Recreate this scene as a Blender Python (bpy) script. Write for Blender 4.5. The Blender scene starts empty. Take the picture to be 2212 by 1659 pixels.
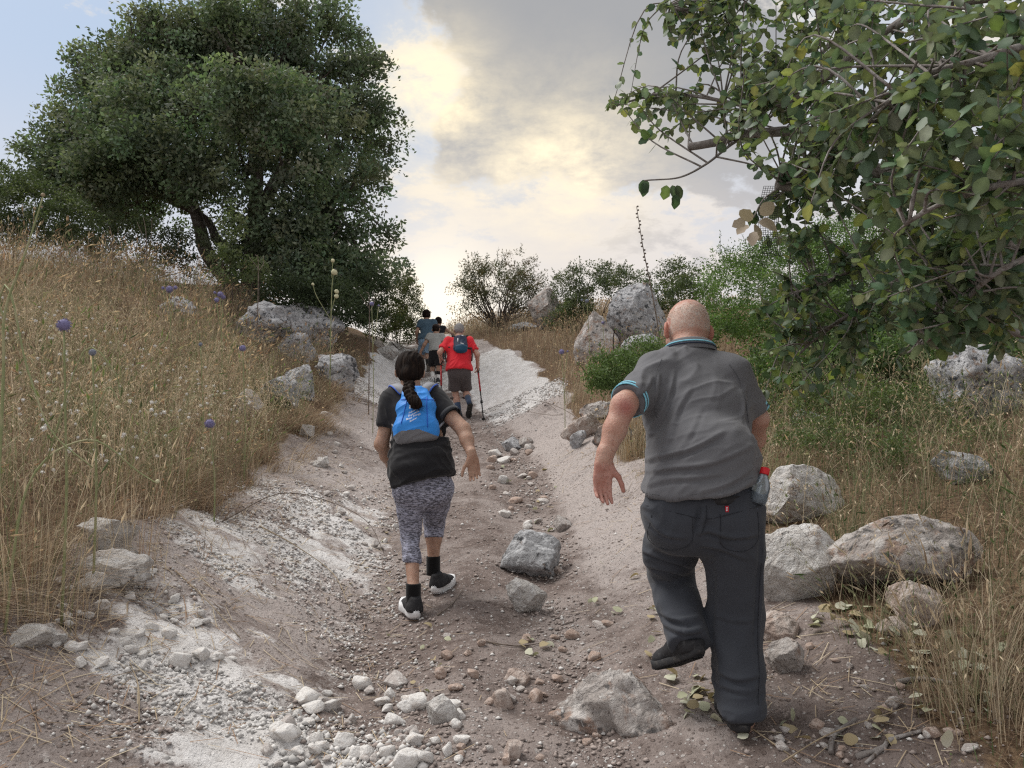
import bpy, math, random
import numpy as np
from mathutils import Vector, Matrix
random.seed(7)
RNG = np.random.default_rng(7)
sc = bpy.context.scene
col = sc.collection
R = math.radians

# ------------------------------------------------------------------ camera
PITCH = R(5.35)
FPX = 1639.5            # focal length in pixels of a 2212 x 1659 view of the photo
cam_d = bpy.data.cameras.new("camera")
cam_d.sensor_width = 36.0
cam_d.lens = FPX / 2212 * 36.0
cam_d.clip_start = 0.05
cam_d.clip_end = 3000
cam = bpy.data.objects.new("camera", cam_d)
cam.rotation_euler = (math.pi / 2 + PITCH, 0, 0)
col.objects.link(cam)
sc.camera = cam

# ------------------------------------------------------------------ light
SUN_EL, SUN_AZ = R(58), R(-62)     # hazy sun high on the left, ahead
world = bpy.data.worlds.new("World")
sc.world = world
world.use_nodes = True
sun_d = bpy.data.lights.new("sun", "SUN")
sun_d.energy = 2.1
sun_d.angle = R(32)
sun_d.color = (1.0, 0.96, 0.90)
sun = bpy.data.objects.new("sun", sun_d)
SUN_DIR = Vector((math.sin(SUN_AZ) * math.cos(SUN_EL), math.cos(SUN_AZ) * math.cos(SUN_EL), math.sin(SUN_EL)))
sun.rotation_euler = (-SUN_DIR).to_track_quat('-Z', 'Y').to_euler()
col.objects.link(sun)
sc.view_settings.view_transform = 'Standard'
sc.view_settings.look = 'None'
sc.view_settings.exposure = 0.64
sc.view_settings.gamma = 1.0
sc.view_settings.use_curve_mapping = False
sc.render.engine = 'CYCLES'
sc.cycles.max_bounces = 6
sc.cycles.diffuse_bounces = 3
sc.cycles.glossy_bounces = 2
sc.cycles.transmission_bounces = 6
sc.cycles.transparent_max_bounces = 8
sc.cycles.use_denoising = False
sc.cycles.filter_width = 1.25
sc.cycles.sample_clamp_indirect = 4.0


def P(u, v, Y):
    """world point at depth Y metres ahead that was measured at (u, v) on the 2212-wide photo"""
    rx, rz = (u - 1106) / FPX, -(v - 829.5) / FPX
    y = math.cos(PITCH) - math.sin(PITCH) * rz
    z = math.sin(PITCH) + math.cos(PITCH) * rz
    t = Y / y
    return np.array((rx * t, Y, z * t))


def direction(u, v):
    p = P(u, v, 1.0)
    return p / np.linalg.norm(p)


# ------------------------------------------------------------------ sky
def build_sky():
    nt = world.node_tree
    nt.nodes.clear()
    N, L = nt.nodes.new, nt.links.new
    out, bg = N('ShaderNodeOutputWorld'), N('ShaderNodeBackground')
    bg.inputs['Strength'].default_value = 0.1
    L(bg.outputs[0], out.inputs[0])
    sky = N('ShaderNodeTexSky')
    sky.sky_type = 'NISHITA'
    sky.sun_disc = False
    sky.sun_elevation = SUN_EL
    sky.sun_rotation = SUN_AZ
    sky.air_density = 1.0
    sky.dust_density = 2.0
    tc = N('ShaderNodeTexCoord')
    sep = N('ShaderNodeSeparateXYZ')
    L(tc.outputs['Generated'], sep.inputs[0])

    def math_(op, a, b=None, clamp=False):
        n = N('ShaderNodeMath')
        n.operation = op
        n.use_clamp = clamp
        for i, x in enumerate((a, b)):
            if x is None:
                continue
            if isinstance(x, (int, float)):
                n.inputs[i].default_value = x
            else:
                L(x, n.inputs[i])
        return n.outputs[0]

    def mix(f, a, b):
        n = N('ShaderNodeMix')
        n.data_type = 'RGBA'
        for i, x in ((0, f), (6, a), (7, b)):
            if isinstance(x, tuple):
                n.inputs[i].default_value = (*x, 1)
            elif isinstance(x, (int, float)):
                n.inputs[i].default_value = x
            else:
                L(x, n.inputs[i])
        return n.outputs[2]

    # cloud layer seen in perspective: direction projected on a flat ceiling
    zc = math_('ADD', math_('MAXIMUM', sep.outputs[2], 0.0), 0.22)
    px, py = math_('DIVIDE', sep.outputs[0], zc), math_('DIVIDE', sep.outputs[1], zc)
    comb = N('ShaderNodeCombineXYZ')
    L(px, comb.inputs[0])
    L(py, comb.inputs[1])

    def noise(scale, detail, rough, dist, off):
        mp = N('ShaderNodeMapping')
        mp.inputs['Location'].default_value = off
        L(comb.outputs[0], mp.inputs[0])
        n = N('ShaderNodeTexNoise')
        n.inputs['Scale'].default_value = scale
        n.inputs['Detail'].default_value = detail
        n.inputs['Roughness'].default_value = rough
        n.inputs['Distortion'].default_value = dist
        L(mp.outputs[0], n.inputs[0])
        return n.outputs[0]

    def blob(u, v, width):
        d = direction(u, v)
        dp = N('ShaderNodeVectorMath')
        dp.operation = 'DOT_PRODUCT'
        nrm = N('ShaderNodeVectorMath')
        nrm.operation = 'NORMALIZE'
        L(tc.outputs['Generated'], nrm.inputs[0])
        L(nrm.outputs[0], dp.inputs[0])
        dp.inputs[1].default_value = tuple(d)
        e = math_('MULTIPLY', math_('SUBTRACT', dp.outputs['Value'], 1.0), 1.0 / (width * width / 2))
        return math_('EXPONENT', e)

    def ramp(x, lo, hi):
        n = N('ShaderNodeMapRange')
        n.interpolation_type = 'SMOOTHSTEP'
        n.inputs[1].default_value = lo
        n.inputs[2].default_value = hi
        L(x, n.inputs[0])
        return n.outputs[0]

    n1 = noise(1.1, 6, 0.55, 0.2, (3.1, 1.7, 0))
    n2 = noise(2.6, 7, 0.6, 0.25, (7.7, 2.2, 0))
    n3 = noise(6.0, 10, 0.66, 0.12, (1.3, 9.2, 0))
    nishita = N('ShaderNodeVectorMath')
    nishita.operation = 'SCALE'
    nishita.inputs[3].default_value = 1.0
    L(sky.outputs[0], nishita.inputs[0])
    # hazy blue between the clouds (values are divided by the background strength)
    hazy = mix(0.75, nishita.outputs[0], (4.5, 5.5, 6.9))
    # high veil of cream cloud
    veil = ramp(math_('ADD', n1, math_('MULTIPLY', math_('SUBTRACT', n3, 0.5), 0.7)), 0.44, 0.56)
    bluehole = math_('ADD', math_('MULTIPLY', blob(-200, 150, 0.36), 1.15),
                     math_('MULTIPLY', blob(1300, 190, 0.10), 0.5))
    veil = math_('MAXIMUM', math_('SUBTRACT', math_('ADD', veil, 0.42), bluehole), 0.0, True)
    base = mix(veil, hazy, (7.0, 6.6, 6.1))
    # grey cloud bank
    gsum = math_('ADD', math_('MULTIPLY', n2, 0.9), math_('MULTIPLY', n3, 0.85))
    gsum = math_('ADD', gsum, math_('MULTIPLY', blob(1150, 30, 0.17), 0.42))
    gsum = math_('ADD', gsum, math_('MULTIPLY', blob(1250, 245, 0.085), 0.56))
    gsum = math_('ADD', gsum, math_('MULTIPLY', blob(1010, 320, 0.055), 0.55))
    gsum = math_('ADD', gsum, math_('MULTIPLY', blob(1500, 60, 0.14), 0.16))
    gsum = math_('SUBTRACT', gsum, math_('MULTIPLY', blob(920, 190, 0.06), 0.30))
    gsum = math_('SUBTRACT', gsum, math_('MULTIPLY', blob(1230, 370, 0.07), 0.20))
    gsum = math_('SUBTRACT', gsum, math_('MULTIPLY', blob(-100, 200, 0.35), 0.5))
    gsum = math_('SUBTRACT', gsum, math_('MULTIPLY', blob(960, 640, 0.16), 0.6))
    grey = ramp(gsum, 0.85, 0.99)
    base = mix(math_('MULTIPLY', grey, 0.92), base, (3.0, 3.1, 3.3))
    # light that breaks through near the hidden sun
    glow = math_('ADD', math_('MULTIPLY', blob(930, 190, 0.065), 0.8), math_('MULTIPLY', blob(1240, 385, 0.10), 0.75))
    glow = math_('ADD', glow, math_('MULTIPLY', blob(1000, 420, 0.10), 0.35))
    glow = math_('MULTIPLY', glow, math_('SUBTRACT', math_('MULTIPLY', n3, 4.0), 1.1), True)
    base = mix(glow, base, (10.2, 8.8, 6.2))
    # pale horizon
    hz = math_('SUBTRACT', 1.0, ramp(sep.outputs[2], 0.16, 0.46))
    base = mix(math_('MULTIPLY', hz, 0.8), base, (6.7, 6.3, 6.2))
    hot = math_('MULTIPLY', blob(955, 660, 0.075), 0.9, True)
    base = mix(hot, base, (11.0, 10.0, 8.2))
    dim = N('ShaderNodeVectorMath')
    dim.operation = 'SCALE'
    dim.inputs[3].default_value = 0.78
    L(base, dim.inputs[0])
    L(dim.outputs[0], bg.inputs['Color'])


build_sky()

# ------------------------------------------------------------------ helpers
def norm(v):
    v = np.asarray(v, float)
    n = np.linalg.norm(v, axis=-1, keepdims=True)
    return v / np.maximum(n, 1e-9)


def ss(x, a, b):
    t = np.clip((np.asarray(x, float) - a) / (b - a), 0, 1)
    return t * t * (3 - 2 * t)


def _hash(ix, iy, iz, seed):
    h = (ix.astype(np.int64) * 374761393 + iy.astype(np.int64) * 668265263 + iz.astype(np.int64) * 2147483647 + seed * 974634777) & 0xffffffff
    h = ((h ^ (h >> 13)) * 1274126177) & 0xffffffff
    h = ((h ^ (h >> 16)) * 2246822519) & 0xffffffff
    return ((h ^ (h >> 15)) & 0xffffff) / float(0xffffff)


def vnoise(p, seed=0):
    """value noise in [-1, 1] at points (n, 3)"""
    p = np.asarray(p, float)
    i = np.floor(p).astype(np.int64)
    f = p - i
    f = f * f * f * (f * (f * 6 - 15) + 10)
    r = 0
    for dx in (0, 1):
        wx = f[:, 0] if dx else 1 - f[:, 0]
        for dy in (0, 1):
            wy = f[:, 1] if dy else 1 - f[:, 1]
            for dz in (0, 1):
                wz = f[:, 2] if dz else 1 - f[:, 2]
                r = r + wx * wy * wz * _hash(i[:, 0] + dx, i[:, 1] + dy, i[:, 2] + dz, seed)
    return r * 2 - 1


def fbm(p, oct=4, seed=0, gain=0.5):
    p = np.asarray(p, float)
    a, r, s = 1.0, 0, 0
    for k in range(oct):
        r = r + a * vnoise(p * 2 ** k + 17.3 * k, seed + k)
        s += a
        a *= gain
    return r / s


def tag(o, label=None, cat=None, group=None, kind=None):
    if label: o['label'] = label
    if cat: o['category'] = cat
    if group: o['group'] = group
    if kind: o['kind'] = kind
    return o


def make_mesh(name, V, F, mats, tint=None, smooth=True, fmat=None):
    """F: list of (n, k) index arrays"""
    me = bpy.data.meshes.new(name)
    V = np.asarray(V, np.float32).reshape(-1, 3)
    if not isinstance(F, (list, tuple)) or (len(F) and np.ndim(F[0]) == 1 and not isinstance(F[0], np.ndarray)):
        F = [np.asarray(F)]
    F = [np.asarray(f) for f in F if len(f)]
    nl = sum(f.size for f in F)
    npoly = sum(len(f) for f in F)
    me.vertices.add(len(V))
    me.vertices.foreach_set('co', V.ravel())
    me.loops.add(nl)
    me.polygons.add(npoly)
    idx = np.concatenate([f.ravel() for f in F]).astype(np.int32)
    tot = np.concatenate([np.full(len(f), f.shape[1]) for f in F])
    start = np.concatenate([[0], np.cumsum(tot)[:-1]]).astype(np.int32)
    me.loops.foreach_set('vertex_index', idx)
    me.polygons.foreach_set('loop_start', start)
    if smooth:
        me.polygons.foreach_set('use_smooth', np.ones(npoly, bool))
    if fmat is not None:
        me.polygons.foreach_set('material_index', np.asarray(fmat, np.int32))
    me.update(calc_edges=True)
    if tint is not None:
        a = me.attributes.new('tint', 'FLOAT_COLOR', 'POINT')
        t = np.asarray(tint, np.float32)
        if t.ndim == 1:
            t = np.repeat(t[:, None], 3, 1)
        if t.shape[1] == 3:
            t = np.concatenate([t, np.ones((len(t), 1), np.float32)], 1)
        a.data.foreach_set('color', t.astype(np.float32).ravel())
    for m in (mats if isinstance(mats, (list, tuple)) else [mats]):
        me.materials.append(m)
    return me


def link(name, data, parent=None, loc=None, rot=None, scale=None):
    o = bpy.data.objects.new(name, data)
    col.objects.link(o)
    if parent is not None:
        o.parent = parent
    if loc is not None: o.location = [float(x) for x in loc]
    if rot is not None: o.rotation_euler = rot
    if scale is not None: o.scale = scale if hasattr(scale, '__len__') else (scale,) * 3
    return o


def thing(name, label, cat, loc=(0, 0, 0), group=None):
    return tag(link(name, None, loc=loc), label, cat, group)


def part(name, V, F, mats, root, tint=None, smooth=True, fmat=None):
    """mesh given in world coordinates, parented under an unrotated root"""
    off = np.array(root.matrix_basis.translation)
    r = root
    while r.parent is not None:
        r = r.parent
        off = off + np.array(r.matrix_basis.translation)
    return link(name, make_mesh(name, np.asarray(V) - off, F, mats, tint, smooth, fmat), root)


def tube(pts, rad, sides=6, cap=True):
    """polyline tube -> V, [quads, tris]"""
    pts = np.asarray(pts, float)
    n = len(pts)
    rad = np.broadcast_to(np.asarray(rad, float), (n,))
    t = norm(np.gradient(pts, axis=0))
    ref = np.array((0.0, 0, 1)) if abs(t[0][2]) < 0.9 else np.array((1.0, 0, 0))
    V = []
    a = np.linspace(0, 2 * math.pi, sides, endpoint=False)
    u = norm(np.cross(t[0], ref))
    for i in range(n):
        u = norm(u - t[i] * np.dot(u, t[i]))
        w = np.cross(t[i], u)
        V.append(pts[i] + rad[i] * (np.cos(a)[:, None] * u + np.sin(a)[:, None] * w))
    V = np.concatenate(V)
    i, j = np.meshgrid(np.arange(n - 1), np.arange(sides), indexing='ij')
    i, j = i.ravel(), j.ravel()
    j2 = (j + 1) % sides
    Q = np.stack([i * sides + j, i * sides + j2, (i + 1) * sides + j2, (i + 1) * sides + j], 1)
    T = np.zeros((0, 3), int)
    if cap:
        m = len(V)
        V = np.concatenate([V, pts[:1], pts[-1:]])
        k = np.arange(sides)
        k2 = (k + 1) % sides
        T = np.concatenate([np.stack([np.full(sides, m), k2, k], 1),
                            np.stack([np.full(sides, m + 1), (n - 1) * sides + k, (n - 1) * sides + k2], 1)])
    return V, [Q, T]


class Bag:
    """collects pieces of geometry into one mesh"""
    def __init__(s):
        s.V, s.F, s.T, s.n = [], {}, [], 0

    def add(s, V, F, tint=None):
        V = np.asarray(V, float).reshape(-1, 3)
        for f in (F if isinstance(F, list) else [F]):
            f = np.asarray(f)
            if len(f):
                s.F.setdefault(f.shape[1], []).append(f + s.n)
        s.V.append(V)
        t = np.ones((len(V), 3)) if tint is None else np.broadcast_to(np.asarray(tint, float), (len(V), 3))
        s.T.append(t)
        s.n += len(V)

    def tube(s, pts, rad, sides=6, tint=None, cap=True):
        s.add(*tube(pts, rad, sides, cap), tint)

    def arrays(s):
        return np.concatenate(s.V), [np.concatenate(f) for f in s.F.values()], np.concatenate(s.T)

    def part(s, name, mats, root, smooth=True):
        V, F, T = s.arrays()
        return part(name, V, F, mats, root, T, smooth)

    def mesh(s, name, mats, smooth=True):
        V, F, T = s.arrays()
        return make_mesh(name, V, F, mats, T, smooth)


def smooth_line(pts, n=12):
    """Catmull-Rom through points"""
    p = np.asarray(pts, float)
    if len(p) == 2:
        t = np.linspace(0, 1, n)[:, None]
        return p[0] * (1 - t) + p[1] * t
    q = np.concatenate([[2 * p[0] - p[1]], p, [2 * p[-1] - p[-2]]])
    out = []
    for i in range(1, len(q) - 2):
        m = max(2, n // (len(p) - 1))
        for t in np.linspace(0, 1, m, endpoint=False):
            a, b, c, d = q[i - 1], q[i], q[i + 1], q[i + 2]
            out.append(0.5 * ((2 * b) + (c - a) * t + (2 * a - 5 * b + 4 * c - d) * t * t + (3 * b - a - 3 * c + d) * t ** 3))
    out.append(p[-1])
    return np.array(out)


# ------------------------------------------------------------------ materials
def new_mat(name):
    m = bpy.data.materials.new(name)
    m.use_nodes = True
    nt = m.node_tree
    b = nt.nodes['Principled BSDF']
    return m, nt, b


def _noise(nt, scale, detail=4, rough=0.55, dist=0.0, vec=None, stretch=None):
    n = nt.nodes.new('ShaderNodeTexNoise')
    n.inputs['Scale'].default_value = scale
    n.inputs['Detail'].default_value = detail
    n.inputs['Roughness'].default_value = rough
    n.inputs['Distortion'].default_value = dist
    if vec is not None:
        if stretch:
            mp = nt.nodes.new('ShaderNodeMapping')
            mp.inputs['Scale'].default_value = stretch
            nt.links.new(vec, mp.inputs[0])
            vec = mp.outputs[0]
        nt.links.new(vec, n.inputs[0])
    return n.outputs[0]


def _ramp(nt, x, lo, hi):
    n = nt.nodes.new('ShaderNodeMapRange')
    n.interpolation_type = 'SMOOTHSTEP'
    n.inputs[1].default_value, n.inputs[2].default_value = lo, hi
    nt.links.new(x, n.inputs[0])
    return n.outputs[0]


def _mix(nt, f, a, b, mode='MIX'):
    n = nt.nodes.new('ShaderNodeMix')
    n.data_type = 'RGBA'
    n.blend_type = mode
    for i, x in ((0, f), (6, a), (7, b)):
        if isinstance(x, tuple):
            n.inputs[i].default_value = (*x, 1)
        elif isinstance(x, (int, float)):
            n.inputs[i].default_value = x
        else:
            nt.links.new(x, n.inputs[i])
    return n.outputs[2]


def _math(nt, op, a, b):
    n = nt.nodes.new('ShaderNodeMath')
    n.operation = op
    for i, x in enumerate((a, b)):
        if isinstance(x, (int, float)):
            n.inputs[i].default_value = x
        else:
            nt.links.new(x, n.inputs[i])
    return n.outputs[0]


def _bump(nt, b, h, strength, dist):
    n = nt.nodes.new('ShaderNodeBump')
    n.inputs['Strength'].default_value = strength
    n.inputs['Distance'].default_value = dist
    nt.links.new(h, n.inputs['Height'])
    nt.links.new(n.outputs[0], b.inputs['Normal'])
    return n


def pmat(name, layers, rough=0.8, bump=None, tint=True, spec=0.3, stretch=None, sheen=0.0):
    """layers: [base colour, (colour, noise scale, lo, hi), ...]; bump: (scale, strength, distance)"""
    m, nt, b = new_mat(name)
    vec = nt.nodes.new('ShaderNodeTexCoord').outputs['Object']
    c = layers[0]
    for cl, scale, lo, hi in layers[1:]:
        f = _ramp(nt, _noise(nt, scale, 6, 0.62, 0.3, vec, stretch), lo, hi)
        c = _mix(nt, f, c, cl)
    if tint:
        at = nt.nodes.new('ShaderNodeAttribute')
        at.attribute_name = 'tint'
        c = _mix(nt, 1.0, c, at.outputs['Color'], 'MULTIPLY')
    if isinstance(c, tuple):
        b.inputs['Base Color'].default_value = (*c, 1)
    else:
        nt.links.new(c, b.inputs['Base Color'])
    b.inputs['Roughness'].default_value = rough
    b.inputs['Specular IOR Level'].default_value = spec
    if sheen:
        b.inputs['Sheen Weight'].default_value = sheen
    if bump:
        h = _math(nt, 'ADD', _noise(nt, bump[0], 6, 0.68, 0.3, vec, stretch), _math(nt, 'MULTIPLY', _noise(nt, bump[0] * .3, 4, 0.6, 0.6, vec, stretch), 1.6))
        _bump(nt, b, h, bump[1], bump[2])
    return m


def leaf_mat(name, colour, back=None, trans=0.35, rough=0.5, through=(1.4, 1.5, 0.85)):
    m, nt, b = new_mat(name)
    at = nt.nodes.new('ShaderNodeAttribute')
    at.attribute_name = 'tint'
    c = _mix(nt, 1.0, colour, at.outputs['Color'], 'MULTIPLY')
    if back:
        g = nt.nodes.new('ShaderNodeNewGeometry')
        c2 = _mix(nt, 1.0, back, at.outputs['Color'], 'MULTIPLY')
        c = _mix(nt, g.outputs['Backfacing'], c, c2)
    nt.links.new(c, b.inputs['Base Color'])
    b.inputs['Roughness'].default_value = rough
    b.inputs['Specular IOR Level'].default_value = 0.22
    t = nt.nodes.new('ShaderNodeBsdfTranslucent')
    tc = _mix(nt, 1.0, c, through, 'MULTIPLY')
    nt.links.new(tc, t.inputs[0])
    ms = nt.nodes.new('ShaderNodeMixShader')
    ms.inputs[0].default_value = trans
    nt.links.new(b.outputs[0], ms.inputs[1])
    nt.links.new(t.outputs[0], ms.inputs[2])
    nt.links.new(ms.outputs[0], nt.nodes['Material Output'].inputs[0])
    return m


M = {}
M['limestone'] = pmat('limestone', [(0.40, 0.365, 0.345), ((0.62, 0.59, 0.57), 5.0, 0.44, 0.58), ((0.38, 0.275, 0.225), 7.0, 0.50, 0.62), ((0.13, 0.125, 0.125), 13.0, 0.54, 0.66), ((0.60, 0.59, 0.58), 34.0, 0.58, 0.68), ((0.16, 0.14, 0.13), 60.0, 0.60, 0.70)], 0.92, (26, 1.0, 0.035), spec=0.15, tint=False)
M['grey_stone'] = pmat('grey_lichen_stone', [(0.36, 0.365, 0.385), ((0.56, 0.565, 0.585), 6.0, 0.42, 0.56), ((0.10, 0.105, 0.115), 11.0, 0.52, 0.62), ((0.36, 0.27, 0.22), 8.0, 0.58, 0.70), ((0.64, 0.64, 0.65), 30.0, 0.58, 0.68), ((0.09, 0.09, 0.095), 45.0, 0.57, 0.67)], 0.92, (24, 1.0, 0.04), spec=0.15, tint=False)
M['dark_stone'] = pmat('dark_lichen_stone', [(0.34, 0.345, 0.36), ((0.54, 0.55, 0.57), 9.0, 0.44, 0.56), ((0.075, 0.078, 0.085), 8.0, 0.53, 0.63), ((0.36, 0.26, 0.20), 9.0, 0.58, 0.70), ((0.60, 0.60, 0.62), 26.0, 0.58, 0.68)], 0.92, (20, 1.0, 0.04), spec=0.15, tint=False)
M['pink_stone'] = pmat('pinkish_stone', [(0.46, 0.37, 0.325), ((0.60, 0.535, 0.495), 7.0, 0.42, 0.56), ((0.28, 0.20, 0.165), 14.0, 0.55, 0.66), ((0.66, 0.62, 0.60), 22.0, 0.56, 0.68), ((0.18, 0.14, 0.12), 60.0, 0.60, 0.70)], 0.92, (28, 1.0, 0.03), spec=0.15, tint=False)
M['chalk'] = pmat('white_chalk', [(0.60, 0.575, 0.55), ((0.76, 0.75, 0.74), 9.0, 0.44, 0.58), ((0.44, 0.36, 0.31), 8.0, 0.53, 0.65), ((0.16, 0.15, 0.145), 16.0, 0.59, 0.70), ((0.72, 0.71, 0.70), 50.0, 0.52, 0.65)], 0.95, (24, 1.0, 0.05), spec=0.1, tint=False)
M['small_chalk'] = pmat('chalk_pebble', [(0.70, 0.68, 0.66), ((0.56, 0.51, 0.47), 2.2, 0.50, 0.66), ((0.78, 0.77, 0.76), 5.0, 0.5, 0.62)], 0.95, (4, 0.5, 0.06), spec=0.1, tint=False)
M['small_limestone'] = pmat('limestone_pebble', [(0.48, 0.44, 0.42), ((0.62, 0.60, 0.58), 2.0, 0.46, 0.6), ((0.30, 0.24, 0.21), 3.5, 0.56, 0.68)], 0.95, (4, 0.5, 0.06), spec=0.1, tint=False)
M['small_pink_stone'] = pmat('buff_pebble', [(0.42, 0.32, 0.27), ((0.56, 0.47, 0.42), 2.0, 0.46, 0.6), ((0.28, 0.20, 0.165), 3.5, 0.56, 0.68)], 0.95, (4, 0.5, 0.06), spec=0.1, tint=False)
M['bark'] = pmat('bark', [(0.085, 0.07, 0.06), ((0.20, 0.185, 0.17), 9.0, 0.5, 0.66), ((0.04, 0.033, 0.03), 22.0, 0.55, 0.7)], 0.9, (30, 0.9, 0.02), tint=False, spec=0.15)
M['pale_bark'] = pmat('pale_bark', [(0.21, 0.19, 0.18), ((0.34, 0.32, 0.31), 14.0, 0.5, 0.64), ((0.10, 0.075, 0.06), 30.0, 0.56, 0.68)], 0.85, (60, 0.8, 0.008), tint=False, spec=0.2)
M['stalk'] = pmat('dry_stalk', [(1.0, 1.0, 1.0), ((0.75, 0.72, 0.68), 30.0, 0.4, 0.65)], 0.8, None, spec=0.2)
M['grass'] = leaf_mat('dry_grass', (1.0, 1.0, 1.0), None, 0.25, 0.75, (1.1, 1.1, 1.05))
M['oak_leaf'] = leaf_mat('oak_foliage', (0.118, 0.156, 0.100), (0.15, 0.19, 0.13), 0.28, 0.62)
M['big_leaf'] = leaf_mat('broad_leaf', (0.086, 0.134, 0.080), (0.17, 0.21, 0.135), 0.26, 0.42)
M['shrub_leaf'] = leaf_mat('shrub_foliage', (1.0, 1.0, 1.0), None, 0.3, 0.55)
M['fallen_leaf'] = leaf_mat('fallen_leaf', (0.50, 0.50, 0.40), (0.56, 0.54, 0.46), 0.1, 0.7)
M['petal'] = leaf_mat('petal', (1, 1, 1), None, 0.2, 0.7)

# ------------------------------------------------------------------ terrain
# cross sections of the hollow way: for each distance Y, (x, z) of eleven lines that run up the hill
ROWS = [
 # Y     far left     left hill    left mid       left edge      left foot      ridge          right foot     right edge     right mid     right far    far right
 (-6.0, (-60, 0.2), (-9, -1.0), (-3.0, -1.9), (-1.7, -2.0), (-0.6, -2.2), (-0.05, -2.2), (0.40, -2.2), (1.6, -2.1), (2.4, -1.9), (6, -1.2), (60, -0.5)),
 (0.0,  (-60, 1.0), (-8, 0.0), (-2.8, -1.0), (-1.75, -1.20), (-0.6, -1.50), (-0.05, -1.50), (0.40, -1.50), (1.50, -1.38), (2.2, -1.2), (6, -0.4), (60, 0.2)),
 (1.5,  (-60, 1.2), (-8, 0.3), (-2.9, -0.75), (-1.80, -0.98), (-0.65, -1.26), (-0.08, -1.27), (0.38, -1.27), (1.45, -1.16), (2.2, -1.0), (6, -0.1), (60, 0.5)),
 (2.8,  (-60, 1.6), (-8, 0.6), (-3.2, -0.45), (-1.90, -0.70), (-0.70, -1.05), (-0.10, -1.05), (0.35, -1.05), (1.38, -0.90), (2.2, -0.75), (6, 0.2), (60, 0.8)),
 (4.5,  (-60, 2.2), (-8, 1.2), (-3.8, 0.10), (-2.05, -0.44), (-0.85, -0.95), (-0.25, -0.90), (0.25, -0.92), (1.30, -0.66), (2.6, -0.30), (6.5, 0.6), (60, 1.2)),
 (6.5,  (-60, 3.0), (-8.5, 2.0), (-4.6, 0.72), (-2.17, -0.28), (-1.00, -0.62), (-0.35, -0.57), (0.30, -0.62), (1.20, -0.25), (2.8, 0.15), (7, 1.0), (60, 1.8)),
 (8.5,  (-60, 3.5), (-9, 2.5), (-5.2, 1.25), (-2.42, 0.02), (-1.05, -0.32), (-0.42, -0.26), (0.20, -0.30), (0.95, 0.13), (3.0, 0.50), (7, 1.3), (60, 2.2)),
 (10.5, (-60, 4.1), (-9.5, 3.1), (-5.8, 2.00), (-2.50, 0.42), (-1.12, 0.02), (-0.62, 0.06), (0.02, 0.04), (0.90, 0.50), (3.2, 0.95), (7.5, 1.9), (60, 2.8)),
 (13.3, (-60, 4.6), (-10, 3.6), (-6.2, 2.85), (-2.62, 1.20), (-1.55, 0.66), (-1.02, 0.63), (-0.42, 0.66), (0.72, 1.22), (3.2, 1.80), (8, 2.7), (60, 3.4)),
 (17.4, (-60, 5.2), (-10.5, 4.3), (-6.2, 3.85), (-3.10, 2.42), (-2.42, 1.76), (-1.88, 1.64), (-1.25, 1.74), (0.08, 2.36), (2.6, 2.85), (8, 3.6), (60, 4.2)),
 (21.0, (-60, 5.5), (-11, 4.7), (-7.0, 4.30), (-3.85, 3.30), (-3.40, 3.08), (-2.85, 3.00), (-2.20, 3.05), (-1.55, 3.32), (2.0, 3.88), (8, 4.2), (60, 4.7)),
 (24.0, (-60, 5.6), (-12, 4.9), (-7.5, 4.60), (-4.60, 3.90), (-4.20, 3.66), (-3.50, 3.60), (-2.90, 3.66), (-2.30, 3.90), (1.5, 4.40), (8, 4.6), (60, 5.0)),
 (30.0, (-60, 5.8), (-13, 5.2), (-8.0, 5.00), (-5.60, 4.70), (-5.20, 4.50), (-4.60, 4.45), (-4.00, 4.50), (-3.30, 4.70), (1.0, 5.00), (8, 5.0), (60, 5.3)),
 (45.0, (-80, 5.6), (-15, 5.0), (-10, 4.90), (-8.50, 4.90), (-7.80, 4.85), (-7.00, 4.80), (-6.20, 4.85), (-5.00, 4.9), (0.0, 4.9), (8, 4.9), (80, 5.0)),
 (90.0, (-200, 2.0), (-25, 2.0), (-15, 2.0), (-12, 2.0), (-11, 2.0), (-10, 2.0), (-9, 2.0), (-8, 2.0), (0.0, 2.0), (12, 2.0), (200, 2.0)),
 (2500.0, (-3000, -60), (-700, -60), (-300, -60), (-200, -60), (-100, -60), (-10, -60), (100, -60), (200, -60), (300, -60), (700, -60), (3000, -60)),
]
RY = np.array([r[0] for r in ROWS])
RX = np.array([[c[0] for c in r[1:]] for r in ROWS])
RZ = np.array([[c[1] for c in r[1:]] for r in ROWS])
_dip = np.interp(RY, [1.5, 2.8, 4.5, 10.5, 14], [.02, .05, .06, .06, 0])     # washed-out gutters beside the ridge
RZ[:, 4] -= _dip * .7
RZ[:, 6] -= _dip
RZ[:, 3] += _dip * .7


def columns(y):
    y = np.asarray(y, float)
    X = np.stack([np.interp(y, RY, RX[:, k]) for k in range(11)], 1)
    Z = np.stack([np.interp(y, RY, RZ[:, k]) for k in range(11)], 1)
    return X, Z


def zbase(x, y):
    X, Z = columns(y)
    z = Z[:, 0].copy()
    for k in range(10):
        t = (x - X[:, k]) / np.maximum(X[:, k + 1] - X[:, k], 1e-6)
        m = t >= 0
        z[m] = (Z[:, k] + np.clip(t, 0, 1) * (Z[:, k + 1] - Z[:, k]))[m]
    return z


def bank(x, y):
    """signed metres beyond the bare hollow: negative on the trodden earth, positive on the grassy banks"""
    X, _ = columns(y)
    return np.maximum(X[:, 3] - x, x - X[:, 7])


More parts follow.
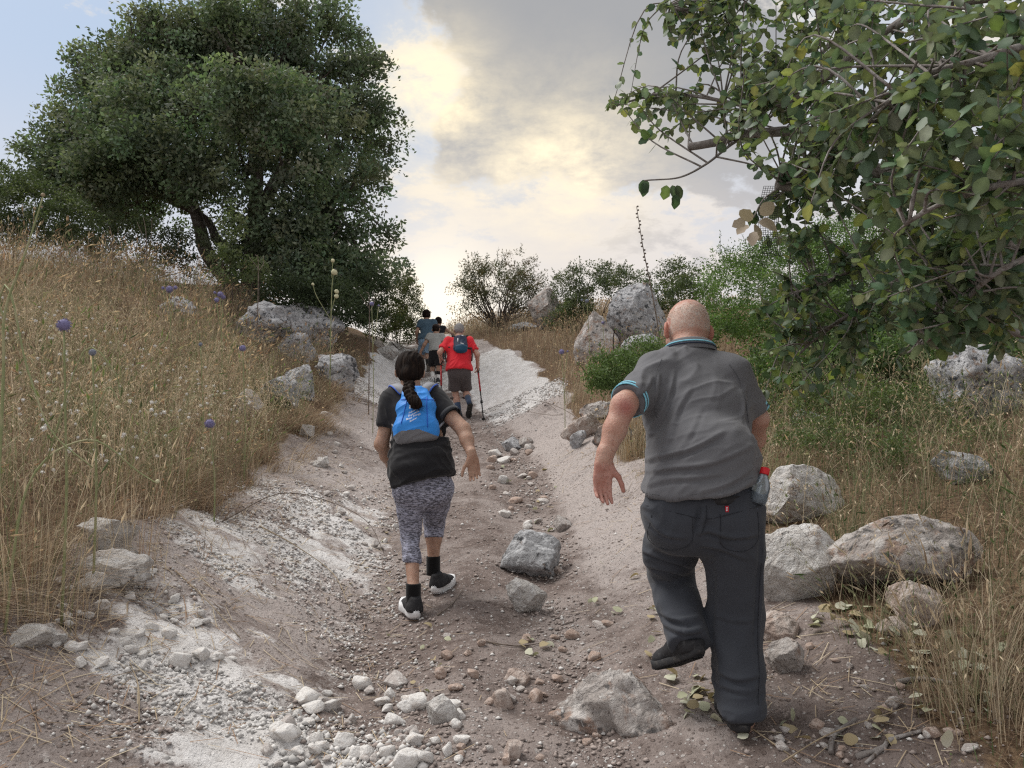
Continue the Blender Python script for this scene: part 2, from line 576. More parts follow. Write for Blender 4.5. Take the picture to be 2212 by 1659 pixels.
def znoise(x, y):
    p = np.stack([x, y, 0 * x], 1)
    b = bank(x, y)
    bare = ss(-b, -0.1, 0.35)
    z = 0.035 * fbm(p * 1.6, 3, 5) + 0.10 * (1 - bare) * fbm(p * 0.9, 3, 9)
    z = z + bare * (0.022 * fbm(p * 5.0, 3, 12) + 0.006 * fbm(p * 22.0, 2, 14))
    # rills washed down both cut slopes
    X, _ = columns(y)
    sl = ss(x, X[:, 4] + 0.25, X[:, 4] - 0.2) * bare
    q = np.stack([(y * 1.0 + x * 0.35) * 5.0, x * 0.5, 0 * x], 1)
    z = z + sl * (0.045 * fbm(q, 4, 21, .6) + 0.012 * (1 - 2 * np.abs(fbm(p * np.array((6, 8, 1)), 3, 29))))
    sr = ss(x, X[:, 6] - 0.1, X[:, 6] + 0.35) * bare
    q = np.stack([(y * 1.0 - x * 0.5) * 4.0, x * 0.6, 0 * x], 1)
    z = z + sr * (0.050 * fbm(q, 4, 25, .6) + 0.018 * (1 - 2 * np.abs(fbm(p * np.array((5, 7, 1)), 3, 28))))
    # rock ledges at the top of the steep pitch
    st = ss(y, 17.5, 19.5) * ss(-y, -25, -22) * bare
    z = z + st * 0.10 * np.round(fbm(np.stack([x * 1.2, y * 2.2, 0 * x], 1), 2, 31) * 3) / 3
    return z


def zfun(x, y):
    x, y = np.asarray(x, float).ravel(), np.asarray(y, float).ravel()
    r = 0.10 + 0.02 * np.clip(y, 0, 40)
    z = 0
    for dx, dy, w in ((0, 0, .25), (1, 0, .125), (-1, 0, .125), (0, 1.6, .125), (0, -1.6, .125), (.7, 1.2, .0625), (-.7, 1.2, .0625), (.7, -1.2, .0625), (-.7, -1.2, .0625)):
        z = z + w * zbase(x + dx * r, y + dy * r)
    return z + znoise(x, y) * ss(-np.abs(y), -60, -40)


# fast look-up raster
GX0, GY0, GS = -13.0, -3.0, 0.05
_gx = GX0 + GS * np.arange(521)
_gy = GY0 + GS * np.arange(741)
_X, _Y = np.meshgrid(_gx, _gy, indexing='ij')
_Z = zfun(_X, _Y).reshape(_X.shape)


def ground(x, y):
    x, y = np.asarray(x, float), np.asarray(y, float)
    sh = x.shape
    x, y = x.ravel(), y.ravel()
    i = np.clip((x - GX0) / GS, 0, 519.999)
    j = np.clip((y - GY0) / GS, 0, 739.999)
    a, b = i.astype(int), j.astype(int)
    f, g = i - a, j - b
    z = (_Z[a, b] * (1 - f) * (1 - g) + _Z[a + 1, b] * f * (1 - g) + _Z[a, b + 1] * (1 - f) * g + _Z[a + 1, b + 1] * f * g)
    out = (x < GX0) | (x > _gx[-1]) | (y < GY0) | (y > _gy[-1])
    if out.any():
        z = np.where(out, zfun(x, y), z)
    return z.reshape(sh) if sh else float(z[0])


def gpoint(u, v, y0=1.6, y1=40.0):
    """first point of the ground met by the sight line through (u, v)"""
    d = P(u, v, 1.0)
    Y = np.concatenate([np.arange(y0, 12, 0.02), np.arange(12, y1, 0.05)])
    g = ground(d[0] * Y, Y)
    hit = np.nonzero(d[2] * Y <= g)[0]
    k = hit[0] if len(hit) else len(Y) - 1
    return np.array((d[0] * Y[k], Y[k], g[k]))


def chalk_mask(x, y):
    X, _ = columns(y)
    p = np.stack([x, y, 0 * x], 1)
    n = fbm(p * 1.3, 4, 41)
    q = np.stack([(y + x * 0.45) * 3.4 + 1.3 * fbm(p * 1.5, 2, 46), (x - y * .3) * 1.3, 0 * x], 1)
    streak = fbm(q, 5, 43, .6)
    m = 0 * x
    left = ss(x, X[:, 4] + 0.25, X[:, 4] - 0.25) * ss(x, X[:, 3] - 0.25, X[:, 3] + 0.1)
    # spill of crumbled chalk that fans out towards the viewer
    dl = np.abs(x - np.interp(y, [1.8, 2.4, 2.8, 3.2, 3.6, 4.2], [-0.25, -0.55, -0.95, -1.35, -1.65, -1.8]))
    m = np.maximum(m, ss(-dl, -0.72, -0.08) * ss(y, 1.7, 2.2) * ss(-y, -4.1, -3.5) * (0.85 + 0.8 * streak))
    m = np.maximum(m, left * ss(y - 1.2 * (-x - 1.0), 1.6, 2.3) * ss(-y, -8.5, -6.0) * ss(streak, -0.35, 0.25) * 0.85)
    # white washed rock of the steep pitch, both sides
    w = ss(y, 11.6, 13.2) * ss(-y, -19.5, -17.5)
    lw = ss(x, X[:, 5] - 0.2, X[:, 4] - 0.15) * ss(x, X[:, 3] - 0.5, X[:, 3] - 0.1)
    rw = ss(x, X[:, 6] - 0.25, X[:, 6] + 0.1) * ss(x + .25 * fbm(p * 2.5, 3, 48), X[:, 7] + 0.22, X[:, 7] + 0.0)
    m = np.maximum(m, w * np.maximum(lw, rw) * (0.95 + 0.5 * n))
    m = np.maximum(m, ss(y, 12.0, 16.5) * ss(-y, -24, -22) * ss(-bank(x, y), 0.1, .3) * ss(n, -0.45, 0.2) * 0.75)
    return np.clip(m, 0, 1)


def pale_mask(x, y):
    X, _ = columns(y)
    p = np.stack([x, y, 0 * x], 1)
    n = fbm(p * 1.7, 4, 51)
    rw = ss(x, X[:, 6] + 0.02, X[:, 6] + 0.35)
    m = rw * ss(y, 3.2, 6) * (0.85 + 0.5 * n)
    m = np.maximum(m, rw * 0.4 * (0.6 + n))
    m = np.maximum(m, ss(x, X[:, 4] + 0.2, X[:, 4] - 0.25) * 0.85 * (0.75 + n) * ss(y, 2.5, 3.8))
    return np.clip(m, 0, 1)


EXCL = []       # ground covered by rocks


def grass_mask(x, y):
    b = bank(x, y)
    p = np.stack([x, y, 0 * x], 1)
    m = ss(b + 0.22 * fbm(p * 2.2, 3, 61), -0.05, 0.2)
    for ex, ey, er in EXCL:
        m = m * ss(np.hypot(x - ex, y - ey), .75 * er, 1.1 * er)
    return m


def build_ground():
    ys = np.concatenate([np.linspace(-4, 1.4, 40), 1.4 + 30 * (np.linspace(0.012, 1, 470) ** 1.75), np.linspace(32.5, 60, 24), 60 * np.linspace(1.06, 6.5, 30) ** 2])
    nx = 390
    s = np.linspace(-1, 1, nx)
    V = []
    for y in ys:
        w = 3.2 + max(y, 0) * 0.42
        far = min(28 + 4 * max(y, 0), 2600)
        x0 = np.interp(y, [0, 10, 17, 22, 30, 60], [-.2, -.6, -1.6, -2.4, -3, -3])
        a = np.abs(s)
        x = np.sign(s) * (np.minimum(a, 0.86) / 0.86 * w + np.clip((a - 0.86) / 0.14, 0, 1) ** 2.5 * far) + x0
        V.append(np.stack([x, np.full(nx, y), np.zeros(nx)], 1))
    V = np.concatenate(V)
    V[:, 2] = zfun(V[:, 0], V[:, 1])
    x, y = V[:, 0], V[:, 1]
    near = (y < 60) & (np.abs(x) < 60)
    chalk, pale, gr = chalk_mask(x, y), pale_mask(x, y), grass_mask(x, y)
    tint = np.stack([chalk, pale, gr], 1)
    ny = len(ys)
    i, j = np.meshgrid(np.arange(ny - 1), np.arange(nx - 1), indexing='ij')
    i, j = i.ravel(), j.ravel()
    Q = np.stack([i * nx + j, i * nx + j + 1, (i + 1) * nx + j + 1, (i + 1) * nx + j], 1)
    m, nt, b = new_mat('earth_and_chalk')
    at = nt.nodes.new('ShaderNodeAttribute')
    at.attribute_name = 'tint'
    sp = nt.nodes.new('ShaderNodeSeparateColor')
    nt.links.new(at.outputs['Color'], sp.inputs[0])
    vec = nt.nodes.new('ShaderNodeTexCoord').outputs['Object']
    big = _noise(nt, 1.5, 6, 0.6, 0.4, vec)
    mid = _noise(nt, 7.0, 7, 0.65, 0.4, vec)
    fine = _noise(nt, 34.0, 6, 0.7, 0.2, vec)
    grain = _noise(nt, 120.0, 4, 0.7, 0.0, vec)
    c = _mix(nt, _ramp(nt, mid, 0.35, 0.65), (0.155, 0.122, 0.110), (0.255, 0.210, 0.194))
    c = _mix(nt, _ramp(nt, big, 0.42, 0.62), c, (0.34, 0.295, 0.278))
    c = _mix(nt, _ramp(nt, fine, 0.56, 0.68), c, (0.43, 0.36, 0.33))
    c = _mix(nt, _ramp(nt, fine, 0.42, 0.30), c, (0.10, 0.07, 0.06))
    pl = _ramp(nt, _math(nt, 'ADD', sp.outputs[1], _math(nt, 'MULTIPLY', _math(nt, 'SUBTRACT', mid, 0.5), 1.1)), 0.15, 0.85)
    c = _mix(nt, pl, c, _mix(nt, fine, (0.34, 0.295, 0.28), (0.55, 0.50, 0.48)))
    ck = _ramp(nt, _math(nt, 'ADD', sp.outputs[0], _math(nt, 'ADD', _math(nt, 'MULTIPLY', _math(nt, 'SUBTRACT', mid, 0.5), 0.9), _math(nt, 'MULTIPLY', _math(nt, 'SUBTRACT', fine, 0.5), 0.7))), 0.32, 0.72)
    c = _mix(nt, ck, c, _mix(nt, _ramp(nt, mid, 0.3, 0.7), (0.62, 0.60, 0.585), (0.82, 0.81, 0.81)))
    gr_ = _ramp(nt, _math(nt, 'ADD', sp.outputs[2], _math(nt, 'MULTIPLY', _math(nt, 'SUBTRACT', mid, 0.5), 0.8)), 0.3, 0.7)
    lit = _mix(nt, _ramp(nt, fine, 0.38, 0.64), (0.085, 0.055, 0.036), (0.24, 0.165, 0.105))
    lit = _mix(nt, _ramp(nt, grain, 0.58, 0.7), lit, (0.36, 0.27, 0.18))
    c = _mix(nt, gr_, c, lit)
    c = _mix(nt, 0.55, c, _mix(nt, grain, (0.55, 0.53, 0.52), (1.4, 1.4, 1.4)), 'MULTIPLY')
    # grit: small embedded stones, pale and dark
    peb = 0.0
    for sc_, thr, dark, pale in ((75.0, .30, (0.13, 0.10, 0.09), (0.62, 0.60, 0.58)), (28.0, .24, (0.17, 0.13, 0.115), (0.56, 0.53, 0.51))):
        vo = nt.nodes.new('ShaderNodeTexVoronoi')
        vo.inputs['Scale'].default_value = sc_
        nt.links.new(vec, vo.inputs['Vector'])
        spc = nt.nodes.new('ShaderNodeSeparateColor')
        nt.links.new(vo.outputs['Color'], spc.inputs[0])
        thr_ = _math(nt, 'MULTIPLY', spc.outputs[1], thr * 1.5)
        inside = _ramp(nt, _math(nt, 'SUBTRACT', thr_, vo.outputs['Distance']), 0.0, 0.06)
        bare_ = _math(nt, 'MULTIPLY', inside, _math(nt, 'MULTIPLY', _math(nt, 'SUBTRACT', 1.0, sp.outputs[2]), _math(nt, 'SUBTRACT', 1.0, _math(nt, 'MULTIPLY', ck, 0.75))))
        sel = _ramp(nt, spc.outputs[0], .52, .58)
        c = _mix(nt, _math(nt, 'MULTIPLY', bare_, .65), c, _mix(nt, sel, dark, pale))
        peb = _math(nt, 'ADD', _math(nt, 'MULTIPLY', bare_, .9), peb)
    nt.links.new(c, b.inputs['Base Color'])
    b.inputs['Roughness'].default_value = 0.97
    b.inputs['Specular IOR Level'].default_value = 0.1
    h = _math(nt, 'ADD', _math(nt, 'MULTIPLY', fine, 0.7), _math(nt, 'ADD', _math(nt, 'MULTIPLY', grain, 0.35), _math(nt, 'ADD', mid, peb)))
    _bump(nt, b, h, 0.85, 0.03)
    # the bare hollow is the path, everything else the hillside; they share one row of points
    f = bank(V[Q].mean(1)[:, 0], V[Q].mean(1)[:, 1])
    yy = V[Q].mean(1)[:, 1]
    bare = (f + 0.15 * fbm(V[Q].mean(1) * 2.2, 3, 61) < 0.06) & (yy < 40)
    for name, sel in (('dirt_path', bare), ('ground', ~bare)):
        q = Q[sel]
        ids, inv = np.unique(q.ravel(), return_inverse=True)
        o = link(name, make_mesh(name, V[ids], [inv.reshape(-1, 4)], m, tint[ids]))
        tag(o, kind='structure')


build_ground()

# ------------------------------------------------------------------ rocks and stones
_ico = {}


def icosphere(sub):
    if sub not in _ico:
        import bmesh
        bm = bmesh.new()
        bmesh.ops.create_icosphere(bm, subdivisions=sub, radius=1.0)
        V = np.array([v.co[:] for v in bm.verts])
        F = np.array([[v.index for v in f.verts] for f in bm.faces])
        bm.free()
        _ico[sub] = (V, F)
    return _ico[sub]


def rock_shape(seed, sub=4, cuts=9, rough=0.2, fine=0.055, layers=0.0):
    V, F = icosphere(sub)
    r = np.random.default_rng(seed)
    V = V * (1 + 0.30 * fbm(V * 1.1 + seed * 3.1, 2, seed)[:, None])
    V = V * (1 + rough * fbm(V * 2.4 + seed, 4, seed + 5)[:, None])
    for k in range(cuts + 7):                    # broken faces
        n = norm(r.normal(size=3))
        d = r.uniform(0.46, 0.90)
        s = V @ n - d + 0.05 * fbm(V * 2.0 + k * 5.0, 2, seed + k)
        V = V - np.maximum(s, 0)[:, None] * n * 0.94
    rid = 1 - np.abs(fbm(V * 4.2 + seed * 1.7, 4, seed + 8)) * 2
    V = V * (1 + fine * 0.8 * rid[:, None] + fine * .9 * fbm(V * 9 + seed, 4, seed + 9, .6)[:, None])
    pit = np.clip(fbm(V * 7 + seed * 2.3, 3, seed + 12) - .25, 0, 1)
    V = V * (1 - fine * 2.2 * pit[:, None])
    if layers:
        ph = V[:, 2] * 9 + 1.6 * fbm(V * 1.5, 2, seed + 3)
        V[:, :2] *= (1 + layers * np.sign(np.sin(ph)) * np.abs(np.sin(ph)) ** 0.5)[:, None]
    lo, hi = V.min(0), V.max(0)
    return (V - (lo + hi) / 2) / (hi - lo), F


def rock(label, u, v, wpx, hpx, mat, seed, Y=None, depth=1.0, tilt=0.0, yaw=0.0, sink=0.22, sub=5, cuts=9, rough=0.2, fine=0.055, layers=0.0, taper=0.0, name='rock', cat='rock', group=None):
    """(u, v) is the foot of the rock on the photo; size from its breadth and height there"""
    p = gpoint(u, v) if Y is None else P(u, v, Y)
    if Y is not None:
        p[2] = ground(p[0], p[1])
    k = p[1] / FPX
    w, h = wpx * k, hpx * k / (1 - sink)
    V, F = rock_shape(seed, sub, cuts, rough, fine, layers)
    if taper:
        V[:, :2] *= (1 - taper * (V[:, 2] + .5))[:, None]
        V[:, :2] /= np.ptp(V[:, 0])
    V = V * np.array((w, w * depth, h))
    EXCL.append((p[0], p[1] + w * depth * .3, w * .55))
    c, s = math.cos(tilt), math.sin(tilt)
    V = V @ np.array(((c, 0, -s), (0, 1, 0), (s, 0, c)))
    c, s = math.cos(yaw), math.sin(yaw)
    V = V @ np.array(((c, s, 0), (-s, c, 0), (0, 0, 1)))
    # seat it: centre so that a share of the height is in the soil
    V = V + np.array((0, w * depth * 0.35, h * (0.5 - sink) - .01))
    o = link(name, make_mesh(name, V, [F], M[mat]), loc=p)
    return tag(o, label, cat, group)


rock('big grey pitted boulder lying in the middle of the path', 1145, 1255, 146, 104, 'dark_stone', 11, tilt=-.12, cuts=12, rough=.24, fine=.07, depth=.8, sink=.12)
rock('pinkish white rock just in front of the grey pitted boulder', 1137, 1328, 92, 72, 'chalk', 12, tilt=.1, cuts=10, depth=.8, sink=.08)
rock('small brown stone wedged behind the grey pitted boulder', 1207, 1242, 28, 20, 'pink_stone', 13, sub=4)
rock('round whitish stone on the path beyond the grey boulder', 1216, 1148, 40, 36, 'limestone', 14, sub=4)
rock('large half-buried knobbly rock in front of the old man', 1338, 1594, 300, 122, 'limestone', 17, sink=.36, cuts=2, rough=.26, fine=.08, depth=.75, taper=.28)
rock('white angular rock on the path edge beside the gravel', 957, 1563, 76, 56, 'chalk', 16, tilt=-.15, cuts=12, depth=.7)
rock('tan stone on the path beside the half-buried rock', 1084, 1532, 52, 44, 'pink_stone', 17, sub=4, cuts=12)
rock('long pale stone behind the tan stone', 1116, 1480, 58, 30, 'pink_stone', 18, sub=4)
rock('rosy stone at the bottom edge of the path', 1108, 1645, 44, 38, 'pink_stone', 19, sub=4)
rock('white boulder on the right bank, uppermost of the three beside the man', 1748, 1128, 195, 125, 'chalk', 21, cuts=10, rough=.16, fine=.05, depth=.7, sink=.15)
rock('white boulder right against the old man at knee height', 1735, 1300, 195, 165, 'chalk', 22, cuts=11, depth=.7, fine=.035, sink=.12)
rock('wide layered boulder with grey top and brown underside', 1985, 1285, 340, 165, 'limestone', 23, tilt=-.08, cuts=9, rough=.15, layers=.04, depth=.6, sink=.1)
rock('reddish brown block under the wide layered boulder', 2000, 1358, 112, 96, 'pink_stone', 24, cuts=8, depth=.7)
rock('flat pinkish stone among fallen leaves below the layered boulder', 1945, 1375, 70, 40, 'pink_stone', 25, sub=4)
rock('long low buff stone on the ground right of the old man', 1692, 1385, 95, 62, 'pink_stone', 26, sink=.3)
rock('pitted buff stone by the path right of the standing foot', 1708, 1455, 75, 72, 'limestone', 27, cuts=11, sink=.2)
rock('grey ribbed boulder at the right border under the oak branches', 2160, 925, 210, 165, 'grey_stone', 28, Y=6.2, layers=.05, cuts=6, rough=.2, depth=.8)
rock('dark grey stone in the grass above the layered boulder', 2095, 1045, 125, 75, 'grey_stone', 29, depth=.7)
rock('pale slab in the weeds right of the man\'s sleeve', 1760, 925, 90, 44, 'grey_stone', 30, depth=.7, sink=.2)
rock('blue-grey rock face under the shrub right of the man\'s head', 1668, 768, 62, 62, 'grey_stone', 31, Y=8.8, depth=.8, sink=.1)
rock('tall pale crag, right half of the split outcrop on the bank', 1372, 752, 140, 150, 'grey_stone', 232, Y=15.2, cuts=12, tilt=.22, taper=.85, fine=.06, depth=.6, sink=.1)
rock('pointed warm grey crag, left half of the split outcrop', 1290, 728, 100, 118, 'limestone', 333, Y=14.6, cuts=12, tilt=-.05, taper=.75, depth=.7, sink=.1)
rock('low pale ledge at the foot of the split outcrop', 1385, 768, 110, 66, 'grey_stone', 34, Y=13.6, cuts=8, depth=.7, tilt=-.2, sink=.2)
rock('leaning brown-grey standing rock beside the dark bush', 1178, 692, 84, 104, 'limestone', 35, Y=19.3, cuts=14, tilt=.2, taper=-.3, depth=.6, sink=.08)
rock('flat pale rock in dry grass left of the leaning rock', 1130, 692, 70, 26, 'grey_stone', 36, Y=20.0, sink=.2, sub=4)
rock('long pale rock on the right bank beside the man\'s elbow', 1300, 905, 95, 42, 'limestone', 37, depth=.7, sink=.15)
rock('slanting buff slab on the right cut slope', 1262, 950, 95, 50, 'pink_stone', 38, tilt=-.5, depth=.6, sink=.2)
rock('whitish slab below the slanting buff slab', 1248, 972, 34, 46, 'grey_stone', 39, tilt=.25, depth=.6, sink=.1, sub=4)
rock('rock jutting from the bank behind the man\'s forearm', 1325, 960, 88, 62, 'limestone', 40, depth=.6, sink=.2)
rock('upper flaky white slab jutting from the left bank', 205, 1215, 118, 95, 'chalk', 41, cuts=12, layers=.05, tilt=.15, depth=.8, sink=.1, rough=.25)
rock('small white slab right of the upper flaky slab', 262, 1222, 52, 46, 'chalk', 141, cuts=12, layers=.05, depth=.8, sink=.1, sub=4)
rock('lower wide white ledge under the upper flaky slab', 226, 1268, 150, 82, 'chalk', 142, cuts=12, layers=.05, tilt=-.12, depth=.9, sink=.15, rough=.25)
rock('white lump at the left foot of the white ledge', 186, 1288, 66, 52, 'chalk', 42, sub=4, cuts=12)
rock('white rock half buried at the left border', 55, 1400, 110, 46, 'chalk', 43, sink=.3)
rock('long grey striated outcrop at the crest of the left bank', 640, 742, 200, 105, 'grey_stone', 44, tilt=.28, layers=.06, cuts=6, depth=.7, sink=.1)
rock('pale ribbed outcrop just below the long grey outcrop', 560, 748, 124, 104, 'grey_stone', 45, layers=.06, cuts=7, depth=.7, sink=.1)
rock('small flat slab of rock alone in the high dry grass', 368, 684, 98, 52, 'grey_stone', 46, layers=.06, tilt=.08, depth=.7, sink=.1)
rock('low pale rock in the grass below the ribbed outcrop', 635, 775, 92, 58, 'grey_stone', 47, depth=.7, sink=.2)
rock('grey ribbed slab in the brown grass at the top of the cut', 718, 836, 112, 84, 'grey_stone', 48, tilt=.5, layers=.05, depth=.6, sink=.15)
rock('knobbly grey rock in the middle of the left bank', 588, 878, 100, 70, 'grey_stone', 49, tilt=-.1, cuts=6, rough=.22, depth=.7, sink=.1)
rock('darker rock behind the knobbly grey rock', 645, 856, 84, 76, 'grey_stone', 50, tilt=.4, depth=.7, sink=.1)
rock('small pale rock at the left end of the knobbly grey rock', 525, 900, 70, 62, 'limestone', 51, tilt=-.4, depth=.7, sink=.1)
rock('white stone on the rim of the left cut slope', 660, 945, 34, 30, 'chalk', 52, sub=4)
rock('chalk lump low on the left cut slope behind the woman', 690, 1010, 42, 26, 'chalk', 53, sub=4)
rock('pale stone cluster in the gully, larger left piece', 1105, 975, 46, 34, 'grey_stone', 54, sub=4)
rock('pale flat stone in the gully right of the larger piece', 1135, 965, 34, 22, 'limestone', 55, sub=4)
rock('white stone in the gully beside the woman\'s hand', 1086, 1045, 26, 20, 'chalk', 56, sub=4)
rock('white rock at the lip of the path beyond the walkers', 850, 745, 44, 16, 'chalk', 57, Y=20.2, sub=4)
rock('broken white rock beside the blue man at the lip', 885, 748, 34, 14, 'chalk', 58, Y=19.8, sub=4)
rock('flat white ledge on the left side of the steep pitch', 826, 768, 66, 26, 'chalk', 59, Y=17.6, sink=.3, sub=4)

# loose stones big enough to tell apart, copied from a few shapes
_stone = {k: [make_mesh('stone', rock_shape(100 + 7 * i + j, 3, 10, .15, .03)[0], [icosphere(3)[1]], M['small_' + k]) for j in range(5)]
          for i, k in enumerate(('chalk', 'limestone', 'pink_stone'))}


def stones(n, us, vs, px, kinds, label, group, power=2.2, accept=None):
    k = 0
    while k < n:
        u, v = RNG.uniform(*us), RNG.uniform(*vs)
        if accept and not accept(u, v):
            continue
        k += 1
        p = gpoint(u, v)
        s = (px[0] + (px[1] - px[0]) * RNG.uniform() ** power) * p[1] / FPX
        me = random.choice(_stone[random.choice(kinds)])
        sz = np.array((1, RNG.uniform(.7, 1), RNG.uniform(.5, .85))) * s
        o = link('stone', me, loc=p + np.array((0, 0, sz[2] * .2)), rot=(RNG.uniform(-.4, .4), RNG.uniform(-.4, .4), RNG.uniform(0, 6.28)), scale=[float(x) for x in sz])
        tag(o, label, 'stone', group)


stones(60, (560, 1000), (1400, 1659), (22, 62), ('chalk', 'chalk', 'chalk', 'limestone'), 'loose white stone in the gravel spill at the lower left of the path', 'white stones of the gravel spill', accept=lambda u, v: v > 1400 + (1000 - u) * 0.35 and v > 1330 + (u - 560) * .5)
stones(48, (120, 520), (1230, 1450), (20, 46), ('chalk',), 'crumbled white chalk lump below the flaky white block', 'chalk lumps below the white block', accept=lambda u, v: abs(u - 170 - (v - 1230) * 0.75) < 190)
stones(34, (950, 1320), (1350, 1659), (20, 38), ('limestone', 'pink_stone', 'pink_stone'), 'small buff stone lying loose on the brown path', 'loose stones on the path')
stones(26, (1040, 1200), (930, 1160), (16, 32), ('limestone', 'chalk', 'pink_stone'), 'small pale stone in the washed-out gully of the path', 'stones in the gully', accept=lambda u, v: abs(u - 1080 - (v - 930) * .28) < 55)
stones(24, (660, 860), (900, 1230), (14, 30), ('chalk', 'limestone'), 'small white stone along the foot of the left cut slope', 'stones along the left foot', accept=lambda u, v: abs(u - 640 - (v - 900) * .65) < 60)
stones(22, (1640, 2150), (1380, 1640), (18, 40), ('pink_stone', 'limestone'), 'small buff stone on bare soil right of the old man', 'stones right of the old man', accept=lambda u, v: v > 1350 + (u - 1640) * .45)
stones(14, (840, 1010), (745, 880), (10, 22), ('chalk', 'limestone'), 'pale stone on the steep white stretch of path ahead', 'stones on the steep stretch')


def gravel():
    """fine gravel that nobody could count: one object"""
    B = Bag()
    V0, F0 = icosphere(1)
    V0 = V0[:12] if False else V0
    V0, F0 = np.array([(0, 0, 1), (1, 0, 0), (0.3, 0.95, 0), (-0.8, 0.6, 0), (-0.8, -0.6, 0), (0.3, -0.95, 0), (0, 0, -0.8)], float), None
    F0 = np.array([(0, 1, 2), (0, 2, 3), (0, 3, 4), (0, 4, 5), (0, 5, 1), (6, 2, 1), (6, 3, 2), (6, 4, 3), (6, 5, 4), (6, 1, 5)])
    n = 70000
    y = 1.7 + 12 * RNG.uniform(0, 1, n * 3) ** 2.0
    X, _ = columns(y)
    x = X[:, 3] - .2 + (X[:, 7] - X[:, 3] + .5) * RNG.uniform(0, 1, n * 3)
    ck, pl = chalk_mask(x, y), pale_mask(x, y)
    foot = np.exp(-((x - X[:, 4]) / .28) ** 2) + .9 * np.exp(-((x - X[:, 6]) / .14) ** 2)
    fan = ss(-np.abs(x - np.interp(y, [1.7, 2.4, 3.0, 3.6], [-.15, -.4, -.75, -1.0])), -.5, -.1) * ss(-y, -3.3, -2.6)
    pr = np.clip((0.08 + .22 * ss(-y, -4.2, -2.6)) * (1 - .75 * ss(x, X[:, 6], X[:, 6] + .25)) + .42 * foot + .9 * ck + 1.0 * fan, 0, 1) * ss(vnoise(np.stack([x * 3, y * 3, 0 * x], 1), 77), -.7, .5)
    keep = np.nonzero(RNG.uniform(0, 1, n * 3) < pr)[0][:n]
    x, y, ck, fan = x[keep], y[keep], ck[keep], fan[keep]
    n = len(x)
    s = (0.0035 + 0.011 * RNG.uniform(0, 1, n) ** 3) * (1 + .9 * fan * RNG.uniform(0, 1, n)) * (0.8 + 0.09 * y)
    z = ground(x, y) + s * .25
    A = RNG.uniform(0, 6.28, n)
    J = V0[None] * (1 + RNG.uniform(-.35, .35, (n, 7, 1))) * np.stack([np.ones(n), RNG.uniform(.6, 1, n), RNG.uniform(.45, .9, n)], 1)[:, None]
    c, si = np.cos(A)[:, None], np.sin(A)[:, None]
    W = np.stack([J[..., 0] * c - J[..., 1] * si, J[..., 0] * si + J[..., 1] * c, J[..., 2]], 2) * s[:, None, None]
    W = W + np.stack([x, y, z], 1)[:, None]
    F = (F0[None] + 7 * np.arange(n)[:, None, None]).reshape(-1, 3)
    white = RNG.uniform(0, 1, n) < np.clip(.25 + .7 * ck + .7 * fan, 0, .92)
    t = np.where(white[:, None], np.array((.66, .645, .63)), np.array((.37, .315, .29)) + np.clip(pl[keep], 0, 1)[:, None] * np.array((.13, .12, .115))) * RNG.uniform(.65, 1.12, (n, 1))
    m = pmat('gravel', [(1, 1, 1)], 0.95, None, spec=.1)
    o = link('gravel', make_mesh('gravel', W.reshape(-1, 3), [F], m, np.repeat(t, 7, 0), smooth=False))
    tag(o, 'fine white and brown gravel strewn over the path', kind='stuff')


gravel()

# ------------------------------------------------------------------ grass on the banks
def blade_arrays(base, h, az, lean, w, segs=3, tipw=.25):
    n = len(base)
    t = np.linspace(0, 1, segs + 1)[None, :, None]
    d = np.stack([np.cos(az), np.sin(az), 0 * az], 1)[:, None]
    hh, ll = h[:, None, None], lean[:, None, None]
    pos = base[:, None] + np.array((0, 0, 1.0)) * hh * (t - .35 * ll * t ** 2) + d * hh * ll * t ** 1.8
    sa = RNG.uniform(0, 6.28, n)
    s = np.stack([np.cos(sa), np.sin(sa), 0 * sa], 1)[:, None] * (w[:, None, None] / 2) * (1 - (1 - tipw) * t)
    V = np.stack([pos - s, pos + s], 2).reshape(n, -1, 3)
    k = 2 * (segs + 1)
    q = np.array([(2 * i, 2 * i + 1, 2 * i + 3, 2 * i + 2) for i in range(segs)])
    F = (q[None] + k * np.arange(n)[:, None, None]).reshape(-1, 4)
    return V.reshape(-1, 3), F, k, pos[:, -1], norm(pos[:, -1] - pos[:, -2])


def heads_arrays(tip, d, L, W):
    """two crossing spindle quads at each tip"""
    n = len(tip)
    r = norm(np.cross(d, norm(RNG.normal(size=(n, 3)))))
    s = np.cross(d, r)
    L, W = L[:, None], W[:, None] / 2
    V = np.stack([tip, tip + d * L * .4 + r * W, tip + d * L, tip + d * L * .4 - r * W,
                  tip, tip + d * L * .4 + s * W, tip + d * L, tip + d * L * .4 - s * W], 1)
    F = (np.array([(0, 1, 2, 3), (4, 5, 6, 7)])[None] + 8 * np.arange(n)[:, None, None]).reshape(-1, 4)
    return V.reshape(-1, 3), F


